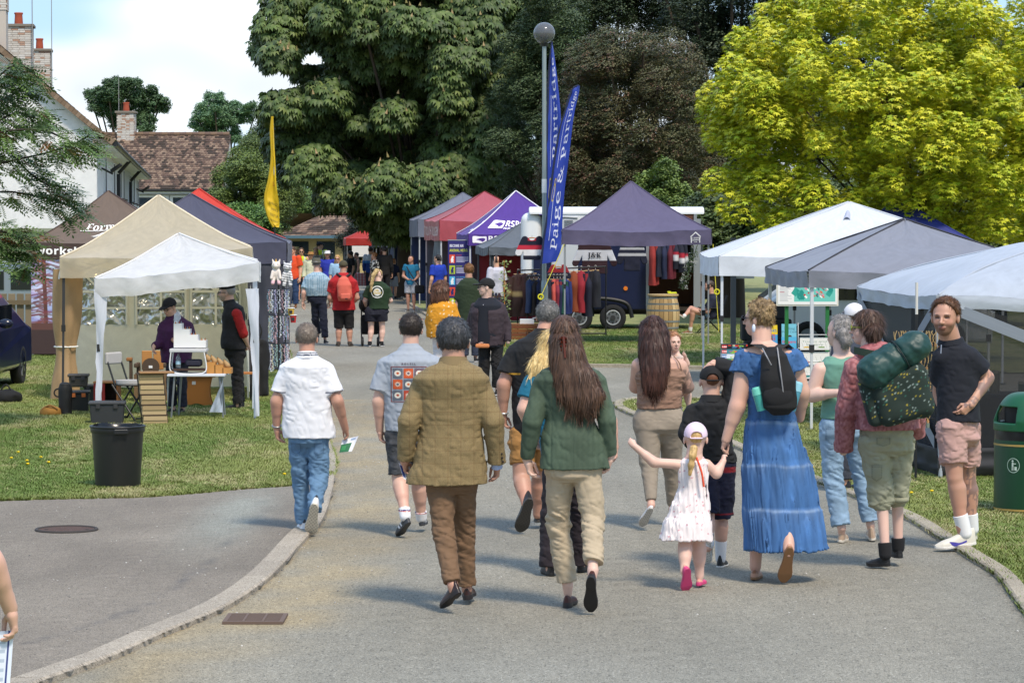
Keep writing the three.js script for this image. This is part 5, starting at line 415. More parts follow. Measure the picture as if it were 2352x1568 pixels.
{const g = gazebo({label:'faded red marquee with white lettering in the far row',at:[-.78,-81.4],w:3,d:4.4,ry:.125,eave:2.6,drop:.56,peak:3.42,roof:'#bf5560',leg:'#c3c6ca',seam:'#8a2a30',mat:{transmission:.25,roughness:.5}});
  g.putVal(3,.06,.96,.1,.9,textTex(512,110,x => {x.fillStyle = '#dcc6c4';x.font = 'bold 90px sans-serif';x.fillText('TOUCH RUGBY',2,88,508);}));g.putVal(0,.3,.98,.2,.9,textTex(512,110,x => {x.fillStyle = '#e6d2d0';x.font = 'bold 96px serif';x.fillText('TOUCH',10,92);}));g.wall(2,0,1,.05,2.1,cloth('#54606a'),'back_wall',.06);g.wall(1,0,1,.05,2.1,cloth('#5a6670'),'side_wall',.06);g.wall(3,.5,1,.05,2.1,cloth('#5f6b74'),'side_wall',.06);}
{const g = gazebo({label:'grey blue marquee left of the faded red one',at:[-1.55,-90.5],w:3.1,d:4,ry:.1,eave:2.66,drop:.55,peak:3.5,roof:'#737a8e',leg:'#b9bdc2'});g.wall(2,0,1,.05,2.1,cloth('#2b3a66'));g.wall(1,0,1,.05,2.1,cloth('#333c52'));}
{const g = gazebo({label:'dark navy gazebo with a deep shaded interior down the row',at:[-2.9,-103.5],w:3,d:3.4,ry:.1,eave:2.3,drop:.4,peak:3.0,roof:'#2c3546',val:'#283a6a',leg:'#9aa0a6'});g.wall(2,0,1,.05,2.1,cloth('#1b2742'));g.wall(1,0,1,.05,2.1,cloth('#1d2a48'));g.wall(3,.3,1,.05,2.1,cloth('#22335c'));}
{const g = gazebo({label:'small red gazebo at the far end by the pavilion',at:[-5.9,-122],w:2.4,d:2.4,ry:.1,eave:1.95,drop:.3,peak:2.55,roof:'#b02a24',leg:'#7a7d80'});const sg = mesh('notice',box(.7,.45,.01,-.6,1.4,1.22),mat('#dcdcdc'),g.t);}
{gazebo({label:'small slate blue gazebo next to the far red one',at:[-4.35,-113],w:2.2,d:2.4,ry:.1,eave:1.9,drop:.25,peak:2.4,roof:'#4a5468',leg:'#7a7d80'});}
// --- right side, near
{const g = gazebo({label:'deep blue gazebo peeking up behind the white and grey ones',at:[6.5,-48.6],w:3,d:3,ry:.1,eave:1.95,drop:.25,peak:2.92,roof:'#2d3a8a',leg:'#8a8d90'});}
{const g = gazebo({label:'large white gazebo at the right above the book stall',at:[5.3,-45.2],w:4.4,d:3,ry:.03,eave:1.97,drop:.3,peak:2.8,pz:.1,roof:'#d7dde6',leg:'#d3d7dc',p:.95,sag:.02});mesh('vent_flap',sheet(8,4,(u,v) => {const q = g.P(0,.38 + u * .08,.66 + v * .12);q.y += .06 * Math.sin(u * 3.14);return q;}),cloth('#b9c0d4'),g.t);}
{const g = gazebo({label:'mid grey gazebo with dark seams nearest the road at the right',at:[4.84,-35.4],w:2.95,d:3.1,ry:.075,eave:1.89,drop:.2,peak:2.5,roof:'#858996',leg:'#d5d8dc',seam:'#2e2f38',p:.92,sag:.02});}
{// pop-up screen tent: pale domed roof, dark mesh walls with grey diagonal bands
  const g = gazebo({label:'pale grey pop up screen tent with dark mesh walls',at:[5.62,-29.2],w:3.5,d:3.5,ry:.1,eave:1.76,drop:.13,peak:2.34,px:.2,roof:'#b4bdca',leg:'#6d7480',p:.72,sag:-.05});const net_ = new THREE.MeshStandardMaterial({color:'#26282c',roughness:.9,transparent:true,opacity:.66,side:THREE.DoubleSide}),band = cloth('#8a93a0'),dk = cloth('#26282d',{transmission:0});
  for (const s of [0,3]) {g.wall(s,0,1,.28,1.72,net_,'mesh_wall',.02,.01);g.wall(s,0,1,.03,.3,dk,'skirt',.05,0);const L = s === 0 ? 3.5 :3.5;for (const [u0,v0,u1,v1] of [[.02,1.66,.98,.35],[.98,1.66,.5,.9]]) mesh('band',sheet(12,2,(u,v) => {const a = g.cor[s].clone().lerp(g.cor[(s + 1) % 4],lerp(u0,u1,u));a.y = lerp(v0,v1,u) + (v - .5) * .12;if (s === 0) a.z += .015;else a.x -= .015;return a;}),band,g.t);}
  g.wall(1,0,1,.03,1.7,dk,'mesh_wall',.02);g.wall(2,0,1,.03,1.7,net_,'mesh_wall',.02);mesh('corner_pole',bar(g.cor[0].clone().add(V(-.02,0,.02)),V(g.cor[0].x + .03,.02,g.cor[0].z),.022,.022,8),mat('#9ba3ad'),g.t);
  const tb = thing('tea_table','table with a purple cloth and jars inside the screen tent','table',V(5.4,0,-28.8));mesh('cloth',box(2.6,.74,.7,0,.37,0,.03),cloth('#251f38'),tb);for (let i = 0;i < 9;i++) {const jr = thing('jar','small jar of sweets on the purple table in the screen tent','jar',V(4.3 + i * .27,.74,-28.7 + .1 * Math.sin(i * 5)),'jars in the screen tent');const hh = .1 + .1 * ((i * 7) % 3) / 2;mesh('body',cyl(.05,.055,hh),mat(['#8a6a3a','#7a3a4a','#9a8a72','#4a6a5a'][i % 4],{roughness:.3}),jr);mesh('lid',cyl(.052,.05,.025,0,hh,0),mat('#c9b9a0'),jr);}}
// ---------------------------------------------------------------- the people on the road, nearest first
const SK = {a:'#c09682',b:'#cba28f',c:'#b78a75',d:'#d5b2a2',e:'#a9785c'};
const yOf = (py) => (x,y,z,c,o) => y;// (kept for reading colour bands by picture row)
const tweedTex = (() => {const t = canvasTex(512,512,(g,w,h) => {g.fillStyle = '#84714f';g.fillRect(0,0,w,h);for (let i = 0;i < 26000;i++) {const v = rnd();g.fillStyle = v < .4 ? 'rgba(60,50,28,.35)' :v < .75 ? 'rgba(150,136,92,.32)' :'rgba(108,98,50,.35)';g.fillRect(rnd() * w,rnd() * h,2.5,2.5);} g.strokeStyle = 'rgba(84,56,30,.3)';g.lineWidth = 6;for (let i = 0;i < 4;i++) {g.beginPath();g.moveTo(64 + i * 128,0);g.lineTo(64 + i * 128,h);g.moveTo(0,64 + i * 128);g.lineTo(w,64 + i * 128);g.stroke();} g.strokeStyle = 'rgba(150,136,92,.2)';g.lineWidth = 3;for (let i = 0;i < 4;i++) {g.beginPath();g.moveTo(i * 128,0);g.lineTo(i * 128,h);g.moveTo(0,i * 128);g.lineTo(w,i * 128);g.stroke();}},true);t.repeat.set(3.1,3.1);return t;})();
const leaf = (name,ctx,a,b,c,d,tex,parent) => mesh(name,sheet(4,4,(u,v) => {const p = a.clone().lerp(b,u).lerp(c.clone().lerp(d,u),v);p.z += .006 * Math.sin(u * 3 + v * 2);return p;}),new THREE.MeshStandardMaterial({map:tex,roughness:.6,side:THREE.DoubleSide}),parent);
const wristBand = (c,k,col) => {const w = c.j['w' + k],e = c.j['e' + k],p = w.clone().lerp(e,.1),d = e.clone().sub(w).normalize(),g = new THREE.TorusGeometry(c.rad.wr * 1.12,.008,6,20);g.applyQuaternion(new THREE.Quaternion().setFromUnitVectors(V(0,0,1),d));g.translate(p.x,p.y,p.z);mesh('watch',g,mat(col,{metalness:.7,roughness:.35}),c.root);};

const pocket = (c,x0,y0,x1,y1,col,st) => printOn(c,c.bottomSdf,x0,y0,x1,y1,canvasTex(64,64,g => {g.fillStyle = col;g.beginPath();g.moveTo(2,2);g.lineTo(62,2);g.lineTo(62,48);g.lineTo(32,62);g.lineTo(2,48);g.fill();g.strokeStyle = st;g.lineWidth = 3;g.setLineDash?.([5,3]);g.beginPath();g.moveTo(6,8);g.lineTo(58,8);g.moveTo(6,6);g.lineTo(6,46);g.lineTo(32,58);g.lineTo(58,46);g.lineTo(58,6);g.stroke();}),'back_pocket',8,.004);
{// white polo
  const c = person({label:'man in a white polo shirt and blue jeans walking along the kerb',base:[705,1228],top:744,skin:SK.c,hs:.238,
    j:{head:[704,777],neck:[705,815],sL:[660,852],sR:[748,852],eL:[634,921,.03],wL:[635,984,-.04],tL:[641,1025,-.08],eR:[775,921,.04],wR:[793,985,-.08],tR:[802,1012,-.13],hL:[689,998],hR:[729,998],kL:[689,1099,-.1],aL:[697,1206,-.12],kR:[733,1096,0],aR:[721,1172,.22],heL:[697,1224,-.06],toL:[691,1217,-.34],heR:[722,1158,.31],toR:[712,1231,.14]},
    torso:[[806,690,720,1],[818,680,730,.8],[828,662,746,.66],[842,646,760],[866,645,760],[900,648,759],[950,649,763],[1005,651,768],[1032,655,764]],
    top_:{col:'#dcdde2',sleeve:.76,hem:1006,ts:.02,amp:.008,collar:{stripe:'#222a40'},fn:(x,y,z,c0,o) => {for (const k of ['L','R']) {const S = o.j['s' + k],E = o.j['e' + k],t = ((y - S.y) / (E.y - S.y));const out = (k === 'L' ? S.x - x :x - S.x) > .005;if (out && t > .68 && t < .72) return C('#2b3350');} return c0;}},
    bottom:{kind:'trousers',col:'#5c7c9a',r:[.094,.076,.056],len:1.96,amp:.013,fn:(x,y,z,c0) => mulc(c0,1 + .12 * vn(x * 60,y * 9,z * 60))},shoes:{col:'#dfdfe2',sole:'#cbc4b4',tread:1,collar:'#23282f'},hair:{col:'#4d4037',col2:'#94877a',t:.016,wig:.006,sf:60}});
  wristBand(c,'L','#9a9a9a');pocket(c,669,1014,693,1044,'#567594','#3d5872');pocket(c,722,1014,746,1044,'#567594','#3d5872');
  const flyer = canvasTex(64,64,g => {g.fillStyle = '#dfe4ee';g.fillRect(0,0,64,64);g.fillStyle = '#1d6b45';g.fillRect(0,24,46,40);g.fillStyle = '#2e8a52';g.fillRect(6,34,20,20);g.fillStyle = '#8fa6c6';g.fillRect(36,4,20,10);});
  const f = thing('leaflet','green and white leaflet held by the man in the white polo shirt','leaflet',c.B);leaf('sheet',c,c.L(779,1039,-.1),c.L(808,1036,-.1),c.L(786,1010,-.13),c.L(823,1001,-.13),flyer,f);
}
{// grey t-shirt
  const tee = canvasTex(256,320,(g,w,h) => {g.clearRect(0,0,w,h);g.fillStyle = '#5a4a58';g.font = 'bold 20px sans-serif';g.textAlign = 'center';g.fillText('B O L Z I L',w / 2,24);g.strokeStyle = '#7a3d40';g.lineWidth = 5;g.strokeRect(14,40,w - 28,h - 54);const col = ['#5d6470','#c4552b','#6a5560','#c4552b','#59616e','#c9683a','#5d6470','#a8402a','#6b6f7b'];for (let r = 0;r < 3;r++) for (let q = 0;q < 3;q++) {const x = 26 + q * 70,y = 52 + r * 84;g.fillStyle = col[r * 3 + q];g.fillRect(x,y,62,74);g.fillStyle = '#d9d2c4';g.beginPath();if ((r + q) % 2) {for (let i = 0;i < 24;i++) {const a = i / 24 * 6.283,m = i % 2 ? 11 :25;g.lineTo(x + 31 + Math.cos(a) * m,y + 37 + Math.sin(a) * m);}} else g.arc(x + 31,y + 37,22,0,7);g.fill();g.fillStyle = col[(r * 3 + q + 1) % 9];g.beginPath();g.arc(x + 31,y + 37,9,0,7);g.fill();}});
  const c = person({label:'man in a grey T-shirt with a square sun print and dark shorts',base:[940,1230],top:718,skin:SK.b,hs:.245,beard:'#2a2019',
    j:{head:[944,757],neck:[942,797],sL:[888,842],sR:[996,842],eL:[869,921,.03],wL:[872,988,-.04],tL:[878,1028,-.08],eR:[1012,915,0],wR:[1000,970,-.2],hL:[914,1000],hR:[962,1000],kL:[917,1098,.02],aL:[930,1178,.2],kR:[962,1108,-.15],aR:[967,1184,-.22],heL:[941,1200,.26],toL:[914,1234,.1],heR:[969,1208,-.2],toR:[974,1203,-.42]},
    torso:[[788,926,960,1],[802,914,972,.8],[814,894,990,.66],[830,876,1008],[866,874,1012],[920,882,1010],[985,884,1008],[1010,890,1000],[1030,892,996]],
    top_:{col:'#989fa9',sleeve:.74,hem:990,ts:.03,amp:.008},bottom:{kind:'shorts',col:'#3d3f43',r:[.1,.085,.08],len:.92,fn:(x,y,z,c0) => mulc(c0,vn(x * 50,y * 50,1) > .1 ? 1.25 :.85)},
    shoes:{col:'#2a2c31',trim:'#d8d8d8',stripes:1,sole:'#35373b',tread:1,collar:'#d0d0d0'},socks:{col:'#e2e2e4',h:.14,bands:[[.6,.7,'#a83038'],[.8,.9,'#2a3c7a']]},hair:{col:'#1d1714',col2:'#3a2e26',t:.03,wig:.014}});
  printOn(c,c.topSdf,895,828,985,924,tee);
  glassesFor({frame:'#e0603a',lens:'#2a1a16',up:.3,back:-.12},c);
}
{// tweed jacket
  const c = person({label:'man in an olive brown tweed jacket and brown trousers walking mid road',base:[1045,1398],top:736,skin:SK.c,hs:.278,rad:{sh:.058,el:.049},
    j:{head:[1041,784],neck:[1041,832],sL:[968,892],sR:[1102,892],eL:[938,968,.06],wL:[930,1060,-.02],tL:[934,1098,-.08],eR:[1133,968,.06],wR:[1141,1066,-.02],tR:[1141,1114,-.08],hL:[1010,1095],hR:[1064,1095],kL:[1019,1222,.05],aL:[1040,1345,.24],kR:[1066,1215,-.14],aR:[1072,1352,-.2],heL:[1056,1358,.3],toL:[1016,1400,.16],heR:[1073,1374,-.16],toR:[1080,1368,-.44]},
    torso:[[822,1018,1064,1],[834,1006,1078,.8],[848,980,1102,.64],[868,952,1120,.6],[920,968,1110,.6],[985,972,1104,.6],[1050,966,1108,.6],[1108,966,1112,.58],[1132,970,1108,.58]],
    top_:{name:'jacket',col:'#6f6240',map:tweedTex,seams:[1036],sleeve:1.96,hem:1112,ts:.019,amp:.008,fy:7,t:.008,flare:.014,keys:[[816,1020,1062,1],[832,1004,1080,.85],[846,974,1108,.7],[868,946,1126],[920,960,1116],[985,964,1110],[1050,950,1116],[1111,930,1122,.6]],collar:{col:'#7a6848',up:.24}},
    bottom:{kind:'trousers',col:'#70563f',r:[.092,.072,.058],len:1.95,amp:.01,cr:.006},shoes:{col:'#2e1610',sole:'#1a1210',gloss:1,heel:.012},hair:{col:'#16161a',col2:'#4c4d52',t:.05,wig:.017,nape:.06,sf:26}});
  {const w = c.j.wR,e = c.j.eR,a = w.clone().lerp(e,.12),b = w.clone().lerp(e,-.1);solid('cuff',cap(a,b,.034,.036,{cut:true,cut0:true}),[a,b],.05,.007,'#a9b8dc',c.root);const n0 = c.j.neck.clone().add(V(0,.0,0)),n1 = c.j.neck.clone().lerp(c.j.head,.36);solid('shirt_collar',cap(n0,n1,.074,.066,{cut:true}),[n0,n1],.1,.008,'#b9c4da',c.root);for (let i = 0;i < 3;i++) {const p = c.L(1155 - 1.5 * i,1060 - i * 9,.045);const g = new THREE.SphereGeometry(.008,8,6);g.translate(p.x,p.y,p.z);mesh('cuff_button',g,mat('#2a2016'),c.root);}}
  const pap = canvasTex(64,64,g => {g.fillStyle = '#dfe2ea';g.fillRect(0,0,64,64);g.fillStyle = '#3a4a8a';g.fillRect(4,8,20,48);});const f = thing('leaflet','folded white programme held at the left side of the tweed jacket man','leaflet',c.B);leaf('sheet',c,c.L(926,1098,-.03),c.L(946,1112,-.06),c.L(915,1062,-.05),c.L(936,1070,-.07),pap,f);
}
{// black polo
  const c = person({label:'grey haired man in a black polo shirt with yellow piping and tan shorts',base:[1216,1222],top:692,skin:SK.c,hs:.25,b:1.08,
    j:{head:[1258,727,-.05],neck:[1248,766],sL:[1186,814],sR:[1304,812],eL:[1157,882,.04],wL:[1155,954,-.02],tL:[1165,996,-.06],eR:[1322,880,0],wR:[1318,940,-.2],hL:[1200,1000],hR:[1258,1000],kL:[1197,1096,.04],aL:[1210,1158,.22],kR:[1240,1100,-.15],aR:[1236,1180,-.22],heL:[1218,1146,.3],toL:[1194,1224,.16],heR:[1236,1200,-.2],toR:[1240,1196,-.45]},
    torso:[[756,1228,1268,1],[770,1210,1290,.8],[784,1186,1310,.66],[806,1172,1322],[860,1174,1320],[920,1178,1312],[980,1180,1300],[1020,1182,1288],[1036,1184,1284]],
    top_:{col:'#141416',sleeve:.7,hem:1000,ts:.03,collar:{col:'#161618',stripe:'#b98a1f'},fn:(x,y,z,c0,o) => {const S = o.j.sL,E = o.j.eL,t = (y - S.y) / (E.y - S.y);return x < S.x + .03 && t > .62 && t < .665 ? C('#b98a1f') :c0;}},
    bottom:{kind:'shorts',col:'#9a6f3c',r:[.105,.092,.088],len:.7,amp:.013},shoes:{col:'#1c1e22',sole:'#3a3733',tread:1,w:1.1},hair:{col:'#2c2a29',col2:'#8b8986',t:.03,wig:.014,sf:46}});
  wristBand(c,'L','#c0c0c0');
}
{// blonde woman, mostly behind the green blazer
  const c = person({label:'blonde woman in a teal top and flared black trousers half hidden by the green blazer',base:[1292,1320],top:762,skin:SK.b,b:1.0,hs:.225,
    j:{head:[1266,796,-.2],neck:[1272,836,-.1],sL:[1222,880,-.05],sR:[1336,880,-.05],eL:[1203,940,0],wL:[1226,1000,-.12],eR:[1402,965,-.1],wR:[1412,1028,-.1],tR:[1416,1070,-.1],hL:[1276,1040],hR:[1322,1040],kL:[1268,1180,0],aL:[1264,1306,.05],kR:[1332,1180,-.1],aR:[1334,1296,-.15]},
    top_:{col:'#0c5e78',sleeve:.6,hem:1070,ts:.016,fn:(x,y,z,c0) => vn(x * 60,y * 60,z * 60) > .55 ? mulc(c0,.7) :c0},bottom:{kind:'trousers',col:'#221a20',r:[.09,.075,.085],len:1.98,amp:.008},shoes:{col:'#1b1718',sole:'#151515'},
    hair:{col:'#b28f4a',col2:'#dcc48c',t:.04,overEar:1,nape:.3,long:[[790,1238,1300,-.14,.07],[840,1212,1310,-.06,.07],[880,1206,1316,-.02,.05],[900,1212,1310,-.02,.03]]}});
}
{// green blazer
  const c = person({label:'woman with long dark hair in a green tweed blazer and beige trousers',base:[1330,1402],top:732,skin:SK.d,hs:.235,rad:{sh:.056,el:.046,wr:.031},
    j:{head:[1297,772],neck:[1306,822],sL:[1250,882],sR:[1368,882],eL:[1221,968,.06],wL:[1211,1056,-.02],tL:[1224,1112,-.06],eR:[1394,964,.05],wR:[1401,1050,-.02],tR:[1388,1102,-.06],hL:[1288,1068],hR:[1346,1068],kL:[1281,1204,-.12],aL:[1304,1342,-.14],kR:[1362,1192,.04],aR:[1362,1310,.26],heL:[1300,1392,-.1],toL:[1316,1384,-.36],heR:[1358,1322,.34],toR:[1356,1408,.2]},
    torso:[[826,1288,1322,1],[838,1270,1344,.8],[852,1244,1374,.66],[872,1234,1384],[920,1244,1376],[962,1256,1366],[1010,1246,1384],[1072,1246,1392],[1106,1256,1384]],
    top_:{name:'blazer',seams:[1268,1318,1366],col:'#435343',sleeve:1.96,ts:.014,t:.006,amp:.008,fy:5,keys:[[822,1290,1322,1],[838,1268,1346,.8],[852,1242,1376,.66],[872,1230,1388],[920,1240,1380],[965,1254,1370],[1015,1242,1392],[1076,1236,1404,.62]],fn:(x,y,z,c0) => {const q = Math.sin(x * 190 + Math.abs(((y * 60) % 2 + 2) % 2 - 1) * 2.2);return mulc(mixc(c0,C('#5a6a56'),q > 0 ? .14 :0),1 + .2 * vn(x * 5,y * 2,3));}},
    bottom:{kind:'trousers',col:'#b0a087',r:[.096,.076,.064],len:[1.96,1.86],amp:.008},shoes:{col:'#3a1410',sole:'#1c1b1d',low:1,heel:.014,w:.95},
    hair:{col:'#2a1a13',col2:'#604432',t:.05,overEar:1,nape:.3,sf:34,sv:2,long:[[775,1262,1334,.03,.11],[820,1260,1344,.07,.09],[870,1268,1374,.11,.075],[910,1278,1390,.13,.06],[940,1286,1386,.13,.045],[966,1298,1360,.12,.02]]}});
  glassesFor({frame:'#1a1412',lens:'#1a100c',up:.38,back:-.1},c);
  const clip = thing('hair_claw','brown claw clip gathering the dark hair of the woman in the green blazer','hair clip',c.B);for (let i = 0;i < 5;i++) for (const q of [-1,1]) {const p = c.L(1294 + q * 3,776 + i * 9,.15),e = c.L(1294 + q * 11,780 + i * 9,.125);mesh('tooth',bar(p,e,.01,.006,6),mat('#4a1a0c',{roughness:.25}),clip);} mesh('spine',bar(c.L(1294,772,.15),c.L(1298,822,.165),.009,.007,8),mat('#5a2412',{roughness:.25}),clip);
}
{// woman carrying a baby
  const c = person({label:'woman with very long brown hair in a fawn camisole and leggings carrying a baby',base:[1500,1214],top:724,skin:SK.b,hs:.24,noHand:'both',rad:{sh:.066,el:.05},
    skinFn:(x,y,z,s,j) => x > j.sR.x - .01 && y < j.sR.y - .02 && y > j.eR.y - .06 && vn(x * 40,y * 30,z * 40) > -.05 ? mixc(s,C('#3a3a42'),.55) :null,
    j:{head:[1500,762],neck:[1506,806],sL:[1468,840],sR:[1562,842],eL:[1460,888,-.12],wL:[1508,900,-.34],eR:[1580,888,-.1],wR:[1562,905,-.34],hL:[1488,966],hR:[1540,966],kL:[1492,1060,.04],aL:[1496,1160,.2],kR:[1544,1066,-.14],aR:[1545,1170,-.25],heL:[1497,1168,.26],toL:[1472,1210,.12]},
    torso:[[808,1490,1524,1],[818,1468,1552,.75],[832,1456,1570],[860,1456,1574],[895,1463,1566],[930,1462,1564],[960,1456,1575],[990,1460,1573],[1008,1468,1566]],
    top_:{name:'camisole',col:'#8f6f5d',sleeve:0,t:.003,amp:.009,fy:22,sh:1,keys:[[846,1462,1570],[862,1456,1575],[895,1462,1567],[938,1462,1566]]},
    bottom:{kind:'trousers',name:'leggings',col:'#938778',r:[.118,.078,.045],len:1.9,amp:.004,cr:.003,k:.03,waist:932},shoes:{col:'#cfcfd2',sole:'#bdb8b0',tread:1},
    hair:{col:'#20130f',col2:'#4a2a20',t:.045,overEar:1,nape:.3,sf:34,sv:2,tips:u => u < -1.1 ? .35 :0,long:[[760,1467,1536,.03,.11],[800,1466,1540,.08,.09],[850,1470,1540,.12,.07],[890,1476,1530,.13,.055],[910,1484,1520,.12,.04],[926,1490,1506,.12,.015]]}});
  mesh('strap',tube([c.L(1548,818,.06),c.L(1560,832,.1),c.L(1566,850,.08)],.005,10,5),mat('#8f6f5d'),c.root);
  person({label:'baby held against the shoulder of the woman in fawn leggings',base:[1500,1214],h:.78,kid:1,skin:SK.d,hs:.165,noShoes:1,face:195,headFace:200,
    j:{head:[1547,786,-.22],neck:[1550,812,-.24],sL:[1530,824,-.24],sR:[1562,822,-.2],eL:[1525,850,-.26],wL:[1540,860,-.3],eR:[1578,836,-.1],wR:[1574,818,-.06],tR:[1566,806,-.04],hL:[1538,886,-.28],hR:[1562,886,-.28],kL:[1525,905,-.2],kR:[1580,905,-.2],aL:[1528,935,-.22],aR:[1582,935,-.2]},
    torso:[[812,1542,1560,1],[824,1526,1568],[860,1528,1572],[895,1530,1574]],top_:{name:'bodysuit',col:'#c8b7ae',sleeve:.5,hem:890,ts:.01},bottom:{kind:'shorts',col:'#c8b7ae',len:.5,r:[.05,.045,.04]},hair:{col:'#9a6644',col2:'#b98a66',t:.015,front:.25}});
}
{// boy
  const c = person({label:'boy in a black tracksuit top and cap with one hand on his head',base:[1646,1305],top:845,kid:.6,skin:SK.b,hs:.225,
    j:{head:[1635,876],neck:[1634,915],sL:[1594,948],sR:[1672,946],eL:[1578,996,.03],wL:[1600,1030,-.12],eR:[1690,850,.0],wR:[1636,836,.02],tR:[1607,866,.03],hL:[1622,1070],hR:[1662,1070],kL:[1626,1185,.05],aL:[1626,1258,.2],kR:[1657,1190,-.08],aR:[1656,1278,-.1],heL:[1626,1242,.25],toL:[1622,1296,.12],heR:[1652,1306,-.05],toR:[1664,1300,-.28]},
    torso:[[908,1620,1650,1],[918,1606,1662,.8],[930,1590,1676,.66],[955,1582,1682],[1000,1580,1684],[1055,1586,1690],[1090,1600,1686]],
    top_:{name:'jacket',col:'#17181b',sleeve:1.9,hem:1060,ts:.026,amp:.012,collar:{col:'#17181b'}},bottom:{kind:'shorts',col:'#10142e',r:[.095,.085,.08],len:.95,fn:(x,y,z,c0,o) => {const t = (y - o.j.hR.y) / (o.j.kR.y - o.j.hR.y);return t > .88 && t < .92 || t < .1 && t > .0 ? C('#7a1420') :c0;}},socks:{col:'#d8d8da',h:.42},
    shoes:{col:'#1b1d21',sole:'#d5d2cc',tread:1},hair:{col:'#6b4028',t:.012,nape:.02},hat:{kind:'cap',col:'#121214',hole:1},hand:{R:{curl:.5,thumb:V(.2,-.8,.4)}}});
}
{// toddler
  const c = person({label:'toddler girl in a white spotted dress and pink cap with one arm stretched out',base:[1592,1352],top:972,kid:1,skin:SK.d,hs:.205,
    rad:{sh:.036,el:.031,wr:.022,th:.062,kn:.044,cf:.046,an:.03},handK:1.1,
    j:{head:[1598,1008],neck:[1594,1044],sL:[1558,1066],sR:[1624,1066],eL:[1503,1062,.03],wL:[1457,1024,.02],tL:[1438,1004,.0],eR:[1646,1088,-.02],wR:[1662,1058,-.05],tR:[1664,1036,-.08],hL:[1580,1180],hR:[1606,1180],kL:[1574,1250,.03],aL:[1573,1312,.12],kR:[1606,1250,-.06],aR:[1607,1322,-.08],heL:[1580,1306,.18],toL:[1578,1360,.08],heR:[1604,1346,-.02],toR:[1616,1340,-.17]},
    torso:[[1040,1582,1608,1],[1050,1570,1618,.8],[1070,1556,1630],[1110,1560,1626],[1170,1556,1630],[1195,1562,1622]],
    bottom:{kind:'skirt',name:'dress',col:'#e6dcdc',keys:[[1046,1574,1616,.6],[1062,1556,1630,.62],[1090,1554,1630,.7],[1118,1556,1628,.72],[1170,1536,1632,.8],[1210,1520,1636,.85],[1240,1512,1638,.85]],amp:.016,fy:1.5,fx:13,sh:.5,fn:(x,y,z,c0) => {const q = 26,a = Math.floor(x * q),b = Math.floor(y * q),dx = x * q - a - .5 - .25 * hash3(a,b,1),dy = y * q - b - .5 - .25 * hash3(a,b,2);return dx * dx + dy * dy < .02 && hash3(a,b,3) > .1 ? C('#c9909a') :c0;}},
    shoes:{low:1,col:'#d0487e',collar:'#d99a8a',sole:'#c23c70',w:1.25},hair:{col:'#a8844e',col2:'#d0b076',t:.02,nape:.04,pony:[[1594,1030,.11],[1591,1046,.13],[1588,1068,.13],[1584,1090,.12]],ponyR:.026},hat:{kind:'cap',col:'#e2cbdc',hole:1},hand:{L:{curl:.7,thumb:V(.5,.6,0)},R:{curl:.8}}});
  mesh('bag_strap',tube([c.L(1600,1050,.1),c.L(1612,1085,.125),c.L(1617,1118,.13)],.008,12,6),mat('#d8502f'),c.root);
}
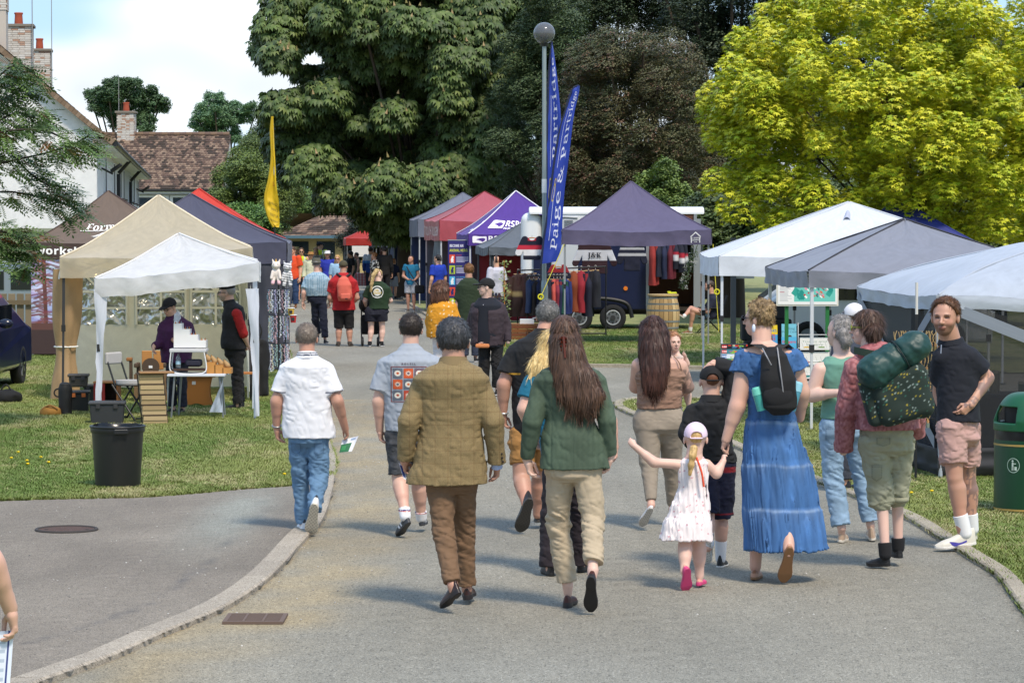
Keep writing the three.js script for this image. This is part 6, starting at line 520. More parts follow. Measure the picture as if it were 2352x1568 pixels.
{// blue dress
  const rows = [[970,.02],[1067,.016],[1168,.016]];const c = person({label:'short haired woman in a long tiered blue dress holding a child\'s hand',base:[1772,1336],top:690,skin:SK.b,headFace:62,hs:.24,h:1.8,noHand:'R',rad:{sh:.068,el:.054,wr:.032},
    j:{head:[1744,733],neck:[1752,784],sL:[1714,828],sR:[1822,828],eL:[1694,932,.04],wL:[1668,1010,.02],tL:[1654,1048,-.02],eR:[1842,900,-.02],wR:[1838,960,-.12],hL:[1745,1000],hR:[1800,1000],kL:[1740,1150,-.1],aL:[1736,1300,-.12],kR:[1810,1150,.05],aR:[1812,1262,.24],heL:[1732,1332,-.04],toL:[1740,1324,-.3],heR:[1816,1258,.3],toR:[1800,1340,.16]},
    torso:[[778,1734,1772,1],[790,1716,1796,.75],[806,1698,1828,.62],[830,1692,1836],[880,1712,1826],[940,1716,1826],[1000,1712,1830],[1030,1720,1824]],
    top_:{name:'dress_top',col:'#355c8c',sleeve:.3,ts:.026,amp:.012,fx:11,hem:968,keys:[[800,1716,1806,.55],[814,1698,1828,.6],[840,1696,1832],[880,1712,1828],[940,1716,1828],[968,1712,1832]],scoop:[0,-.02,.05,.1,.07,.14],fn:(x,y,z,c0) => mulc(c0,1 + .35 * vn(x * 30,y * 3,z * 30))},
    bottom:{kind:'skirt',name:'tiered_skirt',col:'#3c669a',amp:.02,fy:1.2,fx:12,sh:.6,keys:[[962,1712,1832,.7],[985,1708,1836,.75],[1050,1704,1856,.8],[1068,1700,1866,.8],[1160,1704,1880,.82],[1172,1704,1886,.84],[1240,1710,1902,.85],[1262,1711,1906,.85]],fn:(x,y,z,c0,o) => {let k = 0;for (const [py,w] of rows) {const yy = o.L(1772,py).y + .012 * vn(x * 12,3,z * 12),d = Math.abs(y - yy);k = Math.max(k,Math.exp(-d * d / (w * w * .5)) * .38,Math.exp(-Math.max(0,yy - y) / .05) * (y < yy ? .16 :0));} return mulc(mixc(c0,C('#b5c8de'),k * (.7 + .5 * vn(x * 40,y * 8,z * 40))),1 + .3 * vn(x * 26,y * 2.5,z * 26));}},
    shoes:{low:1,col:'#b98e76',collar:'#8f6045',sole:'#86603f'},hair:{col:'#4e3a28',col2:'#a88d63',t:.06,wig:.04,nape:.02,sf:16,front:.3},sun_:{frame:'#191520',lens:'#141018'},hand:{L:{curl:.7}}});
  {const p = c.HP(-.4,-.16,-.01),g = new THREE.SphereGeometry(.013,8,8);g.scale(1,2.2,1);g.translate(p.x,p.y - .02,p.z);mesh('earring',g,mat('#cfd8ea',{roughness:.2}),c.root);}
  const bp = thing('rucksack','small black rucksack on the back of the woman in the blue dress','backpack',c.B);const bk = loft([[c.L(0,948).y,c.L(1790,0).x,.2,.06,.05],[c.L(0,930).y,c.L(1788,0).x,.21,.115,.075],[c.L(0,870).y,c.L(1784,0).x,.21,.12,.085],[c.L(0,815).y,c.L(1776,0).x,.18,.085,.065],[c.L(0,796).y,c.L(1774,0).x,.15,.05,.035]],{n:2.6});
  solid('pack',(x,y,z) => bk(x,y,z) + .004 * vn(x * 18,y * 12,z * 18),[c.L(1735,950,.1),c.L(1830,790,.34)],.03,.009,'#121214',bp);
  solid('front_pocket',ell(c.L(1788,908,.265),[.1,.085,.034]),[c.L(1790,915,.27)],.12,.009,'#18181b',bp);for (const [a,b] of [[[1752,800],[1772,838]],[[1786,798],[1800,905]]]) mesh('zip',tube([c.L(a[0],a[1],.22),c.L((a[0] + b[0]) / 2,(a[1] + b[1]) / 2,.3),c.L(b[0],b[1],.29)],.005,12,5),mat('#8a8a8e',{roughness:.4}),bp);
  for (const [x0,x1,x2] of [[1768,1738,1722],[1778,1800,1812]]) mesh('strap',sheet(10,2,(u,v) => {const p = u < .5 ? c.L(lerp(x0,x1,u * 2),lerp(806,790,u * 2),.15 - .03 * u) :c.L(lerp(x1,x2,u * 2 - 1),lerp(790,800,u * 2 - 1),.12 - .2 * (u - .5));p.x += (v - .5) * .075;return p;}),mat('#151518'),bp);
  for (const [xa,ya,xb,yb,cc,lid,nm] of [[1752,942,1738,892,'#3f9c92','#6fc7b4','teal drinks bottle in the left pocket of the black rucksack'],[1816,942,1834,880,'#4f93a8','#8fc6d8','blue drinks bottle in the right pocket of the black rucksack']]) {const b = thing('drinks_bottle',nm,'bottle',c.B);const p = c.L(xa,ya,.2),q = c.L(xb,yb,.2),m = p.clone().lerp(q,.72);mesh('flask',bar(p,m,.036,.036,18),mat(cc,{roughness:.35}),b);mesh('lid',bar(m,q,.038,.034,18),mat(lid,{roughness:.35}),b);mesh('rim',bar(q,q.clone().lerp(p,-.06),.03,.026,18),mat(lid),b);}
}
{// grey haired woman in tank top
  const c = person({label:'grey haired woman in a sage green vest top and pale jeans facing the book stall',base:[1962,1247],top:724,skin:SK.d,face:15,headFace:55,hs:.235,noHand:'R',rad:{sh:.062,el:.05},
    j:{head:[1928,762],neck:[1936,808],sL:[1884,850],sR:[1978,846],eL:[1864,908,.05],wL:[1926,902,.2],tL:[1956,896,.24],eR:[1992,905,0],wR:[1985,930,-.2],hL:[1910,980],hR:[1956,980],kL:[1914,1092,-.05],aL:[1934,1212,.02],kR:[1982,1092,-.12],aR:[2000,1204,-.1],heL:[1930,1246,.02],toL:[1940,1240,-.22],heR:[2006,1242,-.06],toR:[2000,1228,-.32]},
    torso:[[806,1922,1954,1],[816,1904,1972,.75],[830,1884,1986],[862,1882,1984],[910,1890,1974],[944,1886,1976],[985,1884,1982],[1010,1888,1980]],
    top_:{name:'vest_top',col:'#689684',sleeve:0,t:.004,amp:.006,scoop:[-.02,.05,.04,.085,.1,.2],keys:[[818,1896,1978,.6],[835,1886,1984],[862,1884,1984],[910,1890,1976],[962,1885,1978]]},bottom:{kind:'trousers',name:'jeans',col:'#829db6',r:[.096,.083,.072],len:1.95,amp:.011,waist:940,fn:(x,y,z,c0) => mulc(c0,1 + .22 * vn(x * 8,y * 5,z * 8) + .08 * vn(x * 90,y * 20,z * 90))},shoes:{col:'#b59c86',trim:'#d5cabb',sole:'#cfc8bb',stripes:1},
    hair:{col:'#6e6a68',col2:'#96928f',t:.05,wig:.02,overEar:0,nape:.05,sf:24,pony:[[1938,768,.08],[1944,784,.1],[1942,794,.09]],ponyR:.055}});
  pocket(c,1892,978,1926,1018,'#7891a8','#56708a');
}
{// hoodie with green pack 
  const c = person({label:'woman in maroon hoodie and khaki cargo trousers under a big green rucksack',base:[2034,1306],top:712,skin:SK.d,face:18,headFace:84,hs:.24,noHand:'both',
    j:{head:[1990,754],neck:[2004,800],sL:[1966,848],sR:[2074,846],eL:[1945,940,.02],wL:[1938,1036,-.08],eR:[2100,940,0],wR:[2106,1000,-.15],hL:[2006,1010],hR:[2066,1010],kL:[2026,1146,-.03],aL:[2034,1262,.03],kR:[2062,1140,-.12],aR:[2064,1250,-.14],heL:[2046,1300,.04],toL:[1992,1300,-.06],heR:[2068,1282,-.1],toR:[2046,1274,-.34]},
    torso:[[796,1988,2024,1],[808,1974,2044,.8],[824,1956,2072,.66],[848,1950,2086],[900,1958,2098],[960,1966,2108],[1000,1972,2104],[1036,1980,2096]],
    top_:{name:'hoodie',col:'#874e50',sleeve:2,hem:985,ts:.03,amp:.011,t:.012,flare:.02,fn:(x,y,z,c0) => mulc(mixc(c0,C('#ac7476'),clamp(.5 + vn(x * 90,y * 60,z * 90))),1)},bottom:{kind:'trousers',name:'cargo_trousers',col:'#95947d',r:[.112,.09,.088],k:.006,len:[1.12,1.14],amp:.016,fy:9,waist:980},shoes:{col:'#131315',sole:'#1a1a1c',w:1.25,soleT:.03},socks:{col:'#17171a',h:.14},
    hair:{col:'#2a1c17',col2:'#5d4334',t:.05,wig:.02,overEar:.2,nape:.25,sf:28,sv:3,long:[[752,1986,2026,.03,.105],[780,1990,2028,.05,.095],[806,1996,2026,.05,.06]]},sun_:{frame:'#7d8c18',lens:'#8c9a20'}});
  pocket(c,2006,1000,2040,1022,'#8b8a73','#6f6e5a');pocket(c,1998,1064,2024,1106,'#8b8a73','#6f6e5a');solid('hood',U([ell(c.L(2008,812,.07),[.12,.075,.1]),.02],[ell(c.L(2024,800,.1),[.075,.05,.07]),.03]),[c.L(1970,840,0),c.L(2050,780,.2)],.06,.009,(x,y,z) => mixc(C('#8c494c'),C('#b57476'),clamp(.5 + vn(x * 80,y * 60,z * 80))),c.root);
  for (const [a,b] of [[[2000,1148],[2052,1158]],[[2050,1146],[2084,1150]]]) {const p = c.L(a[0],a[1],-.03),q = c.L(b[0],b[1],-.03),m = p.clone().lerp(q,.5),g = new THREE.TorusGeometry((q.x - p.x) / 2,.018,8,22);g.rotateX(Math.PI / 2);g.translate(m.x,m.y,m.z - .02);mesh('turn_up',g,mat('#8f8e77',{roughness:.9}),c.root);}
  const bp = thing('rucksack','large dark green floral rucksack on the back of the hoodie woman','backpack',c.B);const fl = (x,y,z) => {const q = 52,a = Math.floor(x * q),b = Math.floor(y * q),dx = x * q - a - .5 - .3 * hash3(a,b,1),dy = y * q - b - .5 - .3 * hash3(a,b,2),r = hash3(a,b,3);return dx * dx + dy * dy < .05 && r > .25 ? C(r > .75 ? '#9a8a2a' :r > .5 ? '#8a9a94' :'#2f5f50') :C('#1c2b25');};
  const tl = c.L(2070,905,.3),R2 = [V(.96,.24,0),V(-.24,.96,0),V(0,0,1)];solid('pack',(x,y,z) => rbox(tl,[.20,.19,.13],.07,R2)(x,y,z) + .006 * vn(x * 14,y * 14,z * 14),[tl],.3,.01,fl,bp);
  const t2 = c.L(2012,920,.3),R3 = [V(.97,.2,0),V(-.2,.97,0),V(0,0,1)];solid('side_pocket',rbox(t2,[.085,.17,.085],.04,[V(.96,.26,0),V(-.26,.96,0),V(0,0,1)]),[t2],.22,.01,fl,bp);
  mesh('strap',sheet(10,2,(u,v) => {const p = c.L(lerp(1962,2022,u),lerp(804,816,u),.1 + .08 * u + .03 * Math.sin(u * 3.1));p.y += (v - .5) * .05;return p;}),VC,bp).geometry.setAttribute('color',(() => {const g = new Float32Array(33 * 3);for (let i = 0;i < 33;i++) {const q = C('#2a3a2e');g.set(q,i * 3);} return new THREE.BufferAttribute(g,3);})());
  const ro = thing('bed_roll','dark green bed roll strapped on top of the floral rucksack','bed roll',c.B),p = c.L(2012,852,.36),q = c.L(2104,794,.34),dd = q.clone().sub(p),LL = dd.length(),dn = dd.clone().normalize();
  solid('roll',(x,y,z) => {const k = ((x - p.x) * dn.x + (y - p.y) * dn.y + (z - p.z) * dn.z) / LL,pin = .014 * (Math.exp(-(((k - .62) * LL) ** 2) / .0003));return cap(p,q,.128,.108)(x,y,z) + pin + .007 * vn(x * 16 + y * 22,y * 9,z * 20) + .004 * vn(x * 44,y * 30,z * 44);},[p,q],.16,.009,(x,y,z) => mulc(C('#123a37'),1 + .15 * vn(x * 20,y * 20,z * 20)),ro,new THREE.MeshStandardMaterial({vertexColors:true,roughness:.5}));
  {const m = p.clone().lerp(q,.62),g = new THREE.TorusGeometry(.114,.006,6,26);g.applyQuaternion(new THREE.Quaternion().setFromUnitVectors(V(0,0,1),dn));g.translate(m.x,m.y,m.z);mesh('strap',g,mat('#0d1f1e'),ro);}
}
{// man in pink shorts
  const tat = (x,y,z,s,j) => {const arm = x > j.eR.x - .2 && y < j.sR.y - .08 && y > j.wR.y - .02 && z > -.1,leg = x > j.kR.x - .02 && y < .7;if (!(arm || leg)) return null;const n = Math.abs(vn(x * 34,y * 26,z * 34)) < .16 || vn(x * 18,y * 15,z * 18) > .22;return n ? mixc(s,C('#3f4450'),.55) :null;};
  const c = person({label:'bearded man in a navy polo and pink shorts standing with hand on hip',base:[2206,1262],top:678,skin:SK.c,face:128,headFace:158,headPitch:-3,closed:1,hs:.286,b:1.04,beard:'#3a2518',skinFn:tat,noHand:'L',
    j:{head:[2172,728,.05],neck:[2186,780],sL:[2166,822,.02],sR:[2226,822,.04],eL:[2160,900,-.15],wL:[2168,950,-.05],eR:[2268,868,-.02],wR:[2230,930,.14],tR:[2196,962,.17],hL:[2186,985,.06],hR:[2218,985,-.06],kL:[2194,1098,.1],aL:[2211,1212,.1],kR:[2224,1104,-.1],aR:[2232,1206,-.12],heL:[2243,1250,.08],toL:[2149,1264,.14],heR:[2246,1238,-.14],toR:[2190,1240,-.18]},
    torso:[[781,2170,2210,1.1],[789,2164,2220,1],[800,2158,2236,.95],[824,2154,2246,.9],[870,2156,2250,.9],[920,2154,2248,.95],[965,2154,2250,1],[1000,2158,2246,1],[1020,2160,2244,1]],
    top_:{col:'#131722',sleeve:.66,hem:968,ts:.022,amp:.008,collar:{col:'#131722',up:.08}},bottom:{kind:'shorts',col:'#b08d86',r:[.115,.1,.095],len:.72,amp:.014,waist:950},socks:{col:'#dedee0',h:.26},shoes:{col:'#cfcabd',sole:'#d9d6ce',trim:'#4a44a0',stripes:0},
    hair:{col:'#3b2415',col2:'#6b4628',t:.035,wig:.012,front:.21,nape:-.1,len:.03},hand:{R:{curl:.5,thumb:V(-.3,.9,.3)}},rad:{an:.045,cf:.066,kn:.06}});
  mesh('shoe_mark',sheet(10,2,(u,v) => {const p = c.L(lerp(2182,2222,u),lerp(1246,1240,u) + 9 * Math.sin(u * 2.6) * (1 - u * .5),.165);p.y += (v - .5) * .03 * Math.sin(Math.min(1,u * 1.6 + .15) * 2.6);return p;}),mat('#4640a0'),c.root);mesh('zip',tube([c.L(2163,792,.18),c.L(2162,812,.2)],.005,6,5),mat('#9a9a9e',{metalness:.8,roughness:.3}),c.root);
}
{// young man in a cap
  const c = person({label:'young man in a black cap and open plum jacket looking over his shoulder',base:[1128,908],top:632,skin:SK.d,face:165,headFace:98,hs:.25,noHand:'R',
    j:{head:[1116,660],neck:[1118,686],sL:[1092,706],sR:[1150,708],eL:[1080,742],wL:[1100,788,.14],tL:[1118,794,.18],eR:[1164,746],wR:[1167,786]},torso:[[682,1106,1132,1],[690,1098,1146,.8],[700,1086,1158,.66],[718,1080,1164],[760,1082,1160],[795,1084,1158],[820,1090,1152]],
    top_:{name:'jacket',col:'#33282f',sleeve:1.98,hem:793,ts:.02,t:.012,amp:.012,open:(x,y,z,o) => {const a = o.L(1110,740);return .062 + (a.y + .25 - y) * .03 - Math.abs(x - a.x - .0) + (z < 0 ? -1 :0);}},bottom:{kind:'trousers',col:'#121214',r:[.1,.085,.075]},shoes:{col:'#161616'},hair:{col:'#1c1512',t:.03,nape:.04},hat:{kind:'cap',col:'#101012'},sun_:'#15130f'});
  solid('polo_shirt',loft(c.pk([[684,1098,1140,1],[702,1086,1158,.92],[760,1084,1158,.9],[796,1086,1156,.9]])),[c.L(1080,800,-.2),c.L(1165,685,.2)],.05,.012,'#0f1420',c.root);for (let i = 0;i < 2;i++) {const p = c.L(1110,700 + i * 9,.17),g = new THREE.SphereGeometry(.007,6,6);g.translate(p.x,p.y,p.z);mesh('button',g,mat('#cfd0d8'),c.root);}
  solid('waist_pouch',rbox(c.L(1108,794,.2),[.1,.028,.04],.02),[c.L(1108,794,.2)],.14,.009,'#c27a4a',c.root);
}
{// mustard top
  const c = person({label:'woman with long brown hair in a mustard yellow sprigged blouse and white trousers',base:[1016,868],top:645,skin:SK.b,face:-20,headFace:-35,hs:.22,noHand:'both',b:1.05,
    j:{head:[1012,662],neck:[1014,686],sL:[994,706],sR:[1038,704],eL:[984,738],wL:[990,775,-.1],eR:[1052,740],wR:[1050,768,-.15]},torso:[[684,1004,1024,1],[694,994,1036,.7],[704,984,1046],[730,980,1052],[760,980,1052],[790,982,1046],[810,986,1042]],
    top_:{name:'blouse',col:'#c4861c',sleeve:1.7,hem:775,ts:.022,amp:.012,t:.01,fn:(x,y,z,c0) => {const q = 15,a = Math.floor(x * q),b = Math.floor(y * q + x * 3),dx = x * q - a - .5,dy = y * q + x * 3 - b - .5;return dx * dx + dy * dy < .02 && hash3(a,b,5) > -.1 ? C('#e2d3b0') :c0;}},bottom:{kind:'trousers',col:'#cfcdd0',r:[.1,.085,.07]},shoes:{col:'#c9c4bd'},
    hair:{col:'#3c2317',col2:'#6b4630',t:.045,overEar:1,nape:.3,long:[[662,992,1032,.04,.1],[680,988,1032,.06,.08],[694,986,1028,.08,.05],[704,988,1020,.08,.03]]}});
}
{person({label:'man with light brown hair in a dark green T-shirt beside the tall animal charity banner',base:[1080,832],top:604,skin:SK.c,hs:.245,b:1.05,noHand:'R',
    j:{head:[1077,621],neck:[1076,642],sL:[1058,664],sR:[1098,664],eL:[1050,700],wL:[1052,730,-.05]},torso:[[638,1066,1088,1],[646,1056,1098,.75],[656,1048,1106],[680,1048,1106],[730,1050,1104],[760,1054,1100]],
    top_:{col:'#24331f',sleeve:.7,hem:745,ts:.024},bottom:{kind:'trousers',col:'#2a3142'},shoes:{col:'#222'},hair:{col:'#5a3a22',col2:'#8a6038',t:.03,wig:.014}});}
{// beret man
  const c = person({label:'man in a black beret and gilet with red sleeves, hands behind his back',base:[546,941],top:656,skin:SK.b,face:82,headFace:88,hs:.24,noHand:'L',beard:'#8a8580',shaved:'#8a8078',
    j:{head:[520,673],neck:[528,699],sL:[528,722,-.14],sR:[543,722,.14],eL:[552,765,-.1],wL:[566,800,-.02],eR:[559,766,.16],wR:[568,792,.06],tR:[576,806,.03],hL:[540,815,-.07],hR:[544,815,.07],kL:[546,872,-.07],aL:[552,928,-.06],kR:[544,872,.08],aR:[546,932,.1]},
    torso:[[694,520,540,1.3],[706,516,556,1.2],[725,512,560,1.2],[755,512,558,1.15],[790,508,564,1.15],[815,514,568,1.1],[832,520,566,1]],
    top_:{name:'gilet',col:'#17171a',sleeve:0,hem:802,t:.016,amp:.008,collar:{col:'#17171a',up:.4}},bottom:{kind:'trousers',col:'#101013',r:[.095,.08,.068],amp:.012},shoes:{col:'#141418'},hair:{col:'#8a8580',t:.01,front:.1},hat:{kind:'beret',col:'#111114'},sun_:'#221a18'});
  for (const k of ['L','R']) {const f = U([cap(c.j['s' + k],c.j['e' + k],.072,.058),.03],[cap(c.j['e' + k],c.j['e' + k].clone().lerp(c.j['w' + k],.25),.058,.05,{cut:true}),.02]);const fd = c.fold(.01);solid('sleeve',(x,y,z) => f(x,y,z) + fd(x,y,z),[c.j['s' + k],c.j['e' + k],c.j['w' + k]],.1,.012,'#9c1a1a',c.root);}
}
{// purple fleece
  person({label:'woman in a plum fleece and dark cap looking at her phone behind the craft table',base:[408,951],top:686,skin:SK.b,face:150,headFace:145,headPitch:-22,hs:.225,b:1.02,
    j:{head:[388,706,.06],neck:[398,727],sL:[376,750,.04],sR:[432,752,-.04],eL:[366,790,.1],wL:[352,796,.24],tL:[352,818,.26],eR:[442,790,0],wR:[404,786,.2],tR:[388,776,.24]},torso:[[722,386,412,1],[732,378,424,.8],[742,370,440,.66],[760,368,444],[800,370,440],[830,370,438],[850,376,434]],
    top_:{name:'fleece',col:'#3b123f',sleeve:1.95,hem:833,ts:.024,amp:.01,t:.01,collar:{col:'#3b123f',up:.34}},bottom:{kind:'trousers',col:'#171a2a'},shoes:{col:'#15151a'},hair:{col:'#3a2a22',t:.02},hat:{kind:'cap',col:'#0e0f18'},sun_:'#1a1614'});}
{// passer-by at the left edge: only the forearm and hand reach into the picture
  const c = person({label:'arm and hand of a passer-by holding a leaflet at the left edge',base:[-190,1962],top:915,skin:SK.b,noFace:1,cell:.02,noArm:'L',
    j:{eR:[-20,1290,.05],wR:[24,1400,-.04],tR:[40,1490,-.08],sR:[-95,1150,0]},top_:{col:'#5a6474',sleeve:.6,hem:1450},bottom:{kind:'trousers',col:'#333845'},hair:{col:'#4a3626'},hand:{R:{curl:.62}}});
  const pap = canvasTex(64,64,g => {g.fillStyle = '#d9e0ee';g.fillRect(0,0,64,64);g.fillStyle = '#34407e';g.fillRect(46,0,6,64);g.fillStyle = '#b0bccf';for (let i = 0;i < 8;i++) g.fillRect(6,8 * i,34,3);});const f = thing('leaflet','pale folded leaflet in the hand at the left edge','leaflet',c.B);leaf('sheet',c,c.L(-26,1620,-.05),c.L(18,1620,-.03),c.L(-14,1450,-.06),c.L(30,1448,-.05),pap,f);
}
// ---------------------------------------------------------------- people further down the road
const prints = {plaid:(x,y,z,c0) => {const q = 22,a = Math.abs((x * q - z * q * .4) % 1),b = Math.abs((y * q) % 1);let c = c0;if (a < .28) c = mixc(c,C('#5d86a0'),.75);if (b < .28) c = mixc(c,C('#7fa0b4'),.6);return c;},spots:(x,y,z,c0) => vn(x * 28,y * 28,z * 28) > .1 ? C('#c9c9c6') :c0,vis:(x,y,z,c0) => Math.abs(y - 1.12) < .03 || Math.abs(y - 1.3) < .03 || Math.abs(Math.abs(x) - .11) < .025 ? C('#b9bcb4') :c0};
{const c = person({label:'man in a blue checked shirt, navy jeans and grey trilby seen from behind',base:[738,790],top:590,skin:SK.b,step:.07,hs:.235,j:{head:[726,607],neck:[727,626],sL:[706,644],sR:[748,644],eL:[697,672],wL:[695,694],eR:[757,672],wR:[757,694],hL:[724,690],hR:[740,690],kL:[724,734,-.1],aL:[730,766,-.3],kR:[743,736,.05],aR:[746,778,.1]},torso:[[624,718,738,1],[632,704,750,.7],[642,697,757],[660,696,757],[680,702,752],[696,704,750]],top_:{col:'#9fb6c4',sleeve:.7,hem:680,ts:.03,fn:prints.plaid},bottom:{kind:'trousers',col:'#12182c',r:[.095,.085,.075],waist:678},shoes:{col:'#1a1c22',sole:'#ccc'},hair:{col:'#4a4644',col2:'#777',t:.02},hat:{kind:'brim',col:'#5e5d52',w:.62,tall:.58}});}
{const c = person({label:'man in a red T-shirt, black shorts and olive cap with a coral rucksack',base:[789,795],top:597,skin:SK.c,b:1.1,hs:.235,j:{head:[788,612],neck:[787,630],sL:[762,652],sR:[812,652],eL:[757,684,.02],wL:[772,698,-.12],eR:[820,684,.02],wR:[804,700,-.12],hL:[778,712],hR:[800,712],kL:[778,756],aL:[777,787],kR:[802,756],aR:[803,787]},torso:[[626,778,798,1],[634,766,808,.7],[646,754,820],[670,758,818],[690,764,814],[710,762,816],[720,764,814]],top_:{col:'#a5161c',sleeve:.62,hem:712,ts:.02},bottom:{kind:'shorts',col:'#0f0f11',r:[.115,.1,.09],len:.95,waist:706},shoes:{col:'#4a4038',sole:'#2e2824'},socks:{col:'#4a4440',h:.08},hair:{col:'#5a4a3a',t:.008},hat:{kind:'cap',col:'#48432f'}});
  const bp = thing('rucksack','coral pink rucksack worn by the man in the red T-shirt','backpack',c.B);const bk = loft([[c.L(0,690).y,c.L(792,0).x,.22,.13,.06],[c.L(0,680).y,c.L(792,0).x,.24,.15,.1],[c.L(0,655).y,c.L(790,0).x,.23,.145,.1],[c.L(0,640).y,c.L(789,0).x,.2,.1,.07],[c.L(0,634).y,c.L(789,0).x,.17,.05,.04]],{n:2.7});solid('pack',(x,y,z) => bk(x,y,z) + .006 * vn(x * 14,y * 12,z * 14),[c.L(770,695,.1),c.L(812,630,.36)],.04,.011,'#c9604f',bp);solid('pocket',rbox(c.L(793,680,.3),[.105,.07,.05],.04),[c.L(793,680,.3)],.14,.011,'#cf6856',bp);const tg = c.L(795,686,.352),lb = box(.05,.02,.006,tg.x,tg.y,tg.z);mesh('label_patch',lb,mat('#1a1618'),bp);for (const q of [-1,1]) mesh('strap',bar(c.L(789 + q * 5,636,.19),c.L(789 + q * 16,628,.1),.022,.022,6),mat('#16161a'),bp);}
{const c = person({label:'woman in a dark green printed T-shirt pushing a pushchair',base:[864,796],top:617,skin:SK.d,headFace:-50,hs:.225,b:1.08,noHand:'both',j:{head:[869,632],neck:[868,650],sL:[848,664],sR:[886,664],eL:[838,690,-.05],wL:[840,702,-.25],eR:[897,690,-.05],wR:[880,700,-.25],hL:[852,716],hR:[876,716],kL:[852,758],aL:[849,786],kR:[878,758],aR:[876,786]},torso:[[646,860,878,1],[653,850,888,.7],[662,842,896],[680,846,894],[700,848,892],[718,844,896],[726,846,894]],top_:{col:'#183018',sleeve:.72,hem:710,ts:.03},bottom:{kind:'shorts',col:'#131524',r:[.13,.115,.11],len:.52,waist:705},shoes:{col:'#17171a',sole:'#d0d0d0'},socks:{col:'#17171a',h:.08},hair:{col:'#a98a55',col2:'#d9c08a',t:.02,pony:[[864,622,.1],[857,632,.14],[853,652,.15],[852,668,.14]],ponyR:.045}});
  printOn(c,c.topSdf,852,655,882,685,canvasTex(128,128,g => {g.clearRect(0,0,128,128);g.fillStyle = '#e2e2de';g.beginPath();g.arc(64,64,60,0,7);g.fill();g.fillStyle = '#182a1a';g.beginPath();g.arc(64,64,53,0,7);g.fill();g.fillStyle = '#e2e2de';g.beginPath();g.arc(64,64,38,0,7);g.fill();g.fillStyle = '#d8b020';g.font = 'italic bold 30px serif';g.textAlign = 'center';g.fillText('Oh',56,60);g.fillText('Deer!',66,84);g.fillStyle = '#e2e2de';g.font = 'bold 11px sans-serif';g.fillText('NO HALF HEARTS',64,114);}),'print',12,.006);glassesFor({frame:'#1a1614',lens:'#1a1614'},c);
  const pr = thing('pushchair','black folding pushchair in front of the woman in green','pushchair',c.B),dk = mat('#0f0f11',{roughness:.6}),q = (x,y,z) => c.L(x,y,z);solid('seat',rbox(q(850,745,-.45),[.19,.2,.16],.06),[q(850,745,-.45)],.3,.02,'#131315',pr);solid('hood',ell(q(846,700,-.5),[.2,.18,.2]),[q(846,700,-.5)],.3,.02,'#111113',pr);for (const k of [-1,1]) {const x = 850 + k * 20;mesh('frame_tube',tube([q(x,690,-.2),q(x,730,-.35),q(x,775,-.62)],.014,10,6),dk,pr);mesh('frame_tube',bar(q(x,735,-.4),q(x,780,-.15),.014,.014,6),dk,pr);for (const z of [-.62,-.15]) {const g = new THREE.TorusGeometry(.065,.025,8,18);g.rotateY(Math.PI / 2);const p = q(x - 2 * k,784,z);g.translate(p.x,.09,p.z);mesh('wheel',g,mat('#1c1c1e'),pr);}} mesh('handle',bar(q(830,690,-.2),q(872,690,-.2),.016,.016,8),dk,pr);}
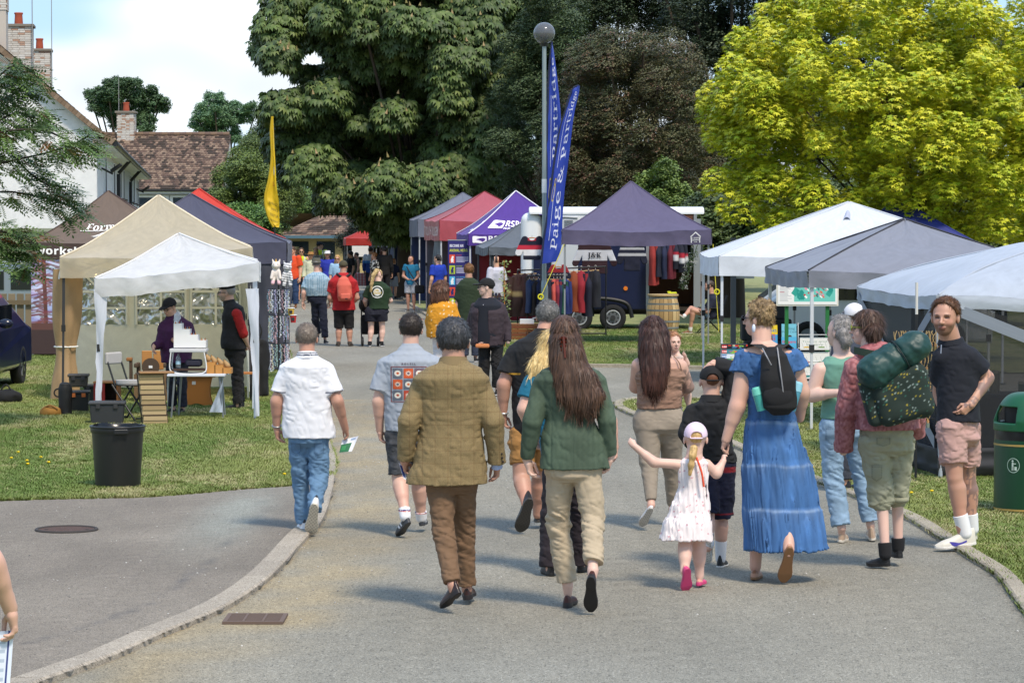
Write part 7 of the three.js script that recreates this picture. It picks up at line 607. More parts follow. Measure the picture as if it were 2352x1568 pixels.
const crowd = [
  ['stout man in an orange shirt, blue jeans and tan boots',[672,707],566,165,{top_:{col:'#d2481f',sleeve:.7,ts:.03},bottom:{kind:'trousers',col:'#223a5e'},shoes:{col:'#7a4a22',sole:'#5a3a22'},hair:{col:'#4a3220',t:.02},b:1.2,headPitch:-15}],
  ['dark haired woman in a bright blue charity T-shirt seen from behind',[1006,735],585,40,{top_:{col:'#1134a0',sleeve:.7,ts:.02},bottom:{kind:'trousers',col:'#191c26'},hair:{col:'#17110f',t:.04,pony:[[1010,592,.1],[1013,598,.14]],ponyR:.05},headFace:60}],
  ['woman in a teal top and grey shorts with a black shoulder bag',[944,716],587,170,{top_:{col:'#0f6488',sleeve:.45,ts:.02},bottom:{kind:'shorts',col:'#9ea2aa',len:.8,r:[.11,.1,.1]},shoes:{col:'#5a5550'},hair:{col:'#241a16',t:.03},headFace:140,skin:SK.c,arms:'front',bag:1}],
  ['man in a yellow high visibility waistcoat behind the orange shirt',[692,694],569,185,{top_:{col:'#b6c422',sleeve:0,fn:prints.vis,t:.02},bottom:{kind:'shorts',col:'#1a2036',len:.8},hair:{col:'#4a3626',t:.03},sun_:{frame:'#111',lens:'#111'}}],
  ['woman in a wide straw hat and cream cardigan',[714,698],578,175,{top_:{col:'#c9cbb0',sleeve:1.8,ts:.02},bottom:{kind:'trousers',col:'#7a7568'},hair:{col:'#6a452c',overEar:1,t:.04,nape:.2},hat:{kind:'brim',col:'#a87c46',w:.85,tall:.5}}],
  ['woman with long black hair in a royal blue dress and white sun hat',[752,702],576,178,{top_:{col:'#1f2f9a',sleeve:.6,ts:.015},bottom:{kind:'trousers',col:'#1f2a86'},hair:{col:'#14100e',t:.05,overEar:1,nape:.3,longBack:1},hat:{kind:'brim',col:'#d8d8dc',w:.75,tall:.55},skin:SK.c}],
  ['blonde woman in sunglasses and a pale blue shirt',[775,708],586,176,{top_:{col:'#8fb2cf',sleeve:1,ts:.02},bottom:{kind:'trousers',col:'#45506a'},hair:{col:'#9a7440',col2:'#c8a468',t:.05,overEar:1,nape:.25,longBack:1},sun_:{frame:'#120e0c',lens:'#120e0c'}}],
  ['steward in a black cap and yellow high visibility jacket beyond the crowd',[735,674],556,0,{top_:{col:'#b9c827',sleeve:1.9,ts:.03,fn:prints.vis},bottom:{kind:'trousers',col:'#1c1f2a'},hair:{col:'#3a2a20'},hat:{kind:'cap',col:'#15161a'},headFace:-70}],
  ['woman with ginger brown hair in a black and white patterned top',[860,690],580,120,{top_:{col:'#1b1c20',sleeve:.8,fn:prints.spots,ts:.02},bottom:{kind:'trousers',col:'#1d2130'},hair:{col:'#7a4a26',col2:'#a8703c',t:.06,overEar:1,nape:.25,longBack:1},headFace:100}],
  ['man in a blue and white cycling style top',[851,680],567,-10,{top_:{col:'#22448f',sleeve:1.8,ts:.025,fn:(x,y,z,c0) => y > 1.25 ? C('#c9d6e6') :y > 1.16 ? C('#3f7fc0') :c0},bottom:{kind:'trousers',col:'#2a2f3c'},hair:{col:'#2d211a'}}],
  ['woman with auburn hair in a white T-shirt',[878,676],568,-60,{top_:{col:'#d2d3d8',sleeve:.7,ts:.02},bottom:{kind:'trousers',col:'#23283a'},hair:{col:'#5a2c1c',overEar:1,nape:.25,longBack:1,t:.05}}],
  ['boy with sandy hair in a navy T-shirt and grey shorts',[903,688],592,-20,{kid:.5,top_:{col:'#121832',sleeve:.9,ts:.03},bottom:{kind:'shorts',col:'#8e96a0',len:.85,r:[.1,.09,.09]},socks:{col:'#15151a',h:.15},shoes:{col:'#24242a'},hair:{col:'#8a5a34',t:.03}}],
  ['woman with long dark hair in a black T-shirt beside the red tent',[805,680],577,120,{top_:{col:'#16161a',sleeve:.7,ts:.02},bottom:{kind:'trousers',col:'#22252f'},hair:{col:'#1c110e',overEar:1,nape:.3,longBack:1,t:.05},headFace:90}],
  ['woman with tied back hair in an olive vest by the gingham table',[819,672],580,110,{top_:{col:'#3a3a2c',sleeve:0},bottom:{kind:'trousers',col:'#7a7a74'},hair:{col:'#2a1c14',t:.04},skin:SK.c}],
  ['man in black standing in the dark tent opening',[883,690],566,0,{top_:{col:'#121214',sleeve:1.8,ts:.02},bottom:{kind:'trousers',col:'#15151a'},hair:{col:'#2a2422'}}],
  ['man in a straw trilby behind the orange shirt',[681,682],567,180,{top_:{col:'#9aa8b4',sleeve:.7},bottom:{kind:'trousers',col:'#3a4252'},hair:{col:'#6a625a'},hat:{kind:'brim',col:'#bba878',w:.6,tall:.56}}],
  ['person in a dark cap at the corner of the red and navy tents',[654,690],564,160,{top_:{col:'#8a2a22',sleeve:.7},bottom:{kind:'trousers',col:'#28324a'},hair:{col:'#3a2a22'},hat:{kind:'cap',col:'#16181e'}}],
  ['woman with fair hair among the crowd beside the steward',[725,680],568,175,{top_:{col:'#8a8478',sleeve:1},bottom:{kind:'trousers',col:'#454a58'},hair:{col:'#8a683c',overEar:1,nape:.2,longBack:1}}],
  ['seller in a white blouse inside the slate grey tent',[1140,758],588,40,{top_:{col:'#b8b8c4',sleeve:.8,ts:.03},bottom:{kind:'trousers',col:'#6a6448'},hair:{col:'#3a2a24',t:.04,overEar:1}}],
  ['person in a white baseball cap standing at the book stall',[1962,1130],700,30,{top_:{col:'#3c4250',sleeve:.8},bottom:{kind:'trousers',col:'#30343e'},hair:{col:'#5a3e2a'},hat:{kind:'cap',col:'#d8d6da'},h:1.7}],
];
for (const [label,base,top,face,o] of crowd) {const s = PPM(base[1]),k = {label,base,top,face,noFace:1,cell:clamp(3 / s,.014,.022),group:'visitors further down the road',...o};delete k.arms;delete k.bag;delete k.group;const [bx] = base,by = base[1];
  if (o.hair?.longBack) {const fr = Math.cos(face * Math.PI / 180) < 0,z = fr ? -.07 :.07,hh = (by - top),y0 = top + hh * .07;k.hair = {...o.hair,long:[[y0,bx - .085 * s,bx + .085 * s,z,.08],[y0 + hh * .09,bx - .11 * s,bx + .11 * s,z,.07],[y0 + hh * .17,bx - .11 * s,bx + .11 * s,z,.05],[y0 + hh * .2,bx - .07 * s,bx + .07 * s,z,.02]]};}
  if (o.arms === 'front') {k.j = {eL:[bx - 18,634],wL:[bx - 6,642,.2],tL:[bx + 2,642,.24],eR:[bx + 17,634],wR:[bx + 8,643,.2],tR:[bx,645,.24]};}
  const c = person(k);if (o.bag) {const b = thing('shoulder_bag','black shoulder bag hanging at the hip of the woman in teal','bag',c.B);solid('bag',rbox(c.L(bx + 20,664,.12),[.14,.12,.07],.05),[c.L(bx + 20,664,.12)],.2,.016,'#121214',b);mesh('strap',tube([c.L(bx - 10,612,.05),c.L(bx,630,.18),c.L(bx + 18,656,.14)],.016,12,6),mat('#121214'),b);}}
// ---------------------------------------------------------------- horse trailer, rails, flags, lamp
{const o = thing('horse_trailer','navy and white horse trailer with twin wheels behind the dark purple gazebo','trailer',V(2.4,0,-67));const nav = mat('#121a3a',{roughness:.35}),wh = mat('#d9dcdf',{roughness:.35}),al = mat('#a9adb1',{metalness:.6,roughness:.35}),x0 = -1.92,x1 = 2.0,ox0 = .78,ox1 = 1.85;
  const side = (n,a,b,y0,y1,z,m) => mesh(n,box(b - a,y1 - y0,.06,(a + b) / 2,(y0 + y1) / 2,z),m,o);side('side_panel',x0 + .02,ox0,.5,1.98,0,nav);side('upper_panel',x0 + .3,ox0,1.99,2.72,-.004,wh);side('upper_panel',ox0,ox1,2.42,2.72,-.004,mat('#5a3424'));side('side_panel',ox1,x1,.5,2.6,0,al);side('back_side',x0,x1,.5,2.7,-1.8,nav);
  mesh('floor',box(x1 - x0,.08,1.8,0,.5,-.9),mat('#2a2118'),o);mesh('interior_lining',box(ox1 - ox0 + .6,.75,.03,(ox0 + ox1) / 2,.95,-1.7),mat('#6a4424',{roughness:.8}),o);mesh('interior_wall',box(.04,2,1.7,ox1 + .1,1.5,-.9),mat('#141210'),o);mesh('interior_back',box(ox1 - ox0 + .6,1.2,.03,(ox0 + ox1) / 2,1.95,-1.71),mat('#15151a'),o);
  const rf = new THREE.Shape();rf.moveTo(-.93,0);rf.quadraticCurveTo(-.93,.1,-.7,.13);rf.lineTo(.7,.13);rf.quadraticCurveTo(.93,.1,.93,0);mesh('roof',new THREE.ExtrudeGeometry(rf,{depth:x1 - x0 + .1,bevelEnabled:true,bevelSize:.02,bevelThickness:.03,bevelSegments:2}).rotateY(Math.PI / 2).translate(x0 - .05,2.73,-.9),wh,o);
  mesh('nose_panel',box(.5,2.0,1.7,x0 - .02,1.75,-.9,.2),wh,o);const dr = mesh('groom_door',box(.62,1.55,.04,x0 + .75,1.88,.04,.03),mat('#b9bdc2',{roughness:.4}),o);mesh('door_rim',tube([V(x0 + .46,1.12,.07),V(x0 + .46,2.5,.07),V(x0 + .6,2.62,.07),V(x0 + 1.04,2.62,.07)],.016,20,5),mat('#84888c'),o);for (let i = 0;i < 4;i++) mesh('vent_slot',box(.2,.02,.02,x0 + .84,2.42 + i * .045,.07),mat('#6a6e72'),o);mesh('window_frame',box(.34,.22,.03,.02,2.42,.045),mat('#8d9297'),o);mesh('window',box(.28,.16,.02,.02,2.42,.066),mat('#e3e6e8'),o);
  for (const wx of [-.83,-.05]) {const w = new THREE.Group();w.name = 'wheel';w.position.set(wx,.3,.12);o.add(w);mesh('tyre',new THREE.TorusGeometry(.235,.075,12,28),mat('#17181a',{roughness:.9}),w);mesh('rim',new THREE.CylinderGeometry(.18,.18,.06,24).rotateX(Math.PI / 2).translate(0,0,.03),mat('#63676b',{metalness:.4,roughness:.5}),w);mesh('hub',new THREE.CylinderGeometry(.06,.06,.05,14).rotateX(Math.PI / 2).translate(0,0,.07),mat('#26282a'),w);for (let i = 0;i < 8;i++) {const a = i * .785;mesh('rim_hole',new THREE.CylinderGeometry(.018,.018,.01,8).rotateX(Math.PI / 2).translate(Math.cos(a) * .12,Math.sin(a) * .12,.063),mat('#141414'),w);} mesh('rim_ring',new THREE.TorusGeometry(.165,.016,6,26).translate(0,0,.06),mat('#a7abae',{metalness:.5}),w);}
  mesh('mudguard',tube([V(-1.28,.32,.14),V(-1.2,.6,.14),V(-.83,.72,.14),V(-.05,.72,.14),V(.3,.6,.14),V(.4,.3,.14)],.05,30,8),mat('#101114',{roughness:.5}),o);mesh('chassis',box(3.6,.1,1.5,0,.42,-.9),mat('#101010'),o);mesh('reflector',new THREE.CylinderGeometry(.05,.05,.03,16).rotateX(Math.PI / 2).translate(.25,.98,.045),mat('#d07010'),o);for (const x of [ox0 - .02,ox1 + .02]) mesh('corner_post',box(.07,2.2,.08,x,1.6,.04),al,o);const sp = new THREE.Group();sp.name = 'spare_wheel';sp.position.set(x1 + .14,1.55,-.3);o.add(sp);mesh('tyre',new THREE.TorusGeometry(.24,.085,10,26).rotateY(1.25),mat('#141516',{roughness:.9}),sp);}
// hanging clothes: a shell that narrows to the hanger
function garment(name,label,p,w,dpt,h,col,group,o = {}) {const t = thing(name,label,o.cat ?? 'jacket',p,group);const sd = p.x * 9 + p.z,c0 = C(col);const sec = [[0,.06],[.03,.5],[.1,.92],[.3,1],[.7,.96],[1,1.08]];const W2 = v => {let i = 0;while (i < 4 && v > sec[i + 1][0]) i++;return lerp(sec[i][1],sec[i + 1][1],clamp((v - sec[i][0]) / (sec[i + 1][0] - sec[i][0])));};
  const g = sheet(28,18,(u,v) => {const a = u * 6.283,k = W2(v) * (1 + .12 * v * vn(u * 9 + sd,v * 2,3));return V(Math.cos(a) * w / 2 * k,-h * v,Math.sin(a) * dpt / 2 * Math.min(1,.3 + v * 2) * (1 + .2 * vn(u * 6,v * 3,sd)));});setcol(g,(x,y,z) => {const f = o.fn ? o.fn(x,-y / h,z,c0) :c0;return mulc(f,1 + .12 * vn(x * 20 + sd,y * 8,z * 20));});mesh('body',g,VC,t);for (const s of o.sleeves ?? [1]) {const a = V(s * w * .4,-h * .08,dpt * .2),b = V(s * w * .55,-h * .55,dpt * .28),e = V(s * w * .5,-h * .98,dpt * .2);const sl = tube([a,b,e],w * .13 + .02,10,8);setcol(sl,(x,y,z) => mulc(o.fn ? o.fn(x,-y / h,z,c0) :c0,.95 + .1 * vn(x * 30,y * 14,sd)));mesh('sleeve',sl,VC,t);} mesh('hanger_hook',tube([V(0,-.02,0),V(0,.06,0),V(.02,.085,0),V(.0,.1,0),V(-.02,.085,0)],.005,12,5),mat('#c9c4bb'),t);mesh('hanger_bar',box(Math.min(w * .7,.2),.02,.02,0,-.015,0,.008),mat('#c8a878'),t);return t;}
function rail(label,a,b,z0,ppm,feet,z) {const o = thing('clothes_rail',label,'clothes rail',V(0,0,z));const m = mat('#121214',{roughness:.4}),P = (x,y) => W(x,y,z).sub(V(0,0,z));const A = P(...a),B = P(...b);mesh('top_bar',bar(A,B,.016,.016,8),m,o);for (const p of [A,B]) {mesh('post',bar(p,V(p.x,.05,p.z),.016,.016,8),m,o);mesh('foot',bar(V(p.x,.05,-.28),V(p.x,.05,.28),.016,.016,8),m,o);} mesh('bottom_bar',bar(V(A.x,.06,0),V(B.x,.06,0),.016,.016,8),m,o);return {A,B,z};}
{const R1 = rail('tall black clothes rail under the left side of the dark purple gazebo',[1189,621],[1392,612],0,0,0,-63.4),R2 = rail('lower black clothes rail around the lamp post',[1211,634],[1300,632],0,0,0,-62.9);
  const brown = (x,v,z,c) => v > .42 && v < .5 ? C('#8f7a50') :c;const list1 = [[1190,26,'#3a241e','dark brown checked coat at the left end of the tall rail',.95,brown],[1206,22,'#402420','chocolate coat second on the tall rail',.95],[1222,20,'#3c2a26','brown coat third on the tall rail',.92],[1318,18,'#7a3a1c','rust coloured fleece on the tall rail',.9],[1335,18,'#8a1f2c','crimson fleece on the tall rail',.93],[1352,15,'#14182c','navy fleece next to the crimson one',1.02],[1368,16,'#12141f','pair of dark trousers on clip hangers',.82]];for (const [x,w,c,l,h,fn] of list1) {const p = W(x,lerp(628,618,(x - 1189) / 203),-63.4);garment('hanging_coat',l,p,w / 104 * 1.5,.42,h,c,'coats on the tall rail',{fn,sleeves:[x % 2 ? 1 :-1]});}
  const list2 = [[1216,'#22304f','slate blue jumper at the left end of the low rail'],[1226,'#2c2220','dark brown jumper with a small emblem on the low rail'],[1237,'#161c3a','navy jumper left of the lamp post'],[1262,'#12162a','navy and red rugby shirt right of the lamp post'],[1272,'#b04c44','coral jumper on the low rail'],[1280,'#7c2436','wine jumper on the low rail'],[1287,'#1a2344','ink blue jumper on the low rail'],[1294,'#124a3c','bottle green jumper on the low rail'],[1301,'#1c2c66','royal blue jumper at the right end of the low rail']];for (const [x,c,l] of list2) garment('hanging_jumper',l,W(x,640,-62.9),.17,.45,.72 + .12 * Math.abs(Math.sin(x)),c,'jumpers on the low rail',{cat:'jumper',sleeves:[1],fn:l.includes('rugby') ? (x,v,z,cc) => v > .62 && v < .82 ? C('#b01f30') :cc :null});
  const inside = [[1500,'#8a2c28','rust red shirt hanging inside the trailer',1.0],[1513,'#161a2c','dark navy shirt hanging inside the trailer',.8],[1526,'#1c2340','navy jumper hanging inside the trailer',.85],[1539,'#5c1626','maroon jumper hanging inside the trailer',.85],[1552,'#141829','navy rugby shirt with red and white bands',.62],[1566,'#101426','blue black rugby shirt nearest the tailgate',.7]];for (const [x,c,l,h] of inside) garment('hanging_shirt',l,W(x,556,-66.6),.19,.4,h,c,'shirts inside the trailer',{cat:'shirt',fn:l.includes('bands') || l.includes('black rugby') ? (x,v,z,cc) => v > .5 && v < .68 ? C('#c8c8cc') :v > .36 && v < .5 ? C('#a01c30') :cc :null});}
// flat hung rugby shirts
function shirtFlat(label,c,w,h,fn,z) {const o = thing('rugby_shirt',label,'shirt',c);const f = (x,y,zz) => {const tz = Math.abs(zz) - .03,body = Math.max(Math.abs(x) - w * .36 * (1 + .05 * (h / 2 - y)),Math.abs(y) - h / 2),sl = [-1,1].map(s => {const ax = s * w * .3,ay = h * .42,bx = s * w * .56,by = -h * .2,dx = bx - ax,dy = by - ay,t = clamp(((x - ax) * dx + (y - ay) * dy) / (dx * dx + dy * dy));return Math.hypot(x - ax - dx * t,y - ay - dy * t) - .075;});let d = Math.min(body,...sl);const nk = Math.hypot(x,(y - h / 2) * 1.2) - .07;d = Math.max(d,-nk);return smax(d,tz + .008 * vn(x * 9,y * 9,2),.02);};solid('shirt',f,[V(-w * .75,-h * .6,-.08),V(w * .75,h * .6,.08)],.02,.016,fn,o);mesh('hanger',tube([V(-.12,h * .44,0),V(0,h * .5,0),V(.12,h * .44,0)],.012,10,5),mat('#b07a3c'),o);mesh('hook',bar(V(0,h * .5,0),V(0,h * .62,0),.005,.005,5),mat('#aaa'),o);return o;}
{const st = b => (x,y) => {for (const [y0,y1,c] of b) if (y > y0 && y < y1) return C(c);return C('#10142a');};shirtFlat('navy, red and white striped rugby jumper hung left of the blue flags',W(1222,571,-62.3),.52,.48,(x,y,z) => y > .17 && Math.abs(x) < .09 ? C('#a01c2c') :st([[-.02,.08,'#b5223a'],[-.14,-.02,'#d8d8dc']])(x,y),0);
  const jk = shirtFlat('maroon rugby shirt with a white lettered band hung on the trailer side',W(1366,588,-65.2),.78,.8,(x,y,z) => y > -.1 && y < .14 ? C('#b9bac0') :C('#2a0f18'),0);mesh('print',new THREE.PlaneGeometry(.4,.2).translate(0,.02,.05),alphaMat(textTex(256,128,x => {x.fillStyle = '#1a1a24';x.font = 'bold 100px serif';x.textAlign = 'center';x.fillText('J&K',128,98);})),jk);shirtFlat('black and white hooped rugby shirt hung on the dark trailer side',W(1452,584,-65.4),.5,.75,st([[.1,.16,'#a8a8ac'],[-.04,.02,'#a8a8ac']]),0);shirtFlat('small red and navy shirt on a hanger above the low rail',W(1283,628,-63.0),.36,.3,(x,y) => y > .02 ? C('#8a1e26') :C('#151a30'),0);}
{// lamp post
  const z = -62.6,b = W(1250,522,z),o = thing('lamp_post','grey steel lamp post with a round smoked globe','lamp post',V(b.x,0,z));const gal = mat('#8e9a9c',{roughness:.5,metalness:.45});const top = W(1250,104,z).y;mesh('base_column',new THREE.LatheGeometry([[.09,0],[.09,1.05],[.085,1.12],[.06,1.2],[.052,1.25]].map(q => new THREE.Vector2(...q)),20),gal,o);mesh('pole',cyl(.05,.045,top - 1.2,0,1.2,0,18),gal,o);mesh('collar',cyl(.075,.1,.1,0,top - .02,0,18),mat('#1c1e20',{roughness:.5}),o);mesh('warning_label',cyl(.0535,.0535,.3,0,3.15,0,16),mat('#d9dcdc'),o);const cy = W(1249,76,z).y;mesh('globe',new THREE.SphereGeometry(.235,32,24).translate(0,cy,0),new THREE.MeshPhysicalMaterial({color:'#b9bcc0',roughness:.08,transmission:.82,thickness:0,side:THREE.DoubleSide}),o);mesh('reflector',new THREE.SphereGeometry(.222,28,12,0,6.2832,0,1.55).translate(0,cy,0),mat('#4a4d52',{roughness:.35,metalness:.4}),o);mesh('lamp_holder',cyl(.06,.05,.2,0,cy - .22,0,14),mat('#2a2c2e'),o);mesh('band',new THREE.TorusGeometry(.092,.008,6,24).rotateX(Math.PI / 2).translate(0,.8,0),mat('#2a2b2c'),o);}
function flag(label,left,right,z,tex,o) {const t = thing('feather_flag',label,'flag',V(W(left[left.length - 1][0],522,z).x,0,z));const q = t.position,P = (x,y,d = 0) => W(x,y,z + d).sub(q);const cl = new THREE.CatmullRomCurve3(left.map(([x,y]) => P(x,y))),cr = new THREE.CatmullRomCurve3(right.map(([x,y]) => P(x,y)));mesh('banner',sheet(14,60,(u,v) => {const a = cl.getPoint(1 - v),b = cr.getPoint(1 - v),p = a.clone().lerp(b,u);p.z += (o.wave ?? .06) * Math.sin(u * 4 + v * 7) * u + .02 * vn(u * 4,v * 16,z);return p;}),new THREE.MeshPhysicalMaterial({map:tex,roughness:.6,side:THREE.DoubleSide,transmission:.15,thickness:0}),t);const pole = left.map(([x,y]) => P(x,y,-.01));mesh('pole',tube([...pole,V(pole[pole.length - 1].x + (o.lean ?? 0),0,0)],.014,40,6),mat(o.pole ?? '#141620'),t);mesh('sleeve',tube(pole,.026,40,6),new THREE.MeshStandardMaterial({color:o.sleeve ?? '#15203f',roughness:.7}),t);mesh('base',box(.4,.03,.4,pole[pole.length - 1].x + (o.lean ?? 0),.02,0),mat('#222'),t);return t;}
{const pp = (bird) => canvasTex(256,1024,(x,w,h) => {const gr = '#1d3ba0';x.fillStyle = gr;x.fillRect(0,0,w,h);x.save();x.translate(150,985);x.rotate(-Math.PI / 2);x.fillStyle = '#d9dcea';x.font = '118px serif';x.fillText('Paige & Partridge',20,40,850);x.fillRect(60,-82,250,6);x.fillRect(390,-82,300,6);x.restore();x.strokeStyle = '#b9a23a';x.lineWidth = 7;x.beginPath();x.ellipse(62,700,22,34,.3,0,7);x.stroke();x.beginPath();x.arc(70,655,13,0,7);x.stroke();});
  flag('tall royal blue feather flag standing upright behind the lamp post',[[1268,95],[1262,150],[1259,220],[1257,300],[1256,380],[1255,466],[1254,540],[1252,600]],[[1269,97],[1274,130],[1281,190],[1288,268],[1287,330],[1286,400],[1284,480],[1280,540],[1272,600]],-63.2,pp(),{wave:.1});
  flag('royal blue feather flag leaning right in front of the trailer',[[1330,196],[1318,201],[1308,222],[1299,254],[1288,291],[1277,346],[1269,401],[1262,456],[1255,511],[1249,547],[1243,606]],[[1332,197],[1330,212],[1326,230],[1321,250],[1316,280],[1311,325],[1304,382],[1297,437],[1292,511],[1291,560],[1280,600]],-61.9,pp(),{wave:.05});
  const yl = canvasTex(128,512,(x,w,h) => {x.fillStyle = '#d9b300';x.fillRect(0,0,w,h);x.save();x.translate(w,0);x.scale(-1,1);x.fillStyle = '#3a3320';x.font = '28px sans-serif';['Saving','Lives','Across','Yorkshire'].forEach((s,i) => x.fillText(s,14,330 + i * 36,100));x.fillStyle = '#a02a2a';x.fillText('Air',36,235);x.fillStyle = '#a05a2a';x.fillText('.org.uk',10,492,90);x.restore();x.fillStyle = '#e8e2d0';x.beginPath();x.arc(80,180,14,0,7);x.fill();});
  flag('yellow feather flag with reversed lettering rising beside the red gazebo',[[625,267],[622,300],[624,360],[618,410],[609,450],[610,475],[620,507],[628,521]],[[627,268],[629,322],[632,372],[635,427],[640,463],[641,490],[641,515],[640,522]],-51.4,yl,{wave:.04,sleeve:'#b99a08',pole:'#18181a',lean:.12});}
{// roll-up banner
  const z = -75,c = W(1056,640,z),o = thing('pull_up_banner','tall blue pull up banner with white heading and animal symbols','banner',V(c.x,0,z));const tx = canvasTex(256,900,(x,w,h) => {x.fillStyle = '#231f66';x.fillRect(0,0,w,h);x.fillStyle = '#e9e9f2';x.font = 'bold 44px sans-serif';x.fillText('BECOME AN',18,78,150);x.fillStyle = '#cfd63a';x.fillText('ANIMAL HERO.',18,132,200);const cc = ['#d0452f','#a9bf2e','#4aa8d8','#d0452f','#a9bf2e'],nm = ['ADOPT','FOSTER','VOLUNTEER','DONATE','SHARE'];cc.forEach((k,i) => {const y = 165 + i * 128;x.fillStyle = k;x.beginPath();x.rect(16,y,62,100);x.fill();x.fillStyle = i % 2 ? '#231f66' :'#eee';x.beginPath();x.ellipse(46,y + 62,15,26,0,0,7);x.fill();x.beginPath();x.arc(52,y + 30,12,0,7);x.fill();x.fillRect(34,y + 70,8,26);x.fillRect(52,y + 70,8,26);x.fillStyle = k;x.font = 'bold 18px sans-serif';x.fillText(nm[i],90,y + 16);x.fillStyle = '#c9c8dc';for (let r = 0;r < 5;r++) x.fillRect(90,y + 28 + r * 14,130 - (r === 4 ? 40 :0),6);});x.fillStyle = '#eee';x.font = 'bold 34px sans-serif';x.fillText('www.',60,850);});mesh('panel',sheet(1,8,(u,v) => V((u - .5) * .62,lerp(.06,2.06,v),.02)),new THREE.MeshStandardMaterial({map:tx,roughness:.55,side:THREE.DoubleSide}),o);mesh('base',box(.66,.07,.18,0,.035,0,.02),mat('#9a9ea3',{metalness:.5}),o);mesh('top_rail',box(.63,.025,.02,0,2.07,.015),mat('#9a9ea3',{metalness:.5}),o);mesh('support_pole',bar(V(0,.05,-.02),V(0,2.07,-.01),.012,.012,8),mat('#777'),o);}
{// barrel table
  const p = G(1523,770),o = thing('barrel','oak barrel with galvanised hoops used as a table','barrel',p);const prof = v => .30 + .075 * Math.sin(v * 3.14159),H = .88;const oak = ['#a88c60','#b4986a','#957a50','#ac8f62','#bda478'].map(h => mat(h,{roughness:.85}));for (let i = 0;i < 22;i++) {const a0 = i / 22 * 6.283 + .012,a1 = (i + 1) / 22 * 6.283 - .012;mesh('stave',sheet(3,10,(u,v) => {const r = prof(v) + .002 * Math.sin(i * 7),a = lerp(a0,a1,u);return V(Math.sin(a) * r,v * H,Math.cos(a) * r);}),oak[(i * 7) % 5],o);} mesh('inner',new THREE.LatheGeometry(Array.from({length:9},(_,i) => new THREE.Vector2(prof(i / 8) - .008,i / 8 * H)),24),mat('#3a2614'),o);for (const v of [.05,.2,.36,.64,.8,.95]) {const r = prof(v) + .004;mesh('hoop',new THREE.CylinderGeometry(r + .004,r + .002,.04,36,1,true).translate(0,v * H,0),mat('#8b8f90',{roughness:.5,metalness:.6}),o);} mesh('table_top',new THREE.CylinderGeometry(.345,.345,.035,36).translate(0,H + .02,0),mat('#b89c6e',{roughness:.7}),o);const c = thing('glasses_case','bright yellow case lying on the barrel top','case',V(p.x + .2,H + .04,p.z + .08));mesh('case_body',box(.2,.04,.07,0,.025,0,.018),mat('#c9cf10',{roughness:.5}),c);mesh('flap',box(.08,.02,.068,-.07,.052,0,.008),mat('#d4da22'),c);}
{// seated man and his folding chair
  const b = [1622,768],z0 = G(...b).z,s = PPM(b[1]);const ch = thing('camping_chair','black folding camping chair beside the barrel','chair',G(1630,768));const bk = mat('#141519',{roughness:.8}),tb = mat('#1b1c1e',{metalness:.5,roughness:.4});mesh('seat',sheet(6,6,(u,v) => V(-.26 + u * .52,.4 - .05 * Math.sin(u * 3.1) - .04 * v,.24 - v * .5)),bk,ch);mesh('backrest',sheet(6,6,(u,v) => V(.24 + .14 * v,.42 + v * .46,.26 - u * .52)),bk,ch);for (const z of [-.26,.26]) {mesh('leg',bar(V(-.28,.02,z),V(.26,.55,z),.011,.011,6),tb,ch);mesh('leg',bar(V(.28,.02,z),V(-.26,.56,z),.011,.011,6),tb,ch);mesh('armrest',box(.5,.025,.07,0,.6,z,.01),bk,ch);mesh('back_post',bar(V(.24,.35,z),V(.4,.9,z),.011,.011,6),tb,ch);}
  person({label:'man in a navy T-shirt and pale shorts sitting cross legged in the camping chair',base:b,h:1.75,skin:SK.c,face:82,headFace:95,hs:.24,cell:.016,j:{head:[1629,656,.02],neck:[1636,676],sL:[1634,690,-.17],sR:[1638,690,.17],eL:[1620,714,-.2],wL:[1608,710,.05],tL:[1604,706,.14],eR:[1626,716,.22],wR:[1606,710,.1],tR:[1598,706,.0],hL:[1636,728,-.1],hR:[1636,728,.1],kL:[1588,708,-.05],aL:[1572,726,.2],kR:[1592,712,.1],aR:[1586,756,.06],heR:[1591,765,.06],toR:[1566,767,.06],heL:[1572,732,.22],toL:[1556,722,.26]},torso:[[674,1630,1644,1.4],[684,1626,1650,1.7],[700,1624,1654,1.5],[725,1622,1656,1.4],[738,1622,1656,1.3]],top_:{col:'#12162a',sleeve:.7,hem:732,ts:.02},bottom:{kind:'shorts',col:'#7f95ad',r:[.1,.09,.085],len:.45,waist:728},socks:{col:'#d8d8d8',h:.12},shoes:{col:'#7a5232'},hair:{col:'#3a2a20',t:.02}});}
// ---------------------------------------------------------------- craft stall at the left
const onG = (px,py) => G(px,py),ppmAt = py => 1 / PPM(py);
{// dustbin
  const p = G(270,1122),k = ppmAt(1122),o = thing('dustbin','big black plastic dustbin standing on the lawn','bin',p);const m = mat('#161718',{roughness:.45}),H = .575;mesh('tub',new THREE.LatheGeometry([[0,.01],[.195,.01],[.205,.03],[.235,H - .06],[.248,H - .05],[.25,H],[.238,H],[.23,H - .06],[.2,.05],[0,.05]].map(q => new THREE.Vector2(...q)),40),m,o);mesh('rim',new THREE.TorusGeometry(.246,.012,8,40).rotateX(Math.PI / 2).translate(0,H,0),m,o);for (const s of [0,Math.PI]) mesh('handle',at(box(.13,.05,.03,0,H - .035,.262,.01),0,0,0,s + .25),m,o);mesh('bin_liner',sheet(40,6,(u,v) => {const a = u * 6.283,r = lerp(.236,.2,v) - .012 * vn(u * 16,v * 4,2);return V(Math.cos(a) * r,H + .012 - v * .16 + .012 * vn(u * 20,v * 3,7),Math.sin(a) * r);}),mat('#0d0d0f',{roughness:.25}),o);}
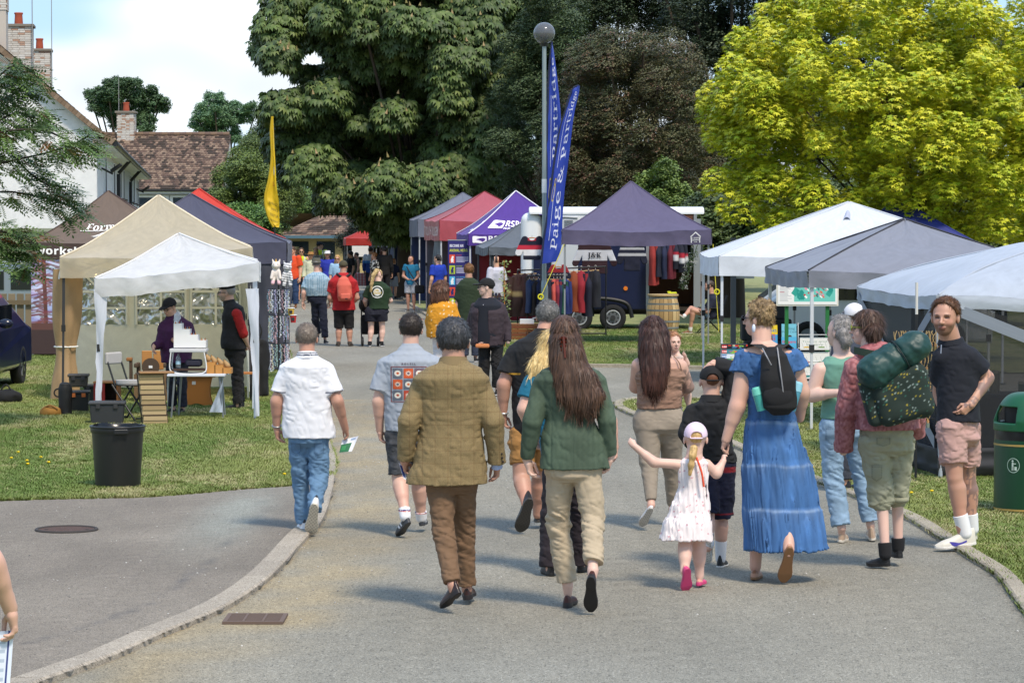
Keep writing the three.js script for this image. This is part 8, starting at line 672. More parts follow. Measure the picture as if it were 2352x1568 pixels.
function crate(label,px,py,w,h,d,col,o2 = {}) {const p = G(px,py),o = thing('storage_box',label,'storage box',p);o.rotation.y = o2.ry ?? .1;const m = mat(col,{roughness:.5});mesh('tub',(() => {const g = new RoundedBoxGeometry(w,h,d,2,.02);const q = g.attributes.position;for (let i = 0;i < q.count;i++) {const s = .9 + .1 * (q.getY(i) / h + .5);q.setX(i,q.getX(i) * s);q.setZ(i,q.getZ(i) * s);} g.translate(0,h / 2,0);g.computeVertexNormals();return g;})(),m,o);mesh('lid',box(w + .03,.035,d + .03,0,h + .012,0,.012),m,o);for (const s of [-1,1]) mesh('clip',box(.05,.05,.015,s * w * .25,h - .02,d / 2 + .012),mat(o2.clip ?? '#2a2b2e'),o);return o;}
crate('dark grey storage box behind the black dustbin',246,976,.42,.26,.34,'#2c2e33');crate('black storage box with an orange clip beside the black roll bag',181,948,.26,.26,.3,'#1d1e20',{clip:'#b5622a'});crate('black storage box behind the leg of the tan gazebo',212,934,.22,.27,.3,'#232427');{const o = crate('shallow grey tray stacked on the black storage box',180,940,.25,.14,.26,'#3a3733');o.position.y = .3;}
{const p = G(149,956),o = thing('roll_bag','tall black drawstring roll bag beside the storage boxes','bag',p);mesh('bag_body',sheet(28,10,(u,v) => {const a = u * 6.283,r = .085 * (1 + .08 * vn(u * 6,v * 5,3)) * (v > .92 ? .8 :1);return V(Math.cos(a) * r,v * .4,Math.sin(a) * r);}),mat('#111214',{roughness:.7}),o);mesh('gathered_top',new THREE.SphereGeometry(.075,12,8).scale(1,.5,1).translate(0,.4,0),mat('#141517'),o);mesh('carry_loop',new THREE.TorusGeometry(.05,.01,6,16).translate(-.09,.3,0),mat('#111'),o);}
{const p = G(116,957),o = thing('canvas_bag','mustard tan canvas bag slumped on the grass','bag',p);solid('bag_body',(x,y,z) => ell(V(0,.06,0),[.14,.09,.11])(x,y,z) + .012 * vn(x * 16,y * 16,z * 16),[V(-.15,0,-.12),V(.15,.16,.12)],.03,.014,'#9c6f30',o);mesh('strap',tube([V(-.1,.1,.06),V(0,.15,.08),V(.1,.1,.08)],.012,12,6),mat('#8a5f28'),o);}
{const p = G(247,955),o = thing('red_crate','red painted wooden crate under the white gazebo','crate',p);const r = mat('#8a1612',{roughness:.6}),w = mat('#8f5a2c');mesh('side',box(.02,.42,.3,-.15,.21,0),r,o);mesh('side',box(.02,.42,.3,.14,.21,0),w,o);mesh('back',box(.28,.42,.02,0,.21,-.15),mat('#2a1812'),o);mesh('front_panel',box(.13,.42,.02,-.08,.21,.155),r,o);mesh('base',box(.28,.02,.3,0,.01,0),w,o);mesh('top',box(.33,.022,.33,0,.435,0,.006),mat('#a06a38'),o);}
{// folding chair
  const p = G(298,968),o = thing('folding_stool','folding stool with a pale grey padded seat and backrest','stool',p);const b = mat('#141416',{roughness:.4}),pad = mat('#a9a7a6',{roughness:.8});for (const z of [-.14,.14]) {mesh('leg',bar(V(.2,0,z),V(-.17,.46,z),.013,.013,8),b,o);mesh('leg',bar(V(-.18,0,z),V(.15,.46,z),.013,.013,8),b,o);mesh('back_post',bar(V(-.12,.44,z),V(-.26,.8,z),.012,.012,8),b,o);} mesh('foot_bar',bar(V(.2,.05,-.14),V(.2,.05,.14),.012,.012,8),b,o);mesh('foot_bar',bar(V(-.17,.05,-.14),V(-.17,.05,.14),.012,.012,8),b,o);mesh('seat',new THREE.CylinderGeometry(.19,.19,.05,28).scale(1.05,1,.9).translate(.02,.49,0),pad,o);mesh('seat_rim',new THREE.CylinderGeometry(.192,.18,.03,28).scale(1.05,1,.9).translate(.02,.462,0),b,o);mesh('backrest',box(.05,.15,.32,-.25,.78,0,.024).rotateY(.0),pad,o);o.rotation.y = -.5;}
{// tower of card drawers
  const p = G(355,977),o = thing('drawer_tower','narrow tower of five buff card drawers leaning back','drawers',p);const bf = ['#a48f6b','#ad9873','#9a8562'].map(h => mat(h,{roughness:.85}));o.rotation.set(0,.18,.0);const t = new THREE.Group();for (let i = 0;i < 5;i++) {const y = .01 + i * .125,x = -.012 * i;mesh('drawer',box(.29,.112,.2,x,y + .056,0,.006),bf[i % 3],o);mesh('drawer_front',box(.28,.05,.012,x,y + .085,.104),bf[(i + 1) % 3],o);mesh('shelf_edge',box(.31,.012,.22,x,y + .119,0),mat('#3a2a1e'),o);} for (const s of [-1,1]) mesh('side_rail',sqbar(V(s * .155,0,.05),V(s * .155 - .06,.63,.05),.014),mat('#2b211a'),o);mesh('top_board',box(.42,.018,.3,.02,.645,0,.005),mat('#8f6a42'),o);}
{// table with white cloth, trays and display
  const p = G(455,962),o = thing('craft_table','folding table with a white cloth and jewellery display','table',p);const wh = mat('#c9ced8',{roughness:.6}),ch = mat('#8b9096',{metalness:.6,roughness:.35});mesh('top',box(.72,.03,.55,0,.56,0,.008),wh,o);for (const [x,z] of [[-.3,.22],[.32,.22],[-.26,-.2],[.3,-.2]]) mesh('leg',bar(V(x * .9,.56,z),V(x * 1.05,0,z * 1.05),.015,.012,8),ch,o);mesh('cloth_corner',sheet(8,12,(u,v) => V(-.36 - .02 * u,lerp(.57,.12,v),.24 - u * .42 * (1 - v * .6) + .02 * vn(u * 5,v * 6,1))),cloth('#b9c6da'),o);mesh('cloth_corner',sheet(8,12,(u,v) => V(lerp(.33,.36 - .2 * v,u) ,lerp(.57,.1,v),.26 - .04 * u + .03 * vn(u * 5,v * 5,4))),cloth('#b3bfd0'),o);
  const fr = thing('basket_stand','white wire framed tray stand on the craft table','stand',V(p.x - .13,.575,p.z + .04));for (const z of [-.12,.14]) mesh('wire_frame',tube([V(-.19,.28,z),V(-.2,.05,z),V(-.15,.015,z),V(.22,.015,z),V(.25,.05,z),V(.22,.3,z)],.009,30,6),mat('#d8d9db'),fr);mesh('upper_tray',box(.46,.045,.3,.02,.29,0,.012),mat('#c3c4c8',{roughness:.4}),fr);mesh('lower_tray',box(.4,.02,.28,.03,.05,0),mat('#3a2418'),fr);mesh('dark_cloth',box(.2,.09,.2,.08,.13,-.02,.03),mat('#1c1c30'),fr);
  const bt = thing('water_bottle','small clear water bottle on the wire stand','bottle',V(p.x - .24,.64,p.z + .08));mesh('bottle',new THREE.LatheGeometry([[0,0],[.03,0],[.032,.02],[.03,.1],[.03,.13],[.012,.165],[.012,.185],[0,.185]].map(q => new THREE.Vector2(...q)),16),new THREE.MeshPhysicalMaterial({color:'#dfe8ee',roughness:.1,transmission:.85,thickness:0}),bt);mesh('label_wrap',cyl(.0325,.0325,.04,0,.05,0,16),mat('#9fc3d8'),bt);
  const st = thing('display_steps','white stepped display with rings and charms','display',V(p.x - .1,.9,p.z + .02));for (let i = 0;i < 4;i++) mesh('step',box(.1,.3 - i * .07,.22,-.14 + i * .1,(.3 - i * .07) / 2,0),mat('#e2e2e4',{roughness:.4}),st);for (let i = 0;i < 4;i++) for (let k = 0;k < 4;k++) {const c = ['#b5732e','#c9c2b4','#a85a2a','#8a8f96'][(i + k) % 4],x = -.17 + i * .1 + .02 * k,y = .3 - i * .07;const rg = thing('ring_charm','tiny metal and wood charm on the white display steps','charm',V(p.x - .1 + x,.9 + y,p.z + .02 + .07 - k * .03),'charms on the white steps');mesh('charm',new THREE.ConeGeometry(.01,.03 + .015 * (k % 2),8).translate(0,.016,0),mat(c,{roughness:.35,metalness:.3}),rg);mesh('foot',cyl(.012,.012,.004),mat(c),rg);}
  {const h0 = V(p.x - .27,1.2,p.z + .03),hd = thing('display_hand','clear acrylic display hand on the top white step','display hand',h0);S_flip = false;const q = handPrims(V(0,.02,0),V(.015,.17,0),V(.9,.2,0),.35,1);mesh('hand',net(U(...q.ps),q.bb,.006,() => [.8,.85,.9]),new THREE.MeshPhysicalMaterial({color:'#d9dee6',roughness:.12,transmission:.5,thickness:0}),hd);mesh('plinth',cyl(.03,.025,.03),mat('#d8dce2'),hd);}
  const cd = thing('cone_display','stepped pine stand holding wooden cones','display',V(p.x + .27,.575,p.z));for (let i = 0;i < 3;i++) mesh('step',box(.11,.14 - i * .035,.2,-.1 + i * .1,(.14 - i * .035) / 2,0),mat('#b7813f',{roughness:.6}),cd);for (let i = 0;i < 4;i++) {const c = thing('wooden_cone','turned pale wooden cone lying on the pine stand','cone',V(p.x + .15 + i * .08,.575 + .15 - i * .028,p.z + .02),'wooden cones');mesh('cone_body',new THREE.LatheGeometry([[0,0],[.03,.01],[.036,.04],[.02,.1],[0,.12]].map(q => new THREE.Vector2(...q)),14).rotateZ(.6),mat('#a58458',{roughness:.7}),c);mesh('tip',new THREE.SphereGeometry(.012,8,6).translate(-.062,.098,0),mat('#8a6a3e'),c);}}
{const p = G(452,935),o = thing('plywood_table','curved plywood stool with a paper tag behind the craft table','stool',p);const m = mat('#b8722c',{roughness:.5});const s = new THREE.Shape();s.moveTo(-.2,0);s.quadraticCurveTo(-.13,.22,-.2,.4);s.lineTo(.2,.4);s.quadraticCurveTo(.13,.22,.22,0);s.lineTo(.12,.02);s.quadraticCurveTo(0,.1,-.1,.02);mesh('panel',new THREE.ExtrudeGeometry(s,{depth:.02,bevelEnabled:true,bevelSize:.004,bevelThickness:.004}).translate(0,0,.08),m,o);mesh('panel',new THREE.ExtrudeGeometry(s,{depth:.02,bevelEnabled:false}).translate(0,0,-.12),m,o);mesh('seat_top',box(.52,.03,.3,0,.42,0,.01),mat('#b5793a'),o);mesh('paper_tag',box(.05,.045,.003,-.03,.33,.108),mat('#dedad2'),o);}
{const p = G(345,925),o = thing('garden_bench','reclaimed wood garden seat with two slatted back boards','seat',p);const d = mat('#4a3a2c',{roughness:.8}),l = mat('#b07a3e',{roughness:.6});for (const x of [-.06,.1]) mesh('back_board',box(.14,.26,.02,x,.58,-.1,.04),l,o);mesh('round_panel',new THREE.CylinderGeometry(.12,.12,.02,28).rotateX(Math.PI / 2).translate(.02,.5,.12),d,o);mesh('tag',box(.05,.035,.004,.02,.5,.134),mat('#ddd'),o);mesh('cross_rail',box(.42,.07,.04,.02,.38,.12),d,o);for (const x of [-.18,.22]) {mesh('arm',box(.05,.06,.34,x,.52,0,.015),d,o);mesh('front_leg',box(.05,.4,.05,x,.2,.14),mat('#6a5236'),o);mesh('back_leg',box(.05,.5,.05,x,.25,-.14),d,o);} mesh('side_arm',box(.08,.05,.1,-.28,.6,.05,.015),mat('#8a5a2c'),o);mesh('side_post',box(.04,.35,.06,-.26,.42,.05),d,o);mesh('seat_board',box(.4,.03,.3,.02,.35,0),mat('#5a4430'),o);}
{const p = G(568,925),o = thing('plywood_box','upright plywood box behind the man in the beret','box',p);mesh('panel',box(.02,.4,.3,-.14,.2,0),mat('#b87432'),o);mesh('panel',box(.02,.4,.3,.14,.2,0),mat('#b87432'),o);mesh('top',box(.3,.02,.3,0,.41,0),mat('#a9682c'),o);}
{const p = G(596,915),o = thing('tent_bag','limp black tent bag hanging at the leg of the white gazebo','bag',p);solid('bag_body',(x,y,z) => rbox(V(0,.42,0),[.13,.42,.1],.08)(x,y,z) + .02 * vn(x * 12,y * 8,z * 12),[V(-.16,0,-.14),V(.16,.86,.14)],.03,.016,'#121316',o);mesh('strap',tube([V(0,.84,0),V(.03,.95,0),V(.0,1.05,0)],.012,8,5),mat('#111'),o);}
{// charm carousel with soft toys
  const p = G(640,868),o = thing('charm_carousel','black wire carousel hung with glittering charm strings','display stand',p);const b = mat('#141517',{roughness:.4});mesh('pole',cyl(.014,.014,1.62,0,0,0,10),b,o);mesh('base',new THREE.TorusGeometry(.16,.012,6,26).rotateX(Math.PI / 2).translate(0,.02,0),b,o);for (const y of [.55,1.0,1.42]) {mesh('ring',new THREE.TorusGeometry(.17,.007,6,30).rotateX(Math.PI / 2).translate(0,y,0),b,o);for (let i = 0;i < 3;i++) {const a = i * 1.047;mesh('spoke',bar(V(-Math.cos(a) * .17,y,-Math.sin(a) * .17),V(Math.cos(a) * .17,y,Math.sin(a) * .17),.005,.005,5),b,o);}}
  const bead = ['#cfd4dc','#9fb8b0','#c7a2a8','#b9b2d0','#d8d2b8','#8fa9b8','#e0e0e4'].map(h => mat(h,{roughness:.15,metalness:.25})),bg = new THREE.OctahedronGeometry(.012,0);for (const [y,n,len] of [[1.42,18,.4],[1.0,18,.42],[.55,16,.42]]) for (let i = 0;i < n;i++) {const a = i / n * 6.283 + y,r = .165 + .02 * Math.sin(i * 7),L = len * rr(.7,1.05),gs = [];for (let k = 0;k < L / .032;k++) {const g = bg.clone();g.scale(rr(.7,1.5),rr(.8,2),rr(.7,1.5));g.translate(Math.cos(a) * r + rr(-.014,.014),y - .02 - k * .032,Math.sin(a) * r + rr(-.014,.014));gs.push(g);} gs.push(bar(V(Math.cos(a) * r,y,Math.sin(a) * r),V(Math.cos(a) * r,y - L,Math.sin(a) * r),.0015,.0015,4));const s = mesh('charm_string',merge(gs),bead[(i * 3 + Math.round(y * 10)) % 7],o);s.userData.kind = 'stuff';}
  const toy = (nm,label,px,py,cols,fn) => {const c = W(px,py,p.z + .12),t = thing('soft_toy',label,'soft toy',c);solid('body',U([ell(V(0,0,0),[.075,.1,.07]),.02],[ell(V(0,.13,.02),[.07,.065,.065]),.03],[ell(V(-.0,.12,.08),[.04,.035,.03]),.02],[cap(V(-.05,.03,.05),V(-.07,-.07,.08),.026,.024),.02],[cap(V(.05,.03,.05),V(.07,-.07,.08),.026,.024),.02],[cap(V(-.04,-.07,.03),V(-.05,-.15,.07),.032,.03),.02],[cap(V(.04,-.07,.03),V(.05,-.15,.07),.032,.03),.02],[cap(V(-.045,.18,0),V(-.06,.225,0),.02,.01),.01],[cap(V(.045,.18,0),V(.06,.225,0),.02,.01),.01]),[V(-.13,-.2,-.09),V(.13,.25,.13)],.02,.01,fn,t);for (const s of [-1,1]) {const g = new THREE.SphereGeometry(.009,8,6);g.translate(s * .03,.145,.085);mesh('eye',g,mat('#0a0a0a',{roughness:.1}),t);} return t;};
  const un = toy('unicorn','cream unicorn soft toy on top of the charm carousel',634,628,0,(x,y,z) => y < -.11 ? C('#d8b0b8') :C('#d9cfc6'));mesh('horn',new THREE.ConeGeometry(.014,.06,8).translate(0,.215,.04),mat('#d8a84a'),un);toy('zebra','white zebra soft toy with grey stripes beside the unicorn toy',660,632,0,(x,y,z) => Math.sin(y * 160 + x * 30) > .5 ? C('#55555a') :C('#d6d6d6'));
  for (const [x,y,c] of [[668,716,'#c9a43a'],[673,732,'#b5292a']]) {const q = W(x,y,p.z + .1),t = thing('paper_cup',c === '#b5292a' ? 'red and yellow popcorn cup hanging lower on the carousel' :'yellow popcorn cup hanging above the red one','cup',q);mesh('cup',cyl(.04,.055,.12,0,-.06,0,16),mat(c),t);mesh('rim',new THREE.TorusGeometry(.055,.008,6,18).rotateX(Math.PI / 2).translate(0,.06,0),mat('#ddd'),t);mesh('badge',box(.05,.05,.01,0,0,.05),mat('#26262a'),t);}}
// ---------------------------------------------------------------- car, fence and bag at the far left
{const o = thing('parked_car','dark blue car parked at the left edge','car',V(-8.32,0,-42.3));const pt = new THREE.MeshPhysicalMaterial({color:'#141f52',roughness:.3,metalness:.3,clearcoat:1,clearcoatRoughness:.06});const prof = [[2.1,.45],[2.12,.7],[1.95,.86],[1.0,.98],[.35,1.42],[-.9,1.5],[-1.8,1.0],[-2.1,.92],[-2.12,.45]];const s = new THREE.Shape(prof.map(q => new THREE.Vector2(...q)));const g = new THREE.ExtrudeGeometry(s,{depth:1.5,bevelEnabled:true,bevelSize:.1,bevelThickness:.13,bevelSegments:4});g.translate(0,-.1,-.75).rotateY(-Math.PI / 2);{const q = g.attributes.position;for (let i = 0;i < q.count;i++) {const y = q.getY(i);if (y > .85) q.setX(i,q.getX(i) * (1 - (y - .85) * .55));} g.computeVertexNormals();} mesh('body',g,pt,o);const gl = mat('#10141a',{roughness:.05,metalness:.1});mesh('windscreen',box(1.3,.5,.03,0,1.12,0).rotateX(-.85).translate(0,.28,.2),gl,o);mesh('side_window',box(.02,.3,1.1,.79,1.1,-.3),gl,o);for (const [x,z] of [[.8,1.35],[.8,-1.35],[-.8,1.35],[-.8,-1.35]]) {const w = new THREE.Group();w.name = 'wheel';w.position.set(x,.32,z);o.add(w);mesh('tyre',new THREE.TorusGeometry(.25,.085,10,28).rotateY(Math.PI / 2),mat('#141414',{roughness:.9}),w);mesh('rim',new THREE.CylinderGeometry(.2,.2,.12,24).rotateZ(Math.PI / 2),mat('#26282c',{metalness:.5}),w);for (let i = 0;i < 5;i++) mesh('spoke',box(.02,.05,.18,.07 * Math.sign(x),0,0).translate(0,0,.09).rotateX(i * 1.2566),mat('#8d9196',{metalness:.8,roughness:.3}),w);} for (const x of [.95,-.95]) {const m = new THREE.Group();m.name = 'wing_mirror';m.position.set(x,1.0,.55);o.add(m);mesh('shell',new THREE.SphereGeometry(.1,14,10).scale(1.1,.7,.6),mat('#12162c',{roughness:.2}),m);mesh('stalk',bar(V(-Math.sign(x) * .14,-.04,0),V(0,0,0),.02,.02,6),mat('#111'),m);} for (const x of [.66,-.66]) mesh('headlight',box(.3,.1,.06,x,.66,2.12,.03),mat('#c9d0d6',{roughness:.1}),o);mesh('bumper',box(1.6,.2,.1,0,.4,2.12,.05),mat('#15171c'),o);mesh('grille',box(.7,.16,.05,0,.62,2.16,.02),mat('#0c0c0e'),o);}
{const o = thing('silver_car','silver estate car behind the wooden fence at the left edge','car',V(-10.6,0,-63));const s = new THREE.Shape([[2.2,.4],[2.2,.8],[1.2,1.0],[.6,1.55],[-1.9,1.6],[-2.2,1.0],[-2.2,.4]].map(q => new THREE.Vector2(...q)));mesh('body',new THREE.ExtrudeGeometry(s,{depth:1.5,bevelEnabled:true,bevelSize:.08,bevelThickness:.1,bevelSegments:3}).translate(0,-.05,-.75),mat('#8d979f',{metalness:.5,roughness:.3}),o);for (const x of [-.9,.25]) mesh('side_window',box(1.0,.4,.02,x,1.25,.86),mat('#1a2024',{roughness:.05}),o);for (const x of [-1.4,1.4]) mesh('wheel',new THREE.TorusGeometry(.26,.08,8,24).translate(x,.33,.8),mat('#161616'),o);mesh('roof_rail',bar(V(-1.7,1.68,.6),V(.4,1.64,.6),.02,.02,6),mat('#b5bac0',{metalness:.7}),o);}
{const o = thing('wooden_fence','weathered post and board fence at the left edge','fence',V(-9.8,0,-57.5));for (let i = 0;i < 9;i++) mesh('board',box(.14,1.05,.025,-.9 + i * .17,.55,.012 * (i % 2),.006),mat(i % 2 ? '#6f6450' :'#7d705a',{roughness:.95}),o);for (const y of [.25,.9]) mesh('rail',box(1.7,.09,.05,-.2,y,.05),mat('#675b46',{roughness:.95}),o);for (const x of [-.95,.6]) mesh('post',box(.11,1.2,.11,x,.6,.06),mat('#5f533f',{roughness:.95}),o);}
{const o = thing('cabin','pale green metal cabin behind the cars at the left edge','cabin',V(-12.2,0,-67));mesh('wall',box(4,2.3,2,0,1.15,0),mat('#aab08f',{roughness:.8}),o);for (let i = 0;i < 20;i++) mesh('rib',box(.05,2.2,.03,-1.9 + i * .2,1.15,1.01),mat('#b3b998'),o);mesh('roof',box(4.2,.08,2.2,0,2.34,0),mat('#8a8f7a'),o);}
{const p = G(14,928),o = thing('black_holdall','crumpled black holdall on the grass at the left edge','bag',p);solid('bag_body',(x,y,z) => ell(V(0,.09,0),[.22,.12,.14])(x,y,z) + .02 * vn(x * 14,y * 14,z * 14),[V(-.24,0,-.16),V(.24,.24,.16)],.03,.016,'#0f0f11',o);mesh('handle',tube([V(-.08,.18,.04),V(0,.27,.04),V(.08,.18,.04)],.012,10,6),mat('#141414'),o);}
// ---------------------------------------------------------------- book stall and signs at the right
{const z = -39.5,c = W(1855,690,z),o = thing('map_board','site map board on two green posts under the gazebos','sign',V(c.x,0,z));const k = 39.5 / 6600,wdt = 136 * k,h = .5;const tx = canvasTex(512,256,(x,w,h) => {x.fillStyle = '#e6e4e2';x.fillRect(0,0,w,h);x.fillStyle = '#6cc0b4';x.fillRect(140,10,w - 156,h - 34);for (const [a,b,c2,d] of [[150,110,70,90],[320,40,110,80],[440,130,60,70],[210,160,60,50]]) {x.fillStyle = '#2d9a8c';x.save();x.translate(a,b);x.rotate(.6);x.fillRect(0,0,c2 * .7,d * .7);x.restore();} for (let i = 0;i < 46;i++) {x.fillStyle = ['#c9302f','#d8674a','#d98a9c','#3a6f70','#f0efe8'][i % 5];x.save();x.translate(230 + rnd() * 200,20 + rnd() * 160);x.rotate(.7);x.fillRect(0,0,8 + rnd() * 26,5 + rnd() * 12);x.restore();} for (let i = 0;i < 40;i++) {x.fillStyle = '#1f8a80';x.beginPath();x.arc(170 + rnd() * 50,140 + rnd() * 70,9,0,7);x.fill();x.beginPath();x.arc(440 + rnd() * 30,110 + rnd() * 40,8,0,7);x.fill();} x.fillStyle = '#8a8f98';for (let i = 0;i < 22;i++) x.fillRect(16,14 + i * 10,60 + rnd() * 46,3);x.fillStyle = '#b5495a';x.fillRect(16,60,40,5);x.fillRect(16,150,40,5);});const cy = W(1855,664,z).y + .02;mesh('panel',new THREE.PlaneGeometry(wdt,.42).translate(0,cy - .02,.022),new THREE.MeshStandardMaterial({map:tx,roughness:.4}),o);mesh('backing',box(wdt + .04,.46,.03,0,cy - .02,0),mat('#d6d2c6'),o);for (const x of [-.28,.28]) mesh('post',box(.05,cy + .15,.05,x,(cy + .15) / 2,-.045),mat('#1e6a35',{roughness:.5}),o);}
{const z = -50,c = W(1685,600,z),o = thing('sign_post','dark grey square post with the back of a pale sign panel','sign',V(c.x,0,z));mesh('post',box(.09,2.22,.09,0,1.11,0),mat('#4a4f55',{roughness:.5}),o);mesh('sign_panel',box(.34,.26,.02,.2,2.06,-.06),mat('#c3c6c4'),o);mesh('sign_panel',box(.34,.42,.02,.2,1.72,-.062),mat('#b9bcbb'),o);}
{// white van and dark vehicle behind the stall
  const o = thing('white_van','white car parked behind the map board','car',V(6.9,0,-55));const s = new THREE.Shape([[2.1,.35],[2.15,.8],[1.5,1.0],[.9,1.5],[-1.2,1.55],[-2.0,1.0],[-2.1,.4]].map(q => new THREE.Vector2(...q)));mesh('body',new THREE.ExtrudeGeometry(s,{depth:1.5,bevelEnabled:true,bevelSize:.08,bevelThickness:.1,bevelSegments:3}).translate(0,-.05,-.75),mat('#cfd2d4',{roughness:.25}),o);for (const x of [-.75,.35]) mesh('side_window',box(.95,.38,.02,x,1.22,.86),mat('#12161a',{roughness:.05}),o);for (const x of [-1.3,1.35]) {const w = new THREE.Group();w.name = 'wheel';w.position.set(x,.32,.82);o.add(w);mesh('tyre',new THREE.TorusGeometry(.24,.085,10,26),mat('#151515',{roughness:.9}),w);mesh('rim',new THREE.CylinderGeometry(.18,.18,.05,22).rotateX(Math.PI / 2).translate(0,0,.03),mat('#8a8e92',{metalness:.6}),w);}
  const k2 = o.clone();k2.name = 'dark_car';k2.position.set(7.15,0,-58.5);k2.userData = {label:'dark estate car parked beyond the sign post',category:'car'};k2.children.forEach(q => {if (q.name === 'body') q.material = mat('#16181d',{roughness:.25});});scene.add(k2);
  const d = thing('dark_trolley','dark garden trolley and boxes behind the sign post','trolley',V(4.6,0,-52));mesh('bed',box(.9,.4,.5,0,.55,0,.04),mat('#1a1c20'),d);mesh('box_top',box(.5,.3,.4,.1,.9,0,.03),mat('#2a2d33'),d);for (const x of [-.3,.3]) mesh('wheel',new THREE.TorusGeometry(.14,.05,8,20).translate(x,.19,.28),mat('#161616'),d);}
{// stack of jigsaw boxes
  const z = -41.5,cols = [['#5aa06a','#c9b13a'],['#c9d2da','#3a78b0'],['#3f7f8a','#d0742a'],['#1e1e22','#c83a2a']];for (let i = 0;i < 4;i++) {const c = W(1668,828 - i * 11,z),tx = canvasTex(128,32,(x) => {x.fillStyle = cols[i][0];x.fillRect(0,0,128,32);for (let k = 0;k < 14;k++) {x.fillStyle = [cols[i][1],'#7fb04a','#d8d2b0','#3a6a9a'][k % 4];x.fillRect(28 + rnd() * 92,rnd() * 26,6 + rnd() * 18,4 + rnd() * 10);} x.fillStyle = i === 1 ? '#2a5a9a' :'#c22a2a';x.fillRect(0,4,24,24);x.fillStyle = '#fff';x.font = 'bold 15px sans-serif';x.fillText(i > 1 ? '100' :'300',0,22);});const o = thing('jigsaw_box',['bottom','third','second','top'][3 - i] === 'bottom' ? 'black and red jigsaw box, topmost of its stack' :['green and yellow jigsaw box at the bottom of the stack','pale blue jigsaw box second from the bottom','teal and orange jigsaw box third from the bottom'][i],'box',V(c.x + .12,c.y,z));mesh('carton',box(.38,.066,.26,0,0,0),mat(cols[i][0],{roughness:.4}),o);mesh('printed_side',new THREE.PlaneGeometry(.38,.062).translate(0,0,.132),new THREE.MeshStandardMaterial({map:tx,roughness:.4}),o);}
  const t = thing('book_table','trestle table carrying the jigsaws and book racks','table',V(W(1790,800,-41.5).x,0,-41.5));mesh('top',box(2.0,.04,.6,.1,.44,0,.01),mat('#c9ccd0'),t);for (const x of [-.8,.95]) {mesh('leg',bar(V(x,.44,.2),V(x - .12,0,.2),.016,.016,8),mat('#8f9498',{metalness:.6}),t);mesh('leg',bar(V(x,.44,-.2),V(x + .12,0,-.2),.016,.016,8),mat('#8f9498',{metalness:.6}),t);} mesh('cloth',sheet(20,4,(u,v) => V(lerp(-.9,1.1,u),lerp(.44,.1,v),-.28 + .02 * Math.sin(u * 30))),cloth('#20242e'),t);}
{const bk = (label,px,py,w,h,z,draw) => {const c = W(px,py,z),o = thing('picture_book',label,'book',c);const tx = canvasTex(128,160,draw);mesh('pages',box(w * .97,h * .98,.012,0,0,-.008),mat('#dcd8cc'),o);mesh('cover',new THREE.PlaneGeometry(w,h),new THREE.MeshStandardMaterial({map:tx,roughness:.35,side:THREE.DoubleSide}),o);o.rotation.x = -.18;return o;};const T = (x,s,px,y,f,c) => {x.fillStyle = c;x.font = f;x.textAlign = 'center';x.fillText(s,px,y);};
  bk('yellow and blue picture book about big tractors on the rack',1770,768,.2,.27,-40.4,x => {x.fillStyle = '#d6b81c';x.fillRect(0,0,128,160);x.fillStyle = '#3a8ec0';x.fillRect(0,80,128,80);T(x,'BIG',80,30,'bold 18px sans-serif','#4a4a20');T(x,'TORS',80,60,'bold 34px sans-serif','#2a6aa8');T(x,'BIG',80,98,'bold 34px sans-serif','#c02a2a');T(x,'KS',90,130,'bold 34px sans-serif','#c02a2a');});bk('pale blue riding and pony care book on the rack',1813,763,.21,.24,-40.5,x => {x.fillStyle = '#6cb0c4';x.fillRect(0,0,128,160);T(x,'Riding',68,56,'30px serif','#2a4a58');T(x,'Pony Care',66,84,'26px serif','#2a4a58');x.fillStyle = '#3a2a24';x.beginPath();x.arc(70,124,18,0,7);x.fill();});bk('blue picture book titled in red about diggers',1813,793,.21,.24,-40.3,x => {x.fillStyle = '#4ba0c8';x.fillRect(0,0,128,160);T(x,'Diggers',64,58,'bold 33px sans-serif','#c8202a');x.fillStyle = '#d89a22';x.beginPath();x.ellipse(84,122,34,22,0,0,7);x.fill();x.fillStyle = '#5a9a4a';x.fillRect(0,138,128,22);});
  const z = -38.6,rk = thing('wire_rack','white wire rack of magic painting books','rack',V(W(1872,830,z).x,0,z));const wm = mat('#d8dadc',{roughness:.4});for (const x of [-.22,.22]) mesh('upright',bar(V(x,.35,0),V(x,1.12,-.06),.006,.006,6),wm,rk);for (let r = 0;r < 4;r++) {const y = .42 + r * .18;mesh('shelf_wire',bar(V(-.23,y,.05),V(.23,y,.05),.005,.005,6),wm,rk);for (let k = 0;k < 6;k++) mesh('cross_wire',bar(V(-.2 + k * .08,y,.05),V(-.2 + k * .08,y,-.03),.003,.003,5),wm,rk);} const nm = ['grey painting book low on the white rack','teal edged painting book on the white rack','red dotted painting book on the white rack','white painting book about trucks and diggers, topmost on the rack'];for (let r = 0;r < 4;r++) bk(nm[r],1872,888 - r * 33,.4,.17,z + .04,x => {x.fillStyle = '#d6d6d2';x.fillRect(0,0,128,160);x.strokeStyle = '#8a8a88';for (let i = 0;i < 6;i++) {x.beginPath();x.moveTo(8 + i * 20,60);x.lineTo(16 + i * 20,140);x.stroke();} if (r === 3) {T(x,'Trucks and',64,60,'22px sans-serif','#5a7a60');T(x,'Diggers',64,100,'22px sans-serif','#5a7a60');} x.fillStyle = ['#8a8a88','#3a8a8a','#a02a3a','#c8a02a'][r];x.beginPath();x.arc(30,130,14,0,7);x.fill();x.fillStyle = '#6a8a3a';x.fillRect(80,118,26,20);});}
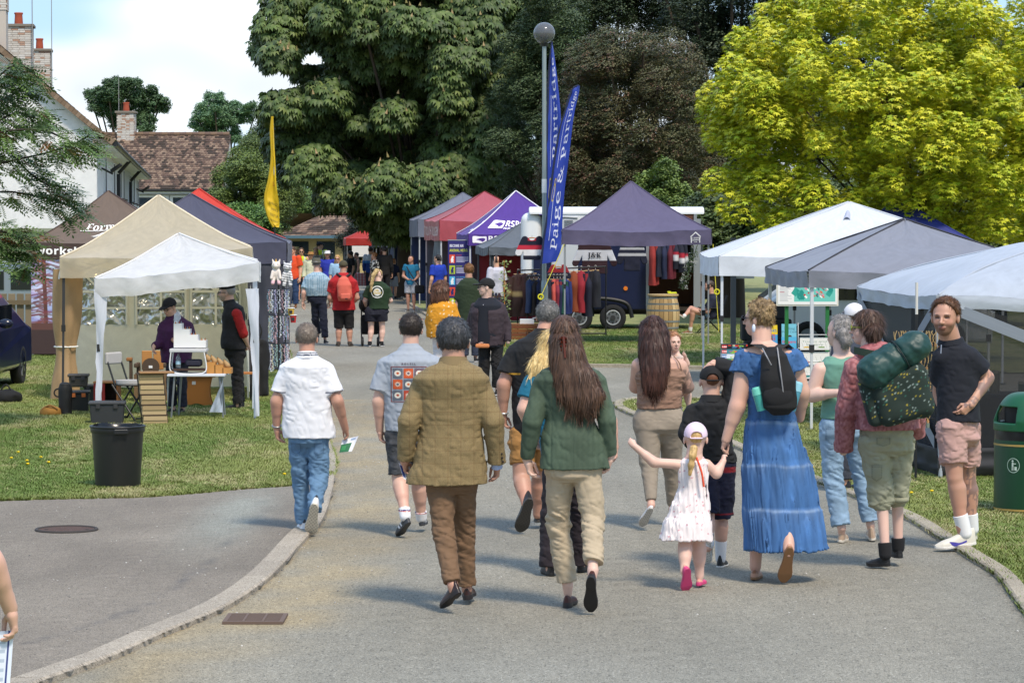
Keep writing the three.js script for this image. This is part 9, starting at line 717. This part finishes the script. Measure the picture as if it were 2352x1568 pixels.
{// string-tied bottle charms
  const p = G(2104,1105),o = thing('bottle_rack','black display stand hung with tiny corked bottles on raffia','display stand',p);const b = mat('#16171a',{roughness:.5}),k = ppmAt(1105);mesh('pole',cyl(.012,.012,1.84,0,0,0,8),b,o);mesh('pole_tip',cyl(.014,.014,.3,0,1.58,0,8),mat('#c9c6c0'),o);mesh('base',cyl(.17,.16,.02),b,o);const raf = mat('#b89a68',{roughness:.9}),cork = mat('#b58a5a'),glc = ['#9a8452','#7a2a2e','#8f9a90','#c0b48c'].map(h => new THREE.MeshPhysicalMaterial({color:h,roughness:.12,transmission:.4,thickness:0}));for (const y of [1.32,1.12,.92,.6]) for (let i = 0;i < 3;i++) {const a = i * 2.09 + y;mesh('arm',bar(V(0,y,0),V(Math.cos(a) * .2,y,Math.sin(a) * .2),.005,.005,5),b,o);}
  let n = 0;for (const [y,m] of [[1.3,15],[1.08,11],[.86,9],[.58,5]]) for (let i = 0;i < m;i++) {const x = lerp(-.22,.24,(i + .5) / m) + rr(-.01,.01),z = .1 + rr(-.05,.06),t = thing('corked_bottle','tiny corked glass bottle tied with raffia on the black stand','bottle',V(p.x + x,y,p.z + z),'raffia bottles on the black stand');mesh('raffia',merge([tube([V(0,0,0),V(rr(-.02,.02),.07,0),V(rr(-.01,.01),.13,0)],.004,8,4),tube([V(0,0,0),V(rr(-.03,.03),.06,.01),V(rr(-.03,.03),.12,.01)],.003,8,4)]),raf,t);mesh('cork',cyl(.012,.014,.025,0,-.02,0,8),cork,t);mesh('glass',cyl(.018,.017,.045,0,-.065,0,10),glc[n++ % 4],t);}
  const sg = thing('price_card','white price card clipped to the bottle stand','card',V(p.x + .03,.78,p.z + .13));mesh('card',box(.1,.1,.004),mat('#d6d8da'),sg);mesh('lettering',box(.06,.006,.002,0,.02,.004),mat('#555a60'),sg);
  const c = G(2097,1072),ab = thing('chalk_board','small dark chalk board leaning by the screen tent','sign',c);mesh('board',box(.13,.42,.02,0,.22,0).rotateX(-.12),mat('#1e2a3c'),ab);mesh('frame',box(.15,.02,.03,0,.44,-.05),mat('#a5a9ae'),ab);mesh('chalk_text',new THREE.PlaneGeometry(.1,.3).translate(0,.22,.014).rotateX(-.12),alphaMat(textTex(64,128,x => {x.fillStyle = '#cfd6dc';x.font = 'bold 26px sans-serif';x.fillText('ONE',4,60);x.fillRect(6,80,50,3);x.fillRect(6,92,40,3);})),ab);}
{// green litter bin
  const p = G(2362,1178),o = thing('litter_bin','green hooded litter bin at the right edge','litter bin',p),k = ppmAt(1178);const gr = mat('#083a22',{roughness:.4}),gr2 = mat('#0f6a3f',{roughness:.35}),R0 = .285;mesh('body',new THREE.LatheGeometry([[0,0],[R0 - .01,0],[R0,.02],[R0,.62],[R0 - .012,.63],[R0 - .012,.7]].map(q => new THREE.Vector2(...q)),44),gr,o);for (const y of [.045,.585]) mesh('gold_band',new THREE.CylinderGeometry(R0 + .003,R0 + .003,.016,44,1,true).translate(0,y,0),mat('#a5884a',{roughness:.4}),o);mesh('liner_edge',sheet(44,3,(u,v) => {const a = u * 6.283;return V(Math.cos(a) * (R0 - .004 + .004 * vn(u * 30,v * 3,1)),.6 + v * .11,Math.sin(a) * (R0 - .004 + .004 * vn(u * 30,v * 3,5)));}),mat('#0d0e10',{roughness:.3}),o);
  const hood = (x,y,z) => {const r = Math.hypot(x,z),top = 1.02 - .0 - .22 * Math.pow(r / R0,4);let d = Math.max(r - R0 - .006,.70 - y,y - top);d = Math.max(d,-Math.max(r - R0 + .035,.66 - y,y - (top - .05)));const ang = Math.atan2(x,z),slot = Math.max(Math.abs(((ang + .35 + 9.4248) % 1.5708) - .7854) * R0 - .16,Math.abs(y - .835) - .065,R0 - .1 - r);return smax(d * .8,-slot,.015);};solid('hood',hood,[V(-.32,.66,-.32),V(.32,1.06,.32)],.02,.011,'#0a4e2e',o,new THREE.MeshStandardMaterial({vertexColors:true,roughness:.38}));mesh('dark_inside',cyl(.2,.2,.3,0,.66,0,24),mat('#060606'),o);
  mesh('litter_symbol',sheet(10,10,(u,v) => {const a = -.62 + (u - .5) * .42;return V(Math.sin(a) * (R0 + .003),.42 + (v - .5) * .13,Math.cos(a) * (R0 + .003));}),alphaMat(textTex(128,128,x => {x.strokeStyle = '#9ab0a4';x.lineWidth = 6;x.beginPath();x.arc(64,64,58,0,7);x.stroke();x.fillStyle = '#b9c9bf';x.beginPath();x.arc(58,28,9,0,7);x.fill();x.fillRect(50,40,16,34);x.fillRect(50,70,7,36);x.fillRect(60,70,7,36);x.fillRect(64,46,26,7);x.fillRect(76,74,22,30);})),o);}
// ---------------------------------------------------------------- small goods in the middle
{const p = G(1205,782),o = thing('wooden_crate','brown wooden crate stencilled with a letter beside the rails','crate',p);for (let i = 0;i < 4;i++) mesh('plank',box(.56,.075,.02,0,.05 + i * .082,.17,.004),mat(i % 2 ? '#6a3a1e' :'#74441f',{roughness:.8}),o);for (const s of [-1,1]) mesh('end',box(.02,.34,.34,s * .28,.18,0),mat('#5f341a'),o);mesh('lid',box(.58,.02,.36,0,.35,0),mat('#7a4a26'),o);mesh('stencil',new THREE.PlaneGeometry(.16,.16).translate(.1,.17,.184),alphaMat(textTex(64,64,x => {x.fillStyle = '#241208';x.font = 'bold 34px serif';x.fillText('B',20,44);x.strokeStyle = '#241208';x.lineWidth = 3;x.beginPath();x.arc(32,32,26,0,7);x.stroke();})),o);const o2 = thing('paper_box','pale card box on top of the stencilled crate','box',V(p.x,.36,p.z));mesh('carton',box(.3,.1,.2,.05,.05,0),mat('#c9cdd2'),o2);mesh('flap',box(.12,.01,.2,.24,.1,0).rotateZ(.1),mat('#b5b9bf'),o2);}
{const p = G(1130,772),o = thing('sunglasses_display','tiered dark display of small goods under the slate gazebo','display',p);for (let i = 0;i < 5;i++) {mesh('tier',box(.62 - .02 * i,.03,.1,.05,.5 + i * .09,-.05 * i),mat('#4a2a18'),o);for (let k = 0;k < 8;k++) mesh('packet',box(.055,.075,.02,-.2 + k * .072,.555 + i * .09,-.05 * i + .02),mat(['#20223a','#3a2230','#c8c4bc','#26282c'][(k + i) % 4],{roughness:.4}),o);} mesh('cloth',box(.7,.48,.4,.05,.24,-.1,.02),cloth('#121418'),o);}
{const p = G(1160,800),o = thing('climbing_plant','tall trailing ivy garland on a cane beside the rails','plant',p);mesh('cane',bar(V(0,0,0),V(-.02,1.75,0),.012,.01,6),mat('#a8702c'),o);const im = new THREE.InstancedMesh(LG.maple,leafMat,240),M = new THREE.Matrix4(),q = new THREE.Quaternion(),E = new THREE.Euler(),cc = new THREE.Color();for (let i = 0;i < 240;i++) {const y = rr(.15,1.75),a = rr(0,6.28),r = rr(.02,.12);E.set(rr(-.5,1),a,rr(-.5,.5));const s = rr(.03,.05);M.compose(V(Math.cos(a) * r,y,Math.sin(a) * r),q.setFromEuler(E),V(s,s,s));im.setMatrixAt(i,M);cc.setRGB(...mixc(C('#5a7a34'),C('#a9b56a'),rnd()));im.setColorAt(i,cc);} im.name = 'leaves';im.userData = {kind:'stuff'};o.add(im);}
{const z = -66.2,o = thing('leaf_garland','white and green garland draped at the trailer opening','garland',V(W(1592,600,z).x,0,z));const im = new THREE.InstancedMesh(LG.spray,leafMat,150),M = new THREE.Matrix4(),q = new THREE.Quaternion(),E = new THREE.Euler(),cc = new THREE.Color();for (let i = 0;i < 150;i++) {const t = rnd(),y = 2.0 - t * 1.0;E.set(rr(0,6),rr(0,6),rr(0,6));const s = rr(.03,.06);M.compose(V(.1 - .35 * t + rr(-.1,.1),y + rr(-.08,.08),rr(-.06,.06)),q.setFromEuler(E),V(s,s,s));im.setMatrixAt(i,M);cc.setRGB(...(rnd() < .35 ? C('#c9c9c4') :C('#3f5530')));im.setColorAt(i,cc);} im.name = 'leaves';im.userData = {kind:'stuff'};o.add(im);mesh('cord',tube([V(.1,2.0,0),V(-.05,1.5,.02),V(-.25,1.0,0)],.01,14,5),mat('#3a4a2a'),o);}
{const p = G(845,674),o = thing('gingham_table','small table with a red gingham cloth by the far tents','table',p);const tx = canvasTex(128,128,x => {x.fillStyle = '#d8cfcc';x.fillRect(0,0,128,128);for (let i = 0;i < 8;i++) {x.fillStyle = 'rgba(176,40,40,.5)';x.fillRect(i * 16,0,8,128);x.fillRect(0,i * 16,128,8);}});mesh('cloth',box(.9,.45,.7,0,.52,0,.02),new THREE.MeshStandardMaterial({map:tx,roughness:.9}),o);for (const x of [-.38,.38]) mesh('leg',box(.04,.3,.04,x,.15,.25),mat('#777'),o);}
renderer.render(scene,camera);
